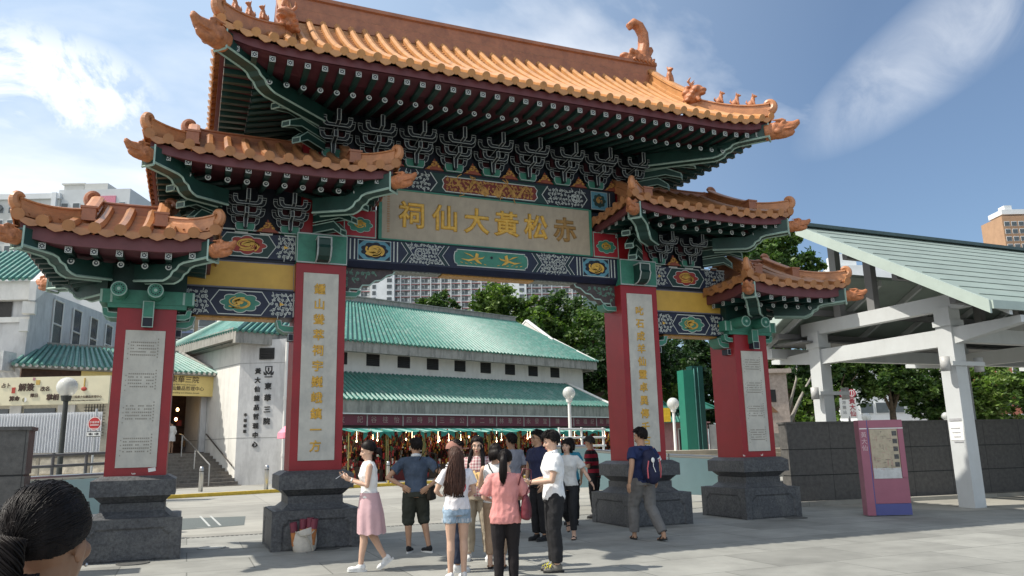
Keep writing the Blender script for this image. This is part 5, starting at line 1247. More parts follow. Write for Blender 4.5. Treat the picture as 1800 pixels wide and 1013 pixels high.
def limbs(h,r,spread,n,seed,lean=(0,0)):
    rnd=random.Random(seed); out=[([(0,0,0),(lean[0]*.4,lean[1]*.4,h*.35),(lean[0],lean[1],h*.6)],r,r*.7)]
    for k in range(n):
        a=2*PI*k/n+rnd.uniform(-.4,.4); s=spread*rnd.uniform(.6,1.1)
        out.append(([(lean[0]*.9,lean[1]*.9,h*.5),(lean[0]+s*.4*math.cos(a),lean[1]+s*.4*math.sin(a),h*.72),(lean[0]+s*math.cos(a),lean[1]+s*math.sin(a),h*rnd.uniform(.85,1.05))],r*.5,r*.1))
    return out
def blob(cx,cy,cz,W,D,H,n,seed,r=(1.0,1.9)):
    rnd=random.Random(seed); out=[]
    for k in range(n):
        while 1:
            p=Vector((rnd.uniform(-1,1),rnd.uniform(-1,1),rnd.uniform(-1,1)))
            if p.length<1: break
        q=rnd.uniform(*r); out.append((cx+p.x*W,cy+p.y*D,cz+p.z*H,q,q,q*.8))
    return out
# the big banyan behind the market hall
Tb=tree((26.9,49.6,-.5),'huge dark banyan rising behind the right end of the market hall',blob(-.6,0,8.0,4.4,3.6,3.4,24,3,(1.3,2.1)),limbs(9,.55,3.5,7,4),'mid',.17,2300,11)
Tb.scale=(1.35,1.35,1.35)
Tb=tree((21.6,51.6,-.5),'paler leafy tree in front of the housing slab, left of the banyan',blob(-.3,0,10.2,2.7,2,2.2,13,5,(1.0,1.6)),limbs(9,.3,2,5,6),'light',.17,1700,12)
Tb.scale=(1.35,1.35,1.35)
tree((15.2,53,0),'small rounded tree top beyond the jade roof ridge',blob(0,0,14.0,1.9,1.6,1.3,9,7,(.8,1.2)),limbs(13,.3,1.6,5,7),'mid',.15,1300,13)
tree((24.5,36.5,0),'dark drooping tree seen between the two right pillars',blob(.8,0,8.2,3.6,3,2.2,14,8,(1.1,1.8))+blob(-3,1,6,1.6,1.5,1.6,4,18,(.9,1.3)),[([(2.5,0,3),(0,0,6.3),(-3.5,.5,4.4),(-5.2,.5,2.5)],.28,.2)]+limbs(8,.45,3,6,9),'dark',.17,1800,14)
tree((29.6,37,0),'yellow-green shrubby tree beside the tall green panel',blob(0,0,4.9,2.2,1.6,2.2,9,10,(.8,1.2)),limbs(5,.15,1.5,5,5),'light',.15,1300,15)
tree((27.2,21.8,0),'leafy tree topping out above the rightmost gate roof',blob(.2,0,12.3,2.8,2.2,1.8,12,21,(.8,1.3))+blob(0,0,9.5,2.2,2,1.6,6,23,(.9,1.3))+blob(0,0,6.5,2,2,2,6,22,(.9,1.3)),limbs(11,.32,2.2,6,9),'mid',.17,1500,16)
tree((23.2,17.6,0),'bare-limbed tree with pale crossing branches behind the granite wall',blob(.8,0,5.6,1.5,1.4,1.0,4,31,(.7,1.1)),[([(0,0,0),(.1,0,2.6),(-.2,0,4.6)],.2,.14),([(.1,0,2.4),(1.2,.2,3.8),(2.4,.3,5.2)],.12,.04),([(0,0,2.8),(-.9,.1,4.1),(-1.7,.2,4.9)],.09,.03),([(.2,0,3.2),(.9,0,4.8),(1.2,.1,6)],.08,.03),([(0,0,2.2),(-.9,0,3.0),(-1.7,0,3.9)],.07,.03)],'dark',.18,320,17,bark=barkG)
PT=[(36,31,'dark',5.4,'mass of dark foliage behind the rear canopy column'),(40.5,31.5,'mid',6.4,'dark tree just right of the rear canopy column'),(44.5,29.8,'mid',6.2,'dark-trunked tree in the middle of the canopy opening'),(48.2,28.6,'mid',5.4,'sunny green tree left of the front canopy column'),(52,27.5,'light',5.0,'slim yellow-green tree nearest the front canopy column'),(56.5,25.5,'mid',5.6,'green tree at the right edge beyond the canopy'),(61,24,'light',5.0,'pale green tree at the far right edge'),(33.6,29,'light',3.0,'bright young tree behind the bare branches')]
for k,(x,y,kd,h,lab) in enumerate(PT):
    tree((x,y,0),lab,blob(0,0,h+.2,2.9,1.8,2.2,14,60+k,(1.0,1.7)),limbs(h+1,.3 if kd!='light' else .15,2.2,6,40+k),kd,.17,950,70+k,'park trees seen under the canopy')
# ================= TEMPLE BITS BETWEEN THE PILLARS =================
pinkW=mat('pink_wall',(.42,.22,.22),.8,.1,3)
tp=empty('temple_gatehouse',(25.3,32.3,0),ZF,'small pink temple gatehouse with jade eaves seen between the right pillars','building')
m=MB(); m.box(-1.6,3.2,.3,2,0,3.0); m.box(2.3,2.9,.0,.4,0,3.9); m.box(-1.6,3.4,.2,.3,3.0,3.1); m.build('wall',pinkW,tp)
m=MB(); tiled(m,(-1.8,-.3,3.1),(2.3,-.3,3.1),(2.3,1.2,4.0),(-1.8,1.2,4.0),.2,.06); m.build('roof',[jade,jadeD],tp)
def small_hip(par,cx,cy,z,w,h):
    m=MB(); c=[(cx-w,cy-w,z),(cx+w,cy-w,z),(cx+w,cy+w,z),(cx-w,cy+w,z)]; ap=(cx,cy,z+h)
    for k in range(4):
        a,b=Vector(c[k]),Vector(c[(k+1)%4]); A=Vector(ap); mid=lambda p:p.lerp(A,.5)+Vector((0,0,-h*.12)); m.add([a,b,mid(b),mid(a),A],[(0,1,2,3),(3,2,4)]); m.tube([a+Vector((0,0,.12)),mid(a)+Vector((0,0,.04)),A],.06,5)
    m.ell((cx,cy,z+h+.12),(.1,.1,.2)); m.build('pavilion_roof',jadeD,par)
small_hip(tp,-.2,1.4,4.0,1.15,1.2); small_hip(tp,2.4,1.4,4.0,1.35,1.25)
m=MB(); m.box(1.15,1.85,.24,.32,1.0,2.6); m.box(-1.2,.1,.24,.32,.8,2.4); m.build('opening',black,tp)
m=MB(); m.box(1.08,1.15,.2,.34,1.0,2.66); m.box(1.85,1.92,.2,.34,1.0,2.66); m.box(1.08,1.92,.2,.34,2.6,2.68); m.build('frame',wallW,tp)
m=MB(); m.box(3.4,7,.6,.8,0,2.9); m.i=1; m.box(3.9,5.9,.5,.58,1.5,2.6); m.i=2
for q in range(5):
    for r_ in (0,1): m.box(4.1+.35*q,4.32+.35*q,.46,.5,1.65+.5*r_,1.85+.5*r_)
m.build('notice_wall',[wallG,mat('notice_tan',(.42,.34,.2),.6),black],tp)
gp=empty('green_hall',(24.0,27.6,0),ZF+.3,'tall bottle-green panelled tower behind the lamp between the right pillars','building')
m=MB(); m.box(0,.75,0,.8,0,6.3); m.build('front_panel',mat('bottle_green',(.02,.17,.115),.4,.06,2),gp)
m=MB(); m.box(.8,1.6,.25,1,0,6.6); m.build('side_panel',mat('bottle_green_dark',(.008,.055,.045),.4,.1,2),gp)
m=MB(); m.tube([(.78,-.02,0),(.78,-.02,6.4)],.035,6); m.tube([(1.2,.22,0),(1.2,.22,6.5)],.03,6); m.build('edge_strip',mat('teal_strip',(.12,.32,.28),.4),gp)
yp=MB(); yp.box(0,.55,0,.08,0,.95); s_=yp.build('yellow_poster',signY,None,loc=(24.6,31.2,3.1),rz=ZF,label='small yellow poster on the temple wall left of the globe lamp',category='poster')
ph=MB(); ph.i=0; ph.box(-.9,.9,0,2,0,2.9); ph.box(-1.1,1.1,-.2,2.2,2.9,3.1); ph.i=1; ph.box(-.5,.3,-.03,0,1.5,2.1); ph.i=2; ph.prism([(-.35,1.0),(.35,1.0),(.0,1.35)],'y',-.05,0); ph.build('stone_lodge',[mat('lodge_stone',(.36,.3,.26),.8,.2,6),black,mat('lodge_wood',(.2,.1,.05),.7)],None,loc=(20.6,15.7,2.0),rz=ZF,label='weathered stone lodge right behind the rightmost red pillar',category='building')
m=MB(); m.box(19.5,23,15,18,0,2.0); m.build('terrace',mat('terrace_stone',(.3,.28,.24),.85,.2,4),kind='structure')
# ================= FAR BUILDINGS =================
estW=mat('estate_white',(.62,.64,.64),.8,.06,.3); estG=mat('estate_green',(.14,.20,.18),.7,.15,.6); estR=mat('estate_red',(.33,.13,.13),.7,.1,.5); winB=mat('far_window',(.07,.085,.09),.3,.3,.8)
es=empty('housing_slab',(55,334,0),ZF,'long pale housing slab with gridded balconies, red bands and white stair towers far behind','building')
m=MB(); m.box(-30,120,.6,14,0,96); m.build('wall',estG,es)
BW=4.6
def bay_into(m,x,z):
    m.i=1; m.box(x,x+BW-.1,-.25,.2,z,z+.28); m.i=0; m.box(x,x+BW-.1,-.05,.2,z+.28,z+.8); m.box(x+.2,x+1.7,.3,.6,z+.8,z+2.7); m.box(x+3.0,x+4.3,.3,.6,z+.8,z+2.7); m.i=2; m.box(x+.45,x+1.4,.2,.32,z+1.1,z+2.3); m.box(x+1.75,x+2.95,.3,.5,z+.8,z+2.5); m.i=3; m.box(x+3.2,x+3.8,.05,.35,z+1.3,z+1.9)
bayM=[mat('estate_grey',(.36,.39,.38),.7,.2,.5),estR,winB,estW]
bay=MB(); bay_into(bay,0,0); b1=bay.build('balcony',bayM,es,loc=(0,0,58)); rest=MB()
for fl in range(11):
    for k in range(-5,24):
        if (fl,k)==(0,0): continue
        if 0<=fl<7 and 0<=k<14: dup(b1,es,(BW*k,0,58+2.9*fl))
        else: bay_into(rest,BW*k,58+2.9*fl)
rest.build('balconies',bayM,es,kind='stuff')
m=MB()
for k in range(-5,25): m.box(BW*k-.22,BW*k+.12,-.5,.6,30,96)
m.build('mullions',estW,es)
for x in (14.6,74.5):
    m=MB(); m.box(x,x+10.4,-3.2,8,0,100); t_=m.build('stair_tower',estW,es); m=MB()
    for fl in range(14): m.box(x+7.2,x+9.4,-3.3,-3.2,50+2.9*fl,51.8+2.9*fl); m.box(x+.6,x+2.2,-3.3,-3.2,50+2.9*fl,51.8+2.9*fl)
    m.build('tower_openings',winB,t_)
def block(nm,loc,lab,x0,x1,z1,dep,mw,cols,rows,zb,cw,chh,extra=None,rz=None):
    e=empty(nm,loc,ZF if rz is None else rz,lab,'building'); m=MB(); m.box(x0,x1,0,dep,0,z1); m.build('wall',mw,e)
    wm=MB(); wm.i=1; wm.box(0,cw,-.08,.0,0,chh); wm.i=0; wm.box(cw*.06,cw*.94,-.16,-.1,.1,chh*.9); w0=None
    dx=(x1-x0-.6)/cols
    for r_ in range(rows):
        for c_ in range(cols):
            p=(x0+.3+dx*c_+(dx-cw)/2,0,zb+r_*(z1-1.2-zb)/rows)
            if w0 is None: w0=wm.build('window',[winB,estW],e,loc=p)
            else: dup(w0,e,p)
    if extra: extra(e)
    return e
tw=mat('tower_beige',(.50,.50,.47),.8,.06,.3); 
block('left_slab_block',(-46.4,176,0),'pale grey slab block with round vents at the far left skyline',-18,13.2,57.6,12,tw,8,3,45.5,2.4,2.2,lambda e:[MB_cyl(e,x) for x in (-6,1,8.6)]) if False else None
def vents(e):
    for x in (-8.5,.2,8.3):
        m=MB(); m.tube([(x,-.3,54.8),(x,.1,54.8)],.75,14); m.build('round_vent',winB,e)
    m=MB(); 
    for x in (-12,-4,4.4,12.2): m.box(x-.5,x+.5,-.7,.2,30,57.9)
    m.box(-18,13.4,-.5,.3,56.6,57.8); m.build('pilaster',estW,e)
block('slab_block',(-46.4,176,0),'pale grey slab block with round vents on the left skyline',-18,13.2,57.6,12,tw,11,5,42,1.9,1.5,vents)
def pinkp(e):
    m=MB(); m.box(5.2,9.2,-.2,0,52.5,57.2); m.build('pink_panel',mat('pink_panel',(.55,.2,.26),.7),e); m=MB(); m.box(1.4,6.5,1.2,8,58.8,60.6); m.box(-4.2,.2,3,9,57,61.0); m.box(-4.6,.6,2.6,9.4,61.0,61.3); m.build('roof_house',tw,e)
block('tower_block',(-31.5,170.3,0),'taller grey tower with a pink panel on the left skyline',-3.4,12.2,58.8,14,mat('tower_grey',(.52,.54,.54),.8,.06,.3),6,5,42,1.5,1.3,pinkp)
block('white_tower',(189,175,0),'distant white tower peeping over the canopy ridge',0,17,58.5,14,estW,8,5,42,1.4,1.4,lambda e:(lambda m:(m.box(2,9,2,9,58.5,63),m.build('roof_house',estW,e)))(MB()))
block('brick_tower',(293,186,0),'distant orange brick tower at the upper right edge',0,12,89,14,mat('tower_orange',(.36,.22,.13),.8,.1,.3),4,7,66,2.2,2.0,lambda e:(lambda m:(m.box(1,13,1,10,90,92),m.box(3,6,2,6,92,94),m.build('roof_house',estW,e)))(MB()))
block('pale_tower',(303,179,0),'distant pale tower beside the orange brick tower',0,22,80,14,estW,5,5,62,2.2,2.0,lambda e:(lambda m:(m.box(3,9,1,8,80,84),m.build('roof_house',estW,e)))(MB()))
cb_=block('painted_block',(-8.6,51.8,0),'colourful block with blue windows and gold trimmings above the entrance roof',-2,9,14.5,8,mat('block_tan',(.35,.27,.18),.8,.2,1),6,4,9.4,1.4,.9)
m=MB(); rnd=random.Random(8)
for q in range(160): m.i=rnd.choice([0,0,1,2]); m.cb((rnd.uniform(-2,9),-.15-rnd.random()*.4,rnd.uniform(7.2,9.6)),(rnd.uniform(.15,.5),.1,rnd.uniform(.08,.2)))
m.i=0; m.box(-2,9,-.1,0,7.0,9.3); m.build('gilded_cornice',[mat('rust_red',(.22,.06,.03),.7),mat('dull_gold',(.4,.22,.06),.5),mat('dull_blue',(.12,.16,.26),.6)],cb_)
m=MB()
for r_ in range(3):
    for c_ in range(6): m.box(-1.7+1.8*c_,-.3+1.8*c_,-.2,-.17,9.7+1.2*r_,9.9+1.2*r_)
m.build('window_hoods',mat('dull_blue',(.12,.16,.26),.6),cb_)
block('white_block',(72,52,0),'white low block showing through the trees under the canopy',-6,9,16,10,estW,8,5,2,1.6,1.4)
block('white_block',(82,58,0),'white apartment block at the far right behind the trees',-8,16,24,10,estW,8,7,2,1.7,1.5)
block('red_block',(79,45,0),'narrow red brick block glimpsed beside the front canopy column',-3,3,13,6,mat('red_brick',(.40,.14,.09),.8,.1,.6),3,5,3,1.1,1.1)

tree((31.5,41,0),'dark tree filling the gap right of the tall green panel',blob(0,0,6.5,3.0,1.8,3.4,16,91,(1.1,1.7)),limbs(8,.3,2.4,6,92),'dark',.18,1500,93)
tree((36,43,0),'broad dark tree behind the rightmost red pillar',blob(0,0,6.8,3.2,1.8,3.6,16,94,(1.1,1.8)),limbs(8,.3,2.4,6,95),'dark',.18,1500,96)
# ================= PEOPLE =================
from mathutils.bvhtree import BVHTree
def cloth(n,c,var=.10,rough=.8,bump=.35,sc_=9): return mat(n,c,rough,var,sc_,bump,14,spec=.25)
SKIN={'fair':mat('skin_fair',(.56,.36,.26),.5,.06,8,.06,60,spec=.35),'tan':mat('skin_tan',(.42,.245,.155),.5,.07,8,.06,60,spec=.35),'brown':mat('skin_brown',(.30,.165,.10),.5,.08,8,.06,60,spec=.35)}
HAIR={'black':mat('hair_black',(.009,.0065,.006),.46,.5,14,.12,60,spec=.16,stretch=(3,3,.35)),'brown':mat('hair_brown',(.060,.026,.016),.5,.45,14,.4,60,spec=.3,stretch=(3,3,.35)),'grey':mat('hair_grey',(.035,.032,.030),.6,.4,14,.4,60,spec=.3,stretch=(3,3,.35))}
lipM=mat('lips',(.34,.11,.10),.4,.05,8); eyeM=mat('eye_dark',(.015,.012,.012),.25,.05,8); eyeW=mat('eye_white',(.6,.58,.55),.3,.02,8)
soleM=mat('sole_white',(.66,.66,.64),.6,.05,10); blackC=cloth('black_cloth',(.014,.014,.016)); 
def loft(m,rings,n=18,power=2.2):
    """rings: (centre, rx, ry, yaw)"""
    vs=[];fs=[]
    for c,rx,ry,yw in rings:
        cy_,sy_=math.cos(yw),math.sin(yw)
        for j in range(n):
            a=2*PI*j/n; ca,sa=math.cos(a),math.sin(a); x=rx*math.copysign(abs(ca)**(2/power),ca); y=ry*math.copysign(abs(sa)**(2/power),sa)
            vs.append((c[0]+x*cy_-y*sy_,c[1]+x*sy_+y*cy_,c[2]))
    for k in range(len(rings)-1):
        for j in range(n): fs.append((k*n+j,k*n+(j+1)%n,(k+1)*n+(j+1)%n,(k+1)*n+j))
    fs+= [tuple(range(n-1,-1,-1)),tuple(range((len(rings)-1)*n,len(rings)*n))]; m.add(vs,fs)
def limb(m,pts,rs,n=10,open_=False):
    """tapered limb with rounded ends, resampled so bends stay smooth"""
    P=[Vector(p) for p in pts]; m.tube(P,rs,n)
    for p,r in list(zip(P,rs))[:-1 if open_ else None]: m.ell(p,r*.99,10,6)
def wrinkle(me,amp,fr,seed=0,zs=1.):
    n=len(me.vertices); co=[0.]*(3*n); no=[0.]*(3*n); me.update(); me.vertices.foreach_get('co',co); me.vertex_normals.foreach_get('vector',no)
    for k in range(0,3*n,3):
        x,y,z=co[k:k+3]; q=amp*(noise.noise((x*fr+seed,y*fr,z*fr*zs))*.65+noise.noise((x*fr*2.3,y*fr*2.3+seed,z*fr*1.6*zs))*.45+(.5-abs(noise.noise((x*fr*1.1+z*fr*.7+seed,y*fr*.8,z*fr*.55-x*fr*.4)))*2.2)*.55)
        co[k]+=no[k]*q; co[k+1]+=no[k+1]*q; co[k+2]+=no[k+2]*q
    me.vertices.foreach_set('co',co); me.update()
def joinmesh(name,meshes):
    bm=bmesh.new()
    for me in meshes: bm.from_mesh(me)
    out=bpy.data.meshes.new(name); bm.to_mesh(out); bm.free(); out.polygons.foreach_set('use_smooth',[True]*len(out.polygons)); return out
def hand_mesh(wrist,d,pn,side,curl=.5,s=1.):
    """palm, four fingers and a thumb; d forearm direction, pn palm normal, side +1 left / -1 right"""
    d=d.normalized(); pn=(pn-d*pn.dot(d)).normalized(); lat=d.cross(pn)*side   # towards the little finger
    m=MB(); W=wrist; pc=W+d*.05*s
    m.tube([W-d*.03,W+d*.01,W+d*.04,W+d*.085],[.025*s,.026*s,.036*s,.034*s],10,flat=.55) if False else None
    rot=Matrix((lat,d,pn)).transposed()
    m.ell(W+d*.048*s,(.038*s,.052*s,.017*s),12,8,rot); m.ell(W+d*.0,(.025*s,.03*s,.02*s),10,6,rot)
    for k,(o,l) in enumerate(((-.030,.066),(-.010,.076),(.010,.070),(.029,.055))):
        p=W+d*(.088-.006*abs(k-1))*s+lat*o*s; pts=[p-d*.02*s,p]; dd=d.copy(); 
        for q in range(3):
            a=curl*(.5+.35*q+.08*k); dd=(d*math.cos(a)+pn*math.sin(a)).normalized(); p=p+dd*l*s*(.42,.33,.25)[q]; pts.append(p)
        m.tube(pts,[.0095*s,.0092*s,.0085*s,.0075*s,.0055*s],7)
    p=W+d*.03*s-lat*.028*s; t1=(d*.6-lat*.75+pn*.3).normalized(); t2=(d*.9-lat*.15+pn*.55*max(.3,curl)).normalized()
    m.tube([p-t1*.01,p+t1*.032*s,p+t1*.032*s+t2*.028*s,p+t1*.032*s+t2*.05*s],[.013*s,.0115*s,.010*s,.007*s],7)
    return remesh(rawmesh(m),.0045,1)
def person(loc,rz,label,h=1.65,fem=True,skin='fair',hair=('short','black'),top=None,bottom=None,shoes=('black',),pose={},detail=True,group=None,voxel=.0085,heavy=1.0):
    s=h/1.65; e=empty('person',loc,rz,label,'person',group)
    J=dict(hip=(0,0,.90),lean=(0,0),ltw=0,head=(0,0,0),lk=(.09,-.02,.49),la=(.09,.0,.085),rk=(-.09,-.02,.49),ra=(-.09,0,.085),lf=None,rf=None,
           le=(.235,.03,1.10),lw=(.25,-.05,.87),re=(-.235,.03,1.10),rw=(-.25,-.05,.87),lpn=(-1,0,0),rpn=(1,0,0),lc=.5,rc=.5,hoff=(0,0))
    J.update(pose); V=Vector; hp=V(J['hip']); lx,ly=J['lean']; tw=J['ltw']; H=heavy
    sw=.165 if fem else .19
    ch=V((hp.x+lx*.75,hp.y+ly*.75,1.24)); nb=V((hp.x+lx,hp.y+ly,1.395))
    def rot(x,y): return V((x*math.cos(tw)-y*math.sin(tw),x*math.sin(tw)+y*math.cos(tw),0))
    S={'l':nb+rot(sw,.01)+V((0,0,-.055)),'r':nb+rot(-sw,.01)+V((0,0,-.055))}
    hd=nb+V((J['hoff'][0],J['hoff'][1]-.015,.155))
    legs={}
    for q,sg in (('l',1),('r',-1)): legs[q]=(hp+V((sg*.088,0,-.03)),V(J[q+'k']),V(J[q+'a']))
    arms={q:(S[q],V(J[q+'e']),V(J[q+'w'])) for q in 'lr'}
    def torso(m,g=0,z0=.80,z1=1.40,gw=None):
        hx,wx,cx,sx=(.165,.128,.152,.158) if fem else (.158,.142,.172,.178)
        hx*=H;wx*=H;cx*=(.5+.5*H)
        rows=[(.80,hx*.93,.105),(.88,hx,.115),(.96,(hx+wx)/2,.105),(1.05,wx,.092),(1.14,(wx+cx)/2,.102),(1.22,cx,.118 if fem else .118),(1.30,sx*1.02,.105),(1.355,sx*.95,.085),(1.40,.075,.062)]
        rg=[]
        for z,rx,ry in rows:
            if z<z0-.05 or z>z1+.001: continue
            t=max(0,(z-.9)/.5); rg.append((V((hp.x+lx*t,hp.y+ly*t+(-.012 if 1.15<z<1.3 else 0),z if z>=z0 else z0)),rx+g,ry+g,tw*t))
        loft(m,rg)
        return rg
    # ---- skin: one continuous body
    m=MB(); torso(m,-.006); m.ell(hp,(.15,.1,.1)); m.tube([nb-V((0,0,.05)),nb+V((0,-.005,.05)),hd+V((0,.01,-.04))],[.062,.05,.052] if fem else [.072,.06,.06],12)
    for q in 'lr':
        a,b,c=legs[q]; mid=(b+c)/2+(V((0,.018,.02))); f=1 if fem else 1.03
        limb(m,[a,(a+b)/2,b,b.lerp(c,.3)+V((0,.014,0)),b.lerp(c,.7),c],[.088*H*f,.072*H*f,.052*f,.054*f,.040*f,.034],12)
        a,b,c=arms[q]; f=.92 if fem else 1.08
        limb(m,[a,(a+b)/2,b,b.lerp(c,.35),c],[.05*f,.043*f,.037*f,.036*f,.025*f],10)
    hr=Matrix.Rotation(J['head'][0],3,'Z')@Matrix.Rotation(J['head'][1],3,'X')@Matrix.Rotation(J['head'][2],3,'Y')
    def hp_(x,y,z): return hd+hr@V((x,y,z))
    m.ell(hp_(0,.012,.03),(.074,.092,.092),16,12,hr); m.ell(hp_(0,-.022,-.03),(.059,.066,.088),14,10,hr); m.ell(hp_(0,-.055,-.088),(.026,.026,.022),10,8,hr)
    m.ell(hp_(0,-.098,-.028),(.014,.019,.013),8,6,hr); m.tube([hp_(0,-.082,.012),hp_(0,-.097,-.02)],[.010,.012],6)
    for sg in (-1,1):
        m.ell(hp_(sg*.075,.012,-.012),(.010,.020,.032),8,6,hr@Matrix.Rotation(.25,3,'X')); m.ell(hp_(sg*.036,-.06,-.03),(.026,.026,.024),8,6,hr)
        m.ell(hp_(sg*.03,-.075,.024),(.026,.015,.010),8,6,hr)
    m.ell(hp_(0,-.08,-.066),(.024,.017,.016),8,6,hr)
    body=remesh(rawmesh(m),voxel,2)
    parts=[body]
    for q,sg in (('l',1),('r',-1)):
        a,b,c=arms[q]
        if J.get('hands',True): parts.append(hand_mesh(c,(c-b) if q+'d' not in J else V(J[q+'d']),V(J[q+'pn']),sg,J[q+'c'],.95 if fem else 1.06))
    bm_=joinmesh('body',parts); bm_.transform(Matrix.Scale(s,4)); bm_.materials.append(SKIN[skin]); link('body',bm_,e)
    def put(name,mesh,mt): mesh.transform(Matrix.Scale(s,4)); mesh.materials.append(mt); mesh.name=name; return link(name,mesh,e)
    # face
    if detail:
        m=MB()
        for sg in (-1,1):
            m.i=1; m.ell(hp_(sg*.031,-.0795,.004),(.0135,.006,.0065),10,6,hr); m.i=0; m.ell(hp_(sg*.031,-.0835,.004),(.0062,.0045,.0062),8,6,hr)
            m.tube([hp_(sg*.016,-.086,.013),hp_(sg*.032,-.0865,.0165),hp_(sg*.048,-.076,.010)],[.002,.0025,.0015],5); m.tube([hp_(sg*.015,-.0905,.026),hp_(sg*.034,-.089,.032),hp_(sg*.053,-.074,.026)],[.0035,.004,.002],5)
        m.T=Matrix.Scale(s,4); m2=MB(); m2.T=m.T
        f=MB(); f.v=[tuple(V(v)*s) for v in m.v]; f.f=m.f; f.m=m.m; f.build('eyes',[eyeM,eyeW],e,True)
        m=MB(); m.ell(hp_(0,-.0925,-.0615),(.0215,.009,.0055),10,6,hr); m.ell(hp_(0,-.0915,-.071),(.018,.009,.0065),10,6,hr); f=MB(); f.v=[tuple(V(v)*s) for v in m.v]; f.f=m.f; f.m=m.m; f.build('lips',lipM,e,True)
    # hair
    kind,hc=hair
    if kind!='none':
        rnd=random.Random(int(abs(loc[0])*100)); m=MB()
        vs=[];fs=[]; nu,nv=40,26
        fr_={'fringe':.0,'bob':.05}.get(kind,.34)
        def z0(a): c_=(1+math.cos(a))/2; return fr_*c_**1.5+(-.44 if kind=='updo' else -.70 if kind in ('pony','lowbun','long') else -.62)*(1-c_)**1.3-.20*math.sin(a)**2
        def E(d,k=1.): return hp_(d[0]*.088*k,.022+d[1]*.104*k,.034+d[2]*.106*k)
        for i in range(nv+1):
            th=PI*i/nv
            for j in range(nu):
                ph=2*PI*j/nu; x,y,z=math.sin(th)*math.cos(ph),math.sin(th)*math.sin(ph),math.cos(th)
                q=1.0+.02*noise.noise(V((x*5,y*5,z*3+loc[0])))
                if z<z0(math.atan2(x,-y)): q=.78
                vs.append(E((x,y,z),q))
        for i in range(nv):
            for j in range(nu): fs.append((i*nu+j,i*nu+(j+1)%nu,(i+1)*nu+(j+1)%nu,(i+1)*nu+j))
        m.add(vs,fs)
        ns=J.get('strands',110); sr=J.get('sr',.0045)
        knot=V({'pony':(0,.95,.2),'lowbun':(0,.9,-.35),'updo':(.10,.97,-.12)}.get(kind,(0,.35,.93))).normalized()
        for k in range(ns):
            a=rnd.uniform(-PI,PI); z=z0(a)+rnd.uniform(0,.04)-(.05 if kind in ('short','bob','fringe') else 0); r_=math.sqrt(max(0,1-z*z)); d0=V((r_*math.sin(a),-r_*math.cos(a),z)); t0=rnd.random()**2*.6; pts=[]; an=d0.angle(knot); off=V((rnd.uniform(-1,1),rnd.uniform(-1,1),rnd.uniform(-1,1)))*.05
            for q in range(8):
                t=t0+(1-t0)*q/7; d=((d0*math.sin((1-t)*an)+knot*math.sin(t*an))/max(.05,math.sin(an))+off*math.sin(t*PI)).normalized(); pts.append(E(d,1.004+rnd.uniform(-.004,.012)+.022*noise.noise((d.x*3.2,d.y*3.2,d.z*3.2+loc[0]))+.006*noise.noise((d.x*9,d.y*9+k*.05,d.z*9))))
            m.tube(pts,[sr*.5]+[sr]*5+[sr*.9,sr*.6],5)
        if kind=='short':    # uneven tufts on top and a loose fringe
            for k in range(150):
                a=rnd.gauss(0,1.0); zz=rnd.uniform(.35,.98); r_=math.sqrt(1-zz*zz); d0=V((r_*math.sin(a),-r_*math.cos(a),zz)); o=V((rnd.uniform(-.5,.5),-.5-.6*rnd.random(),rnd.uniform(-.5,.25)))*.034
                m.tube([E(d0,.99),E(d0,1.07)+hr@(o*.5),E(d0,1.07)+hr@(o*1.15+V((0,0,-.008)))],[.008,.0065,.002],5)
            for k in range(70):
                a=rnd.choice((-1,1))*rnd.uniform(1.3,3.0); zz=z0(a)+rnd.uniform(-.05,.15); r_=math.sqrt(max(0,1-zz*zz)); d0=V((r_*math.sin(a),-r_*math.cos(a),zz)); m.tube([E(d0,1.02)+V((0,0,.02)),E(d0,1.03),E(d0,.96)+V((0,0,-.028))],[.006,.007,.002],5)
        if kind=='updo':
            for k in range(170):     # fine flyaway hairs
                d0=V((rnd.gauss(0,1),rnd.gauss(.2,.8),rnd.gauss(.4,.7))).normalized()
                if d0.z<z0(math.atan2(d0.x,-d0.y)): continue
                d1=(d0+(knot-d0)*.25+V((rnd.uniform(-.2,.2),rnd.uniform(-.2,.2),rnd.uniform(-.1,.2)))).normalized(); d2=(d1+(knot-d1)*.35+V((rnd.uniform(-.15,.15),0,rnd.uniform(-.15,.15)))).normalized()
                m.tube([E(d0,1.0),E(d1,1.03+.03*rnd.random()),E(d2,1.02+.06*rnd.random())],[.0008,.0007,.0003],3)
            for k in range(420):     # twisted coil at the nape and loose ends
                ph=rnd.uniform(0,2*PI); rr=rnd.uniform(.0,.042); p=[]
                for q in range(12):
                    t=q/11; a=ph+t*5.2; p.append(E(knot,1.0)+hr@V((-.035*t+rr*math.cos(a)*(1.15-.5*t),.026+rr*.55*math.sin(a)+.02*math.sin(t*PI),.02-.16*t+.01*math.sin(ph))))
                m.tube(p,[.001]+[.0019]*9+[.0015,.0006],4)
            for k in range(60):
                ph=rnd.uniform(0,2*PI); x=rnd.uniform(-.075,.02); m.tube([E(knot,1.0)+hr@V((x,.02+.02*rnd.random(),-.05)),E(knot,1.0)+hr@V((x-.03*rnd.random(),.05+.03*rnd.random(),-.15)),E(knot,1.0)+hr@V((x-.05*rnd.random(),.03,-.27-.08*rnd.random()))],[.004,.004,.001],5)
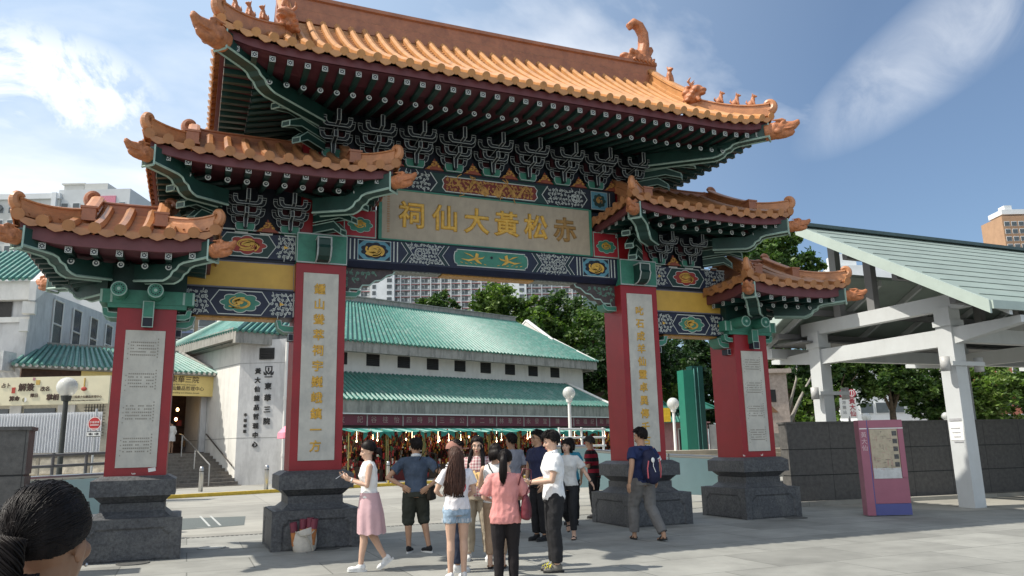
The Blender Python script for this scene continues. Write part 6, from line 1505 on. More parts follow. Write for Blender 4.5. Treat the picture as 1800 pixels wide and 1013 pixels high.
        def tress(n,top,bot,w0,w1,y0,y1,r=.011,wave=.012):
            for k in range(n):
                u=rnd.uniform(-1,1); ph=rnd.uniform(0,6); p=[]; LF_=1-.28*rnd.random()**2*(.4+.6*abs(u))
                for q in range(9):
                    t=q/8; z=top+(bot-top)*t*LF_
                    wq=w0+(w1-w0)*min(1,t*1.4); p.append(hd+V((u*wq+wave*math.sin(ph+t*6)+J.get('hairx',0)*t*t,y0+(y1-y0)*t+(1-u*u)*.03*(1 if y1>0 else -1)+.012*math.cos(ph*2+t*5),z)))
                m.tube(p,[r*.8,r*1.25,r*1.3,r*1.3,r*1.25,r*1.15,r,r*.7,r*.25],6)
        if kind=='long': tress(230,.08,J.get('hairz',-.42),.066,.125,.09,.135,.0075,.018)
        if kind=='longfront':
            tress(60,.05,-.35,.07,.10,.085,.11)
            for sg in (-1,1):
                for k in range(34):
                    ph=rnd.uniform(0,6); o=rnd.uniform(0,.045); p=[hd+V((sg*(.03+.05*min(1,t*2.2)+o*t+.006*math.sin(ph+5*t)),-.02-.075*min(1,max(0,t-.15)*1.6)+rnd.uniform(-.012,.012),.09-.50*t)) for t in [q/8 for q in range(9)]]
                    m.tube(p,[.009,.013,.014,.014,.014,.013,.011,.008,.003],6)
        if kind=='pony':
            o=hp_(J.get('px',0),.115,.055)
            for k in range(70):
                a=rnd.uniform(0,2*PI); r_=.03*rnd.random()**.5; dx=r_*math.cos(a); dy=r_*math.sin(a); m.tube([hp_(dx*1.2,.09,.05),o+V((dx*.6,.02+dy*.5,0)),o+V((dx*1.3+.01,.045+dy,-.09)),o+V((dx*1.5+.015,.04+dy,-.22)),o+V((dx*1.2+.02,.03+dy,-.34+rnd.uniform(-.05,.03)))],[.01,.012,.013,.011,.003],6)
        if kind=='lowbun':
            for k in range(40):
                a=rnd.uniform(0,2*PI); m.tube([hp_(.04*math.cos(a),.1,-.02+.03*math.sin(a)),hp_(.045*math.cos(a),.15+.02*rnd.random(),-.05+.04*math.sin(a)),hp_(.03*math.cos(a+1),.16,-.12),hp_(.02*math.cos(a),.14,-.2-.06*rnd.random())],[.014,.018,.014,.004],6)
        if kind=='bob':
            for k in range(80):
                a=rnd.uniform(-.35,PI+.35); p=[hp_(.078*math.cos(a),.022+.095*math.sin(a),.05),hp_(.094*math.cos(a),.022+.108*math.sin(a),-.02),hp_(.088*math.cos(a),.022+.1*math.sin(a),-.10-.02*rnd.random())]; m.tube(p,[.012,.017,.007],6)
        f=MB(); f.v=[tuple(V(v)*s) for v in m.v]; f.f=m.f; f.m=m.m; f.build('hair',HAIR[hc],e,True)
    # top garment
    if top:
        mt,sleeve,zh=top[:3]; loose=top[3] if len(top)>3 else .014; m=MB(); torso(m,loose,zh,1.40)
        loft(m,[(nb+V((0,0,-.09)),.17 if fem else .19,.085,tw),(nb+V((0,0,-.03)),.11,.07,tw),(nb+V((0,-.005,.012)),.066,.062,tw)])
        if sleeve>0:
            for q in 'lr':
                a,b,c=arms[q]
                if sleeve<=1: p=a.lerp(b,sleeve); limb(m,[nb.lerp(a,.6)+V((0,0,-.02)),a+V((0,0,-.004)),a.lerp(b,sleeve*.5),p],[.06,.064,.060+loose*.4,.058+loose*.8],12,True)
                else: p=b.lerp(c,sleeve-1); limb(m,[nb.lerp(a,.6)+V((0,0,-.02)),a,b,p],[.06,.064,.055+loose*.3,.042+loose*.4],12,True)
        else:
            for q in 'lr': a=arms[q][0]; limb(m,[nb.lerp(a,.35),nb.lerp(a,.72)],[.05,.042])
        me=remesh(rawmesh(m),voxel*1.15,3); wrinkle(me,.007+loose*.2,11,loc[0]*7,.8); top_o=put('top',me,mt)
        if len(top)>4 and top[4]:   # collar
            m=MB(); m.tube([nb+V((.062*math.cos(t*PI/8),-.008+.062*math.sin(t*PI/8),.012+.02*math.sin(t*PI/8))) for t in range(17)],[.017]*17,6,flat=1.7); f=MB(); f.v=[tuple(V(v)*s) for v in m.v]; f.f=m.f; f.m=m.m; f.build('collar',top[4],e,True)
    # bottoms
    if bottom:
        kind_,mt,L_=bottom[:3]; m=MB()
        if kind_=='skirt':
            z0=1.0; n=40; vs=[];fs=[]; off=J.get('skirt',(0,0))
            rows=9
            for r_ in range(rows+1):
                t=r_/rows; z=z0+(L_-z0)*t; rx=(.162+.045*min(1,t*2.2)+.0*t)*H; ry=.125+.035*min(1,t*2)+.02*t
                for j in range(n):
                    a=2*PI*j/n; q=1+(.085*t)*math.cos(a*8+.4)+.03*t*math.sin(a*5); vs.append((hp.x+rx*q*math.cos(a)+off[0]*t,hp.y+ry*q*math.sin(a)+off[1]*t,z+(.012*math.cos(a*8) if r_==rows else 0)))
            for r_ in range(rows):
                for j in range(n): fs.append((r_*n+j,r_*n+(j+1)%n,(r_+1)*n+(j+1)%n,(r_+1)*n+j))
            m.add(vs,fs); f=MB(); f.v=[tuple(V(v)*s) for v in m.v]; f.f=m.f; f.m=m.m; f.build('skirt',mt,e,True)
        else:
            g=bottom[3] if len(bottom)>3 else .016; hx=(.165 if fem else .158)*H
            loft(m,[(hp+V((0,0,.09)),hx*.88+g*.5,.10+g*.5,0),(hp,hx+g*.6,.115+g*.5,0),(hp+V((0,0,-.09)),hx*.97+g,.11+g,0)])
            for q in 'lr':
                a,b,c=legs[q]; f=H*(1 if fem else 1.03)
                if L_<=1: p=a.lerp(b,L_); limb(m,[a,a.lerp(b,L_*.5),p],[.092*f+g*.5,.080*f+g*.8,.070*f+g*1.1],12,True)
                else: p=b.lerp(c,min(L_-1,.93)); limb(m,[a,a.lerp(b,.5),b,b.lerp(c,min(.4,(L_-1)*.6))+V((0,.01,0)),p],[.092*f+g*.5,.077*f+g,.060+g,.056+g*1.1,.042+g*1.2] if L_>1.3 else [.092*f+g*.5,.077*f+g,.066+g,.066+g,.066+g*1.1],12,True)
            me=remesh(rawmesh(m),voxel*1.2,3); wrinkle(me,.009 if g>.012 else .003,12,loc[1]*5,.8); put('shorts' if L_<1.3 else 'trousers',me,mt)
    # shoes
    smat={'black':cloth('shoe_black',(.02,.02,.022)),'white':cloth('shoe_white',(.68,.68,.67)),'tan':cloth('sandal_tan',(.25,.12,.05)),'grey':cloth('shoe_grey',(.16,.15,.13)),'dark':cloth('shoe_dark',(.03,.028,.028))}[shoes[0]]
    for q in 'lr':
        c=legs[q][2]; fd=V(J[q+'f']) if J[q+'f'] else V((0,-1,0)); fd.normalize(); up=V((0,0,1)) if abs(fd.z)<.2 else (V((0,0,1))-fd*fd.z).normalized(); sd=fd.cross(up).normalized(); rt=Matrix((sd,fd,up)).transposed(); base=c-up*.085
        flat_=len(shoes)>1 and shoes[1]=='sandal'
        m=MB(); 
        if not flat_:
            m.ell(base+fd*.02+up*.045,(.036,.06,.042),12,8,rt); m.ell(base+fd*.1+up*.035,(.043,.075,.033),12,8,rt); m.ell(base-fd*.03+up*.06,(.033,.035,.05),10,8,rt); m.tube([c+up*.01,base+up*.05],[.04,.042],10)
            me=remesh(rawmesh(m),.008,2)
        else:
            m.tube([base+fd*.06-sd*.042+up*.02,base+fd*.07+up*.058,base+fd*.08+sd*.042+up*.02],.012,6); m.tube([base-fd*.03-sd*.035+up*.03,base+fd*.02+up*.075,base-fd*.03+sd*.035+up*.03],.009,6); me=rawmesh(m)
        o=put('shoe',me,smat)
        if flat_: 
            m=MB(); m.ell(base+fd*.02+up*.03,(.034,.06,.03),10,8,rt); m.ell(base+fd*.1+up*.026,(.04,.06,.02),10,8,rt); m.tube([c+up*.02,base+up*.035],[.034,.036],10)
            for k in range(5): m.ell(base+fd*(.155-.006*abs(k-1))+sd*(.03-.015*k)+up*.024,(.009,.014,.009),6,5,rt)
            me=remesh(rawmesh(m),.006,1); me.transform(Matrix.Scale(s,4)); me.materials.append(SKIN[skin]); link('foot',me,e)
        m=MB(); pts=[]
        for k in range(20):
            a=2*PI*k/20; y=.045+.13*math.cos(a); x=(.036+.012*max(0,math.cos(a-.2)))*math.sin(a); pts.append((x,y))
        lo=[base+sd*x+fd*y for x,y in pts]; hi=[p+up*.024 for p in lo]; m.add(lo+hi,[tuple(range(19,-1,-1)),tuple(range(20,40))]+[(k,(k+1)%20,20+(k+1)%20,20+k) for k in range(20)])
        f=MB(); f.v=[tuple(V(v)*s) for v in m.v]; f.f=m.f; f.m=m.m; f.build('sole',soleM if (shoes[0]=='white' or len(shoes)>1 and shoes[1]=='whitesole') else cloth('sole_dark',(.03,.03,.03)),o)
    return e
def W(e,p): return e.matrix_basis@Vector(p)
def TH(deg): return ZF+R(deg)
PEOPLE={}
# --- 1 woman in pink skirt reading a phone, walking left
p1_=person((-3.12,-3.55,0),TH(-78),'young woman in white sleeveless top and pink skirt walking while reading her phone',1.70,True,'fair',('lowbun','black'),
  (cloth('white_top',(.78,.77,.74),.05),0,.93,.012),('skirt',cloth('pink_skirt',(.55,.36,.38),.06,.8,.3,5),.47),('white',),
  dict(lk=(.07,-.07,.50),la=(.06,-.10,.085),lf=(0,-1,.05),rk=(-.07,-.0,.50),ra=(-.07,.22,.15),rf=(0,-.8,-.6),le=(.21,-.04,1.10),lw=(.10,-.26,1.17),re=(-.22,-.05,1.09),rw=(-.06,-.30,1.20),lpn=(-.6,-.1,.6),rpn=(.6,0,.6),lc=.9,rc=.9,head=(0,.24,0),skirt=(0,.03),lean=(0,-.02),ld=(-.3,-.8,.35),rd=(.3,-.9,.3)))
# --- 2 man with hands on hips
blueS=cloth('blue_grey_shirt',(.062,.085,.125),.28,.85,.4,3.5)
p2_=person((-2.06,-2.1,0),TH(188),'man seen from behind in blue-grey polo and dark shorts with hands on hips',1.75,False,'tan',('short','black'),(blueS,.62,.86,.024,cloth('white_collar',(.6,.62,.62))),('shorts',cloth('olive_shorts',(.035,.038,.03)),1.12,.03),('black','whitesole'),
  dict(lk=(.11,-.06,.49),la=(.10,-.02,.085),rk=(-.12,-.10,.50),ra=(-.2,.02,.085),lf=(-.3,-1,0),rf=(.6,-.8,0),le=(.42,.06,1.10),lw=(.20,.12,.98),re=(-.40,.10,1.12),rw=(-.19,.13,.96),lpn=(-.3,-.9,0),rpn=(.3,-.9,0),lc=.5,rc=.5,head=(.5,.05,0),ld=(-.7,.1,-.5),rd=(.7,.1,-.5)))
# --- 3 long-haired girl, white T-shirt, denim shorts
p3_=person((-2.30,-4.9,0),TH(200),'girl with long brown hair, white printed T-shirt and frayed denim shorts, back to camera',1.59,True,'fair',('long','brown'),(cloth('white_tee',(.74,.72,.74),.05),.55,.86,.022),('shorts',cloth('denim',(.30,.40,.50),.18,.85,.5,16),.42,.02),('white',),
  dict(head=(.1,.12,.18),hairx=.07,hairz=-.50,lk=(.085,-.0,.49),rk=(-.095,-.02,.49),le=(.26,-.06,1.12),lw=(.16,-.30,1.06),re=(-.25,-.02,1.10),rw=(-.16,-.24,1.0),rpn=(.5,0,.8),lpn=(-.5,0,.8),hoff=(.02,0)))
# red ring print laid on the back of the T-shirt
top3=[c for c in p3_.children if c.name.startswith('top')][0]; tm3=top3.data; bv=BVHTree.FromPolygons([v.co for v in tm3.vertices],[p.vertices[:] for p in tm3.polygons])
def onback(x,z):
    h_=bv.ray_cast(Vector((x,1,z)),Vector((0,-1,0))); return (h_[0]+Vector((0,.005,0))) if h_[0] else None
def back_print(segs,mt,w_,name):
    m=MB()
    for pts in segs:
        pp=[onback(*q) for q in pts]; pp=[q for q in pp if q]
        for a,b in zip(pp[:-1],pp[1:]):
            d=(b-a); n_=Vector((-d.z,0,d.x)).normalized()*w_; m.quad(a+n_,a-n_,b-n_,b+n_)
    m.build(name,mt,top3)
redI=mat('red_print',(.5,.03,.04),.7)
back_print([[(.0+.085*math.cos(k*PI/12),1.135+.085*math.sin(k*PI/12)) for k in range(25)],[(.0+.062*math.cos(k*PI/12),1.135+.066*math.sin(k*PI/12)) for k in range(9,16)],[(.03*math.cos(k*PI/6),1.10+.03*math.sin(k*PI/6)) for k in range(6,13)]],redI,.008,'ring_print')
back_print([[(-.07+.03*k,1.0),(-.055+.03*k,1.02),(-.05+.03*k,.998)] for k in range(5)],blackC,.006,'word_print')
m=MB(); rnd=random.Random(11)
for k in range(40):
    a=rnd.uniform(0,2*PI); sg=rnd.choice((-1,1)); x=sg*.088*1.03+.098*math.cos(a); y=.105*math.sin(a); z=.70*1.03+rnd.uniform(-.01,.01); m.tube([(x,y,z+.02),(x*1.01,y*1.02,z-.025)],.003,4)
m.build('frayed_hem',mat('thread_white',(.6,.62,.64),.8),p3_)
# --- 4 person in cap, striped top, jeans
stripeM=cloth('striped_top',(.55,.55,.55)); nt=stripeM.node_tree; b=nt.nodes['Principled BSDF']; wv=nt.nodes.new('ShaderNodeTexWave'); wv.bands_direction='Z'; wv.inputs['Scale'].default_value=9; tc=nt.nodes.new('ShaderNodeTexCoord'); nt.links.new(tc.outputs['Object'],wv.inputs['Vector']); nt.links.new(ramp(nt,wv.outputs[1],[(.45,(.03,.035,.05)),(.55,(.55,.55,.55))]),b.inputs['Base Color'])
p4_=person((-2.1,-4.23,0),TH(112),'person in brown cap, striped top and dark jeans half hidden behind the long-haired girl',1.68,True,'tan',('short','black'),(stripeM,.5,.86,.02),('trousers',cloth('dark_jeans',(.025,.032,.055)),2,.018),('white',),dict(head=(-.3,.05,0),la=(.13,0,.085),lk=(.12,-.02,.49)))
m=MB(); hd=Vector((0,-.02,1.555+.0)); 
vs=[];fs=[]
for i in range(9):
    t=i/8*PI/2
    for j in range(20): a=2*PI*j/20; vs.append((.099*math.cos(t)*math.cos(a),.015+.115*math.cos(t)*math.sin(a),1.60+.115*math.sin(t)))
for i in range(8):
    for j in range(20): fs.append((i*20+j,i*20+(j+1)%20,(i+1)*20+(j+1)%20,(i+1)*20+j))
m.add(vs,fs); m.ell((0,-.13,1.6),(.075,.08,.012)); capo=m.build('cap',cloth('cap_brown',(.34,.17,.13),.12),None,True,loc=p4_.location,rz=p4_.rotation_euler.z,label='faded brown-red baseball cap worn behind the long-haired girl',category='cap')
# --- 5 smiling woman in checks
chk=cloth('checked_shirt',(.5,.3,.3)); nt=chk.node_tree; b=nt.nodes['Principled BSDF']; cols=[]
tc=nt.nodes.new('ShaderNodeTexCoord')
for dr in ('X','Z'):
    wv=nt.nodes.new('ShaderNodeTexWave'); wv.bands_direction=dr; wv.inputs['Scale'].default_value=7; nt.links.new(tc.outputs['Object'],wv.inputs['Vector']); cols.append(ramp(nt,wv.outputs[1],[(.55,(.62,.50,.47)),(.7,(.30,.10,.12))]))
nt.links.new(mixrgb(nt,cols[0],cols[1],.5),b.inputs['Base Color'])
p5_=person((-1.47,-3.38,0),TH(-6),'smiling woman with long dark hair in checked shirt and beige trousers',1.74,True,'fair',('longfront','black'),(chk,.75,.84,.022),('trousers',cloth('beige_trousers',(.34,.29,.22)),2,.026),('white',),
  dict(le=(.25,-.04,1.10),lw=(.10,-.24,1.04),re=(-.25,-.04,1.10),rw=(-.08,-.25,1.05),lpn=(-.5,0,.8),rpn=(.5,0,.8),head=(.1,.12,0),la=(.15,0,.085),lk=(.13,-.03,.49),ra=(-.13,.0,.085),rk=(-.12,-.03,.49)))
# --- 6 woman in white vest
p6_=person((-1.52,-4.25,0),TH(178),'woman with dark hair in white vest standing beyond the ponytailed woman',1.62,True,'fair',('bob','black'),(cloth('white_vest',(.72,.71,.69),.05),0,.86,.016),('trousers',cloth('tan_crop',(.36,.25,.17)),1.75,.012),('tan','sandal'),dict(le=(.23,-.08,1.10),lw=(.12,-.28,1.06),re=(-.25,-.02,1.1),rw=(-.2,-.2,1.0),head=(.4,.25,0)))
# --- 7 ponytailed woman in pink
p7_=person((-2.05,-5.92,0),TH(184),'woman with black ponytail in salmon pink T-shirt and black leggings, back to camera',1.545,True,'fair',('pony','black'),(cloth('salmon_tee',(.62,.26,.24),.06),.85,.80,.026),('trousers',cloth('leggings',(.016,.013,.014)),1.97,.010),('black',),dict(le=(.26,-.05,1.11),lw=(.18,-.28,1.06),re=(-.26,-.06,1.10),rw=(-.10,-.28,1.07),rpn=(.6,0,.7),lpn=(-.6,0,.7),head=(-.25,.2,-.12),hoff=(-.01,-.01)),heavy=1.06)
# --- 8 man in navy polo with glasses
p8_=person((.30,-1.70,0),TH(-48),'man with glasses in navy polo shirt and black trousers looking left',1.86,False,'tan',('short','black'),(cloth('navy_polo',(.022,.026,.062)),.6,.86,.024,cloth('navy_polo',(.022,.026,.062))),('trousers',blackC,2,.022),('black',),dict(le=(.24,.02,1.10),lw=(.20,-.10,.86),re=(-.26,.02,1.11),rw=(-.25,-.04,.88),head=(-.35,-.03,0)))
m=MB(); s_=1.86/1.65; hr=Matrix.Rotation(-.35,3,'Z')
for sg in (-1,1):
    m.tube([Vector((0,-.015,1.55))+hr@Vector((sg*.034+.024*math.cos(k*PI/8),-.098,.004+.017*math.sin(k*PI/8))) for k in range(17)],.0025,5); m.tube([Vector((0,-.015,1.55))+hr@Vector(q) for q in ((sg*.058,-.096,.008),(sg*.082,-.03,.006),(sg*.082,.02,-.002))],.0025,5)
m.tube([Vector((0,-.015,1.55))+hr@Vector((-.01,-.1,.006)),Vector((0,-.015,1.55))+hr@Vector((.01,-.1,.006))],.0025,5); f=MB(); f.v=[tuple(Vector(v)*s_) for v in m.v]; f.f=m.f; f.m=m.m
f.build('eyeglasses',black,None,loc=p8_.location,rz=p8_.rotation_euler.z,label='thin dark eyeglasses on the man in navy polo',category='glasses')
# --- 9 man in grey shirt behind
p9_=person((.42,-.15,0),TH(-140),'dark-skinned man in grey shirt partly hidden behind the navy polo man',1.84,False,'brown',('short','black'),(cloth('grey_shirt',(.27,.27,.30)),.9,.86,.024),('trousers',cloth('charcoal',(.03,.03,.035)),2,.02),('dark',),dict(head=(.2,0,0)))
# --- 10 man in white polo with phone
p10_=person((-.94,-4.9,0),TH(-82),'young man in white polo and black trousers looking down at what he holds',1.78,False,'fair',('short','black'),(cloth('white_polo',(.76,.76,.76),.05),.62,.84,.024,cloth('white_polo',(.76,.76,.76),.05)),('trousers',cloth('black_trousers',(.02,.02,.022)),2,.022),('grey',),
  dict(le=(.22,-.06,1.08),lw=(.10,-.29,1.06),re=(-.23,-.05,1.09),rw=(-.11,-.30,1.04),lpn=(-.3,0,1),rpn=(.3,0,1),lc=.7,rc=.7,head=(0,.28,0),ld=(-.1,-1,.05),rd=(.1,-1,.05)))
m=MB()
for sg in (-1,1):
    for k in range(4): m.tube([(sg*.1-.03,-.075-.025*k,.10-.012*k),(sg*.1+.03,-.09-.025*k,.105-.012*k)],.008,5)
    m.tube([(sg*.1,-.08,.11),(sg*.1+.04,-.11,.07)],.006,5)
m.build('laces',mat('neon_laces',(.75,.68,.05),.6),p10_)
# --- 11 short-haired woman walking with black bag
p11_=person((.86,-1.7,0),TH(-10),'short-haired woman in white blouse, black trousers and flip-flops walking past with a black handbag',1.70,True,'fair',('bob','black'),(cloth('white_blouse',(.6,.6,.58)),.7,.86,.022),('trousers',cloth('black_crop',(.018,.018,.02)),1.85,.012),('black','sandal'),
  dict(lk=(.08,-.12,.50),la=(.09,-.12,.085),rk=(-.08,-.02,.47),ra=(-.05,.34,.26),rf=(0,-.5,-.85),le=(.30,.02,1.11),lw=(.42,-.10,.93),re=(-.24,.05,1.1),rw=(-.24,-.03,.88),head=(-.25,0,0)))
# --- 12 person in teal
p12_=person((1.95,.35,0),TH(-160),'dark-haired person in teal T-shirt behind the short-haired woman',1.74,True,'tan',('bob','black'),(cloth('teal_tee',(.03,.21,.30)),.55,.84,.02),('trousers',blackC,2,.018),('black',),dict())
# --- 13 man in red and black with phone
stR=cloth('red_black_shirt',(.3,.02,.03)); nt=stR.node_tree; b=nt.nodes['Principled BSDF']; wv=nt.nodes.new('ShaderNodeTexWave'); wv.bands_direction='Z'; wv.inputs['Scale'].default_value=1.9; wv.inputs['Phase Offset'].default_value=1.2; tc=nt.nodes.new('ShaderNodeTexCoord'); nt.links.new(tc.outputs['Object'],wv.inputs['Vector']); nt.links.new(ramp(nt,wv.outputs[1],[(.45,(.012,.012,.013)),(.5,(.24,.015,.03))]),b.inputs['Base Color'])
p13_=person((3.1,1.45,0),TH(-110),'grey-haired man in red and black shirt bent over his phone beside the inner right pillar',1.78,False,'tan',('short','grey'),(stR,.8,.84,.026),('trousers',blackC,2,.022),('black',),dict(le=(.22,-.06,1.06),lw=(.06,-.28,1.12),re=(-.22,-.06,1.08),rw=(-.05,-.30,1.14),lpn=(-.5,0,.8),rpn=(.5,0,.8),head=(0,.35,0),lean=(0,-.06),lc=.9,rc=.9))
# --- 14 young man with backpack
p14_=person((1.86,-2.62,0),TH(-152),'young man in navy T-shirt with a rucksack walking away past the inner right pedestal',1.86,False,'tan',('short','black'),(cloth('navy_tee',(.018,.028,.085)),.62,.85,.028),('trousers',cloth('grey_trousers',(.15,.145,.14)),2,.028),('dark','sandal'),
  dict(lk=(.09,-.16,.50),la=(.08,-.18,.085),rk=(-.09,.03,.48),ra=(-.12,.28,.10),rf=(-.1,-1,-.1),le=(.27,.10,1.11),lw=(.30,.06,.86),re=(-.31,.0,1.10),rw=(-.34,-.10,.88),head=(.55,.05,0),lf=(-.3,-1,0)))
m=MB(); 
for sg,k in ((1,0),): pass
# sleeve bands on the young man's right sleeve
s_=1.86/1.65; a=Vector((-.19,.01,1.34)).lerp(Vector((-.31,0,1.10)),.52); d=(Vector((-.31,0,1.10))-Vector((-.19,.01,1.34))).normalized()
for q in (0,.035): m.tube([(a+d*q)*s_,(a+d*(q+.02))*s_],.0885*s_*.98,18)
m.build('sleeve_band',whiteP,p14_)
bp=empty('rucksack',p14_.location,p14_.rotation_euler.z,'navy rucksack with coral zips on the young man walking away','rucksack')
m=MB(); m.ell((0,.23,1.22),(.17,.12,.27),18,14); m.ell((0,.29,1.10),(.14,.10,.17),16,12); m.ell((0,.20,1.42),(.12,.09,.10),14,10); me=remesh(rawmesh(m),.012,2); wrinkle(me,.008,9,2); me.materials.append(cloth('rucksack_navy',(.014,.016,.045),.15,.6)); link('bag_body',me,bp)
for zp in ([(-.145,.30,1.36),(-.165,.31,1.2),(-.15,.30,1.04)],[(.13,.36,1.33),(.155,.35,1.2),(.14,.34,1.04)]): m=MB(); m.tube(zp,.011,6); m.build('coral_zip',mat('coral',(.62,.12,.14),.5),bp)
m=MB(); m.tube([(.02,.395,1.14),(.05,.375,1.24),(.03,.36,1.30)],.007,5); m.ell((.04,.36,1.34),(.035,.02,.045),10,8); m.build('badge',whiteP,bp)
m=MB()
for sg in (-1,1): m.tube([(sg*.10,.16,1.52),(sg*.12,.0,1.565),(sg*.13,-.13,1.46),(sg*.14,-.15,1.25),(sg*.16,.0,1.06),(sg*.12,.16,1.02)],.022,6,flat=.4)
m.build('strap',cloth('rucksack_navy',(.014,.016,.045)),bp)
# --- 15 woman on the stair
x,y,_=M2W(-1.86,3.45); p15_=person((x,y,1.66),RZ+R(-150),'woman in white dress climbing into the entrance at the top of the stair',1.58,True,'tan',('short','black'),(cloth('white_dress_top',(.72,.71,.69)),1.5,.9,.03),('skirt',cloth('white_dress',(.72,.71,.69)),.62),('tan','sandal'),dict(le=(.26,.02,1.08),lw=(.36,.02,.95),hands=True))
# --- 16 distant couple and two stall keepers
person((26.9,31.6,1.0),ZF+.6,'distant woman with hair up facing her companion at the pink gatehouse',1.62,True,'fair',('short','black'),(cloth('white_top',(.78,.77,.74)),.4,.86),('trousers',blackC,2),('black',),dict(hands=False),False,voxel=.02)
person((27.45,31.4,1.0),ZF+PI,'distant dark-clad person seen from behind at the pink gatehouse',1.7,False,'tan',('short','black'),(blackC,.5,.86),('trousers',blackC,2),('black',),dict(hands=False),False,voxel=.02)
for a,lab in ((6.6,'stall keeper in dark clothes in the shade behind the hands-on-hips man'),(8.7,'stall keeper in dark clothes in the shade behind the long-haired girl')):
    x,y,_=M2W(a,-3.1); person((x,y,.13),RZ+.2,lab,1.66,False,'brown',('short','black'),(cloth('dark_shirt',(.02,.018,.02)),.6,.86),('trousers',blackC,2),('black',),dict(),True,voxel=.014)
# --- things people carry
blackL=mat('black_leather',(.018,.016,.016),.4,.15,12,.2,30)
def at_hand(e,q,off):   # world point near a person's local point
    return e.matrix_basis@Vector(q)+Vector(off)
def phone(e,q,lab,tilt=.5):
    b=empty('phone',at_hand(e,q,(0,0,0)),e.rotation_euler.z,lab,'phone'); b.rotation_euler=(tilt,0,e.rotation_euler.z)
    m=MB(); m.box(-.036,.036,-.075,.075,-.004,.004); m.build('case',mat('phone_white',(.6,.6,.6),.4),b); m=MB(); m.box(-.032,.032,-.068,.068,.0042,.0052); m.build('screen',mat('phone_glass',(.02,.02,.03),.1),b)
phone(p1_,(.02,-.40,1.27),'pale phone in the hands of the woman in the pink skirt',.6); phone(p10_,(0,-.42,1.17),'phone in the hands of the man in white polo',.2); phone(p13_,(0,-.40,1.2),'phone held by the man in red and black',.5)
def bag(e,q,lab,w,h,d,mt,strap,name='handbag',rz=0):
    b=empty(name,at_hand(e,q,(0,0,0)),e.rotation_euler.z+rz,lab,'bag'); m=MB()
    loft(m,[((0,0,-h/2),w*.42,d*.3,0),((0,0,-h/2+.02),w*.5,d*.5,0),((0,0,0),w*.48,d*.5,0),((0,0,h/2-.03),w*.42,d*.32,0),((0,0,h/2),w*.38,d*.15,0)],18,3); me=remesh(rawmesh(m),.012,2); wrinkle(me,.007,14,w*50); me.materials.append(mt); link('bag_body',me,b)
    m=MB(); m.tube([Vector(p) for p in strap],.011,6,flat=.6); m.build('strap',mt,b,True)
bag(p1_,(-.22,.0,.93),'black shoulder bag on the far hip of the woman in the pink skirt',.26,.30,.12,blackL,[(0,0,.14),(.05,.02,.3),(.06,.02,.5),(.04,-.06,.46),(.0,-.04,.14)],rz=1.5)
bag(p2_,(-.25,.02,.93),'dark canvas shoulder bag on the hip of the hands-on-hips man',.30,.26,.10,cloth('brown_bag',(.035,.028,.02)),[(0,.05,.12),(.1,.15,.35),(.2,.13,.60),(.24,-.02,.64),(.22,-.13,.5)],rz=1.2)
bag(p7_,(-.24,.03,.92),'dark red shoulder bag of the ponytailed woman',.22,.28,.12,mat('red_leather',(.12,.012,.02),.4,.1,8),[(0,0,.13),(.0,.07,.3),(.03,.07,.42),(.06,-.02,.44),(.04,-.08,.25)],rz=1.4)
bag(p11_,(-.16,-.2,.88),'black handbag of the short-haired walking woman',.30,.24,.10,blackL,[(-.1,0,.1),(-.06,.05,.34),(0,.1,.53),(.06,.05,.34),(.1,0,.1)])
bag(p6_,(-.22,-.1,.98),'small red pouch of the woman in the white vest',.14,.2,.06,mat('red_pouch',(.4,.02,.04),.5),[(0,0,.1),(.1,.06,.35),(.16,.04,.4)])
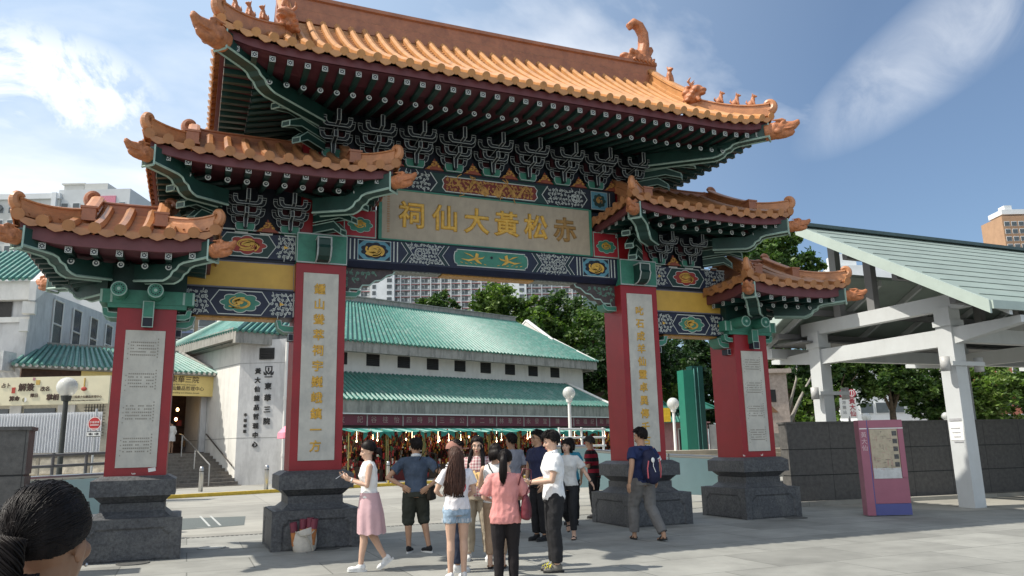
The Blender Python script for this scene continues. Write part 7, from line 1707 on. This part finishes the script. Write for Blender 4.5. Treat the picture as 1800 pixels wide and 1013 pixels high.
m=MB(); m.tube([Vector((x,y,z)) for x,y,z in ((-.12,.10,1.06),(-.02,.128,1.2),(.07,.112,1.33),(.1,.05,1.40),(.1,-.05,1.37))],.008,5); m.T=None; m.build('strap',blackL,p6_,True)
# fans of fortune sticks and cards in the women's hands
cardM=mat('bamboo_card',(.55,.36,.14),.5,.15,10)
for e,q,n_,lab,tl in ((p5_,(.06,-.36,1.10),9,'fan of bamboo fortune slips held by the smiling woman',.5),(p3_,(-.05,-.40,1.12),7,'bunch of long bamboo slips held by the long-haired girl',-.6)):
    o=empty('fortune_slips',at_hand(e,q,(0,0,0)),e.rotation_euler.z,lab,'slips'); rnd=random.Random(n_)
    for k in range(n_):
        m=MB(); m.T=Matrix.Rotation(.7+rnd.uniform(-.15,.15),4,'X')@Matrix.Rotation(tl+.11*(k-n_/2),4,'Z'); m.box(-.014,.014,-.06,.24,.006*k,.006*k+.004); m.build('slip',cardM,o)
def wristband(e,a,b,t,r,mt,name='watch'):
    a,b=Vector(a),Vector(b); d=(b-a).normalized(); p=a.lerp(b,t); m=MB(); m.tube([p-d*.008,p+d*.010],r,12); m.ell(p+Vector((0,-.0,r*.85)),(.015,.015,.008),8,5); m.build(name,mt,e,True)
wristband(p1_,(.21*1.03,-.04,1.133),(.103,-.268,1.205),.88,.033,steel); wristband(p11_,(.31,.02,1.144),(.433,-.1,.958),.93,.033,blackL,'bracelet'); wristband(p14_,(-.35,0,1.24),(-.383,-.11,.99),.93,.039,blackL,'bracelet')
# --- 17 dark-haired woman close to the camera
fg=person((-5.752,-12.6,-.032),TH(187),'dark-haired woman seen from behind close to the camera, hair twisted up',1.55,True,'brown',('updo','black'),(cloth('plum_blouse',(.08,.03,.05)),.8,.86,.02),('trousers',blackC,2,.02),('black',),dict(head=(-.1,-.1,0),strands=1700,sr=.0013),voxel=.0055)
m=MB(); m.ell(Vector((.0,0,0)),.004,8,6); hrf=Matrix.Rotation(-.1,3,'Z')@Matrix.Rotation(-.1,3,'X'); hq=Vector((0,-.015,1.55))+hrf@Vector((-.086,.006,-.047)); m.build('earring',steel,fg,True,loc=hq*(1.55/1.65))


for o in Later.made: sc.collection.objects.link(o)
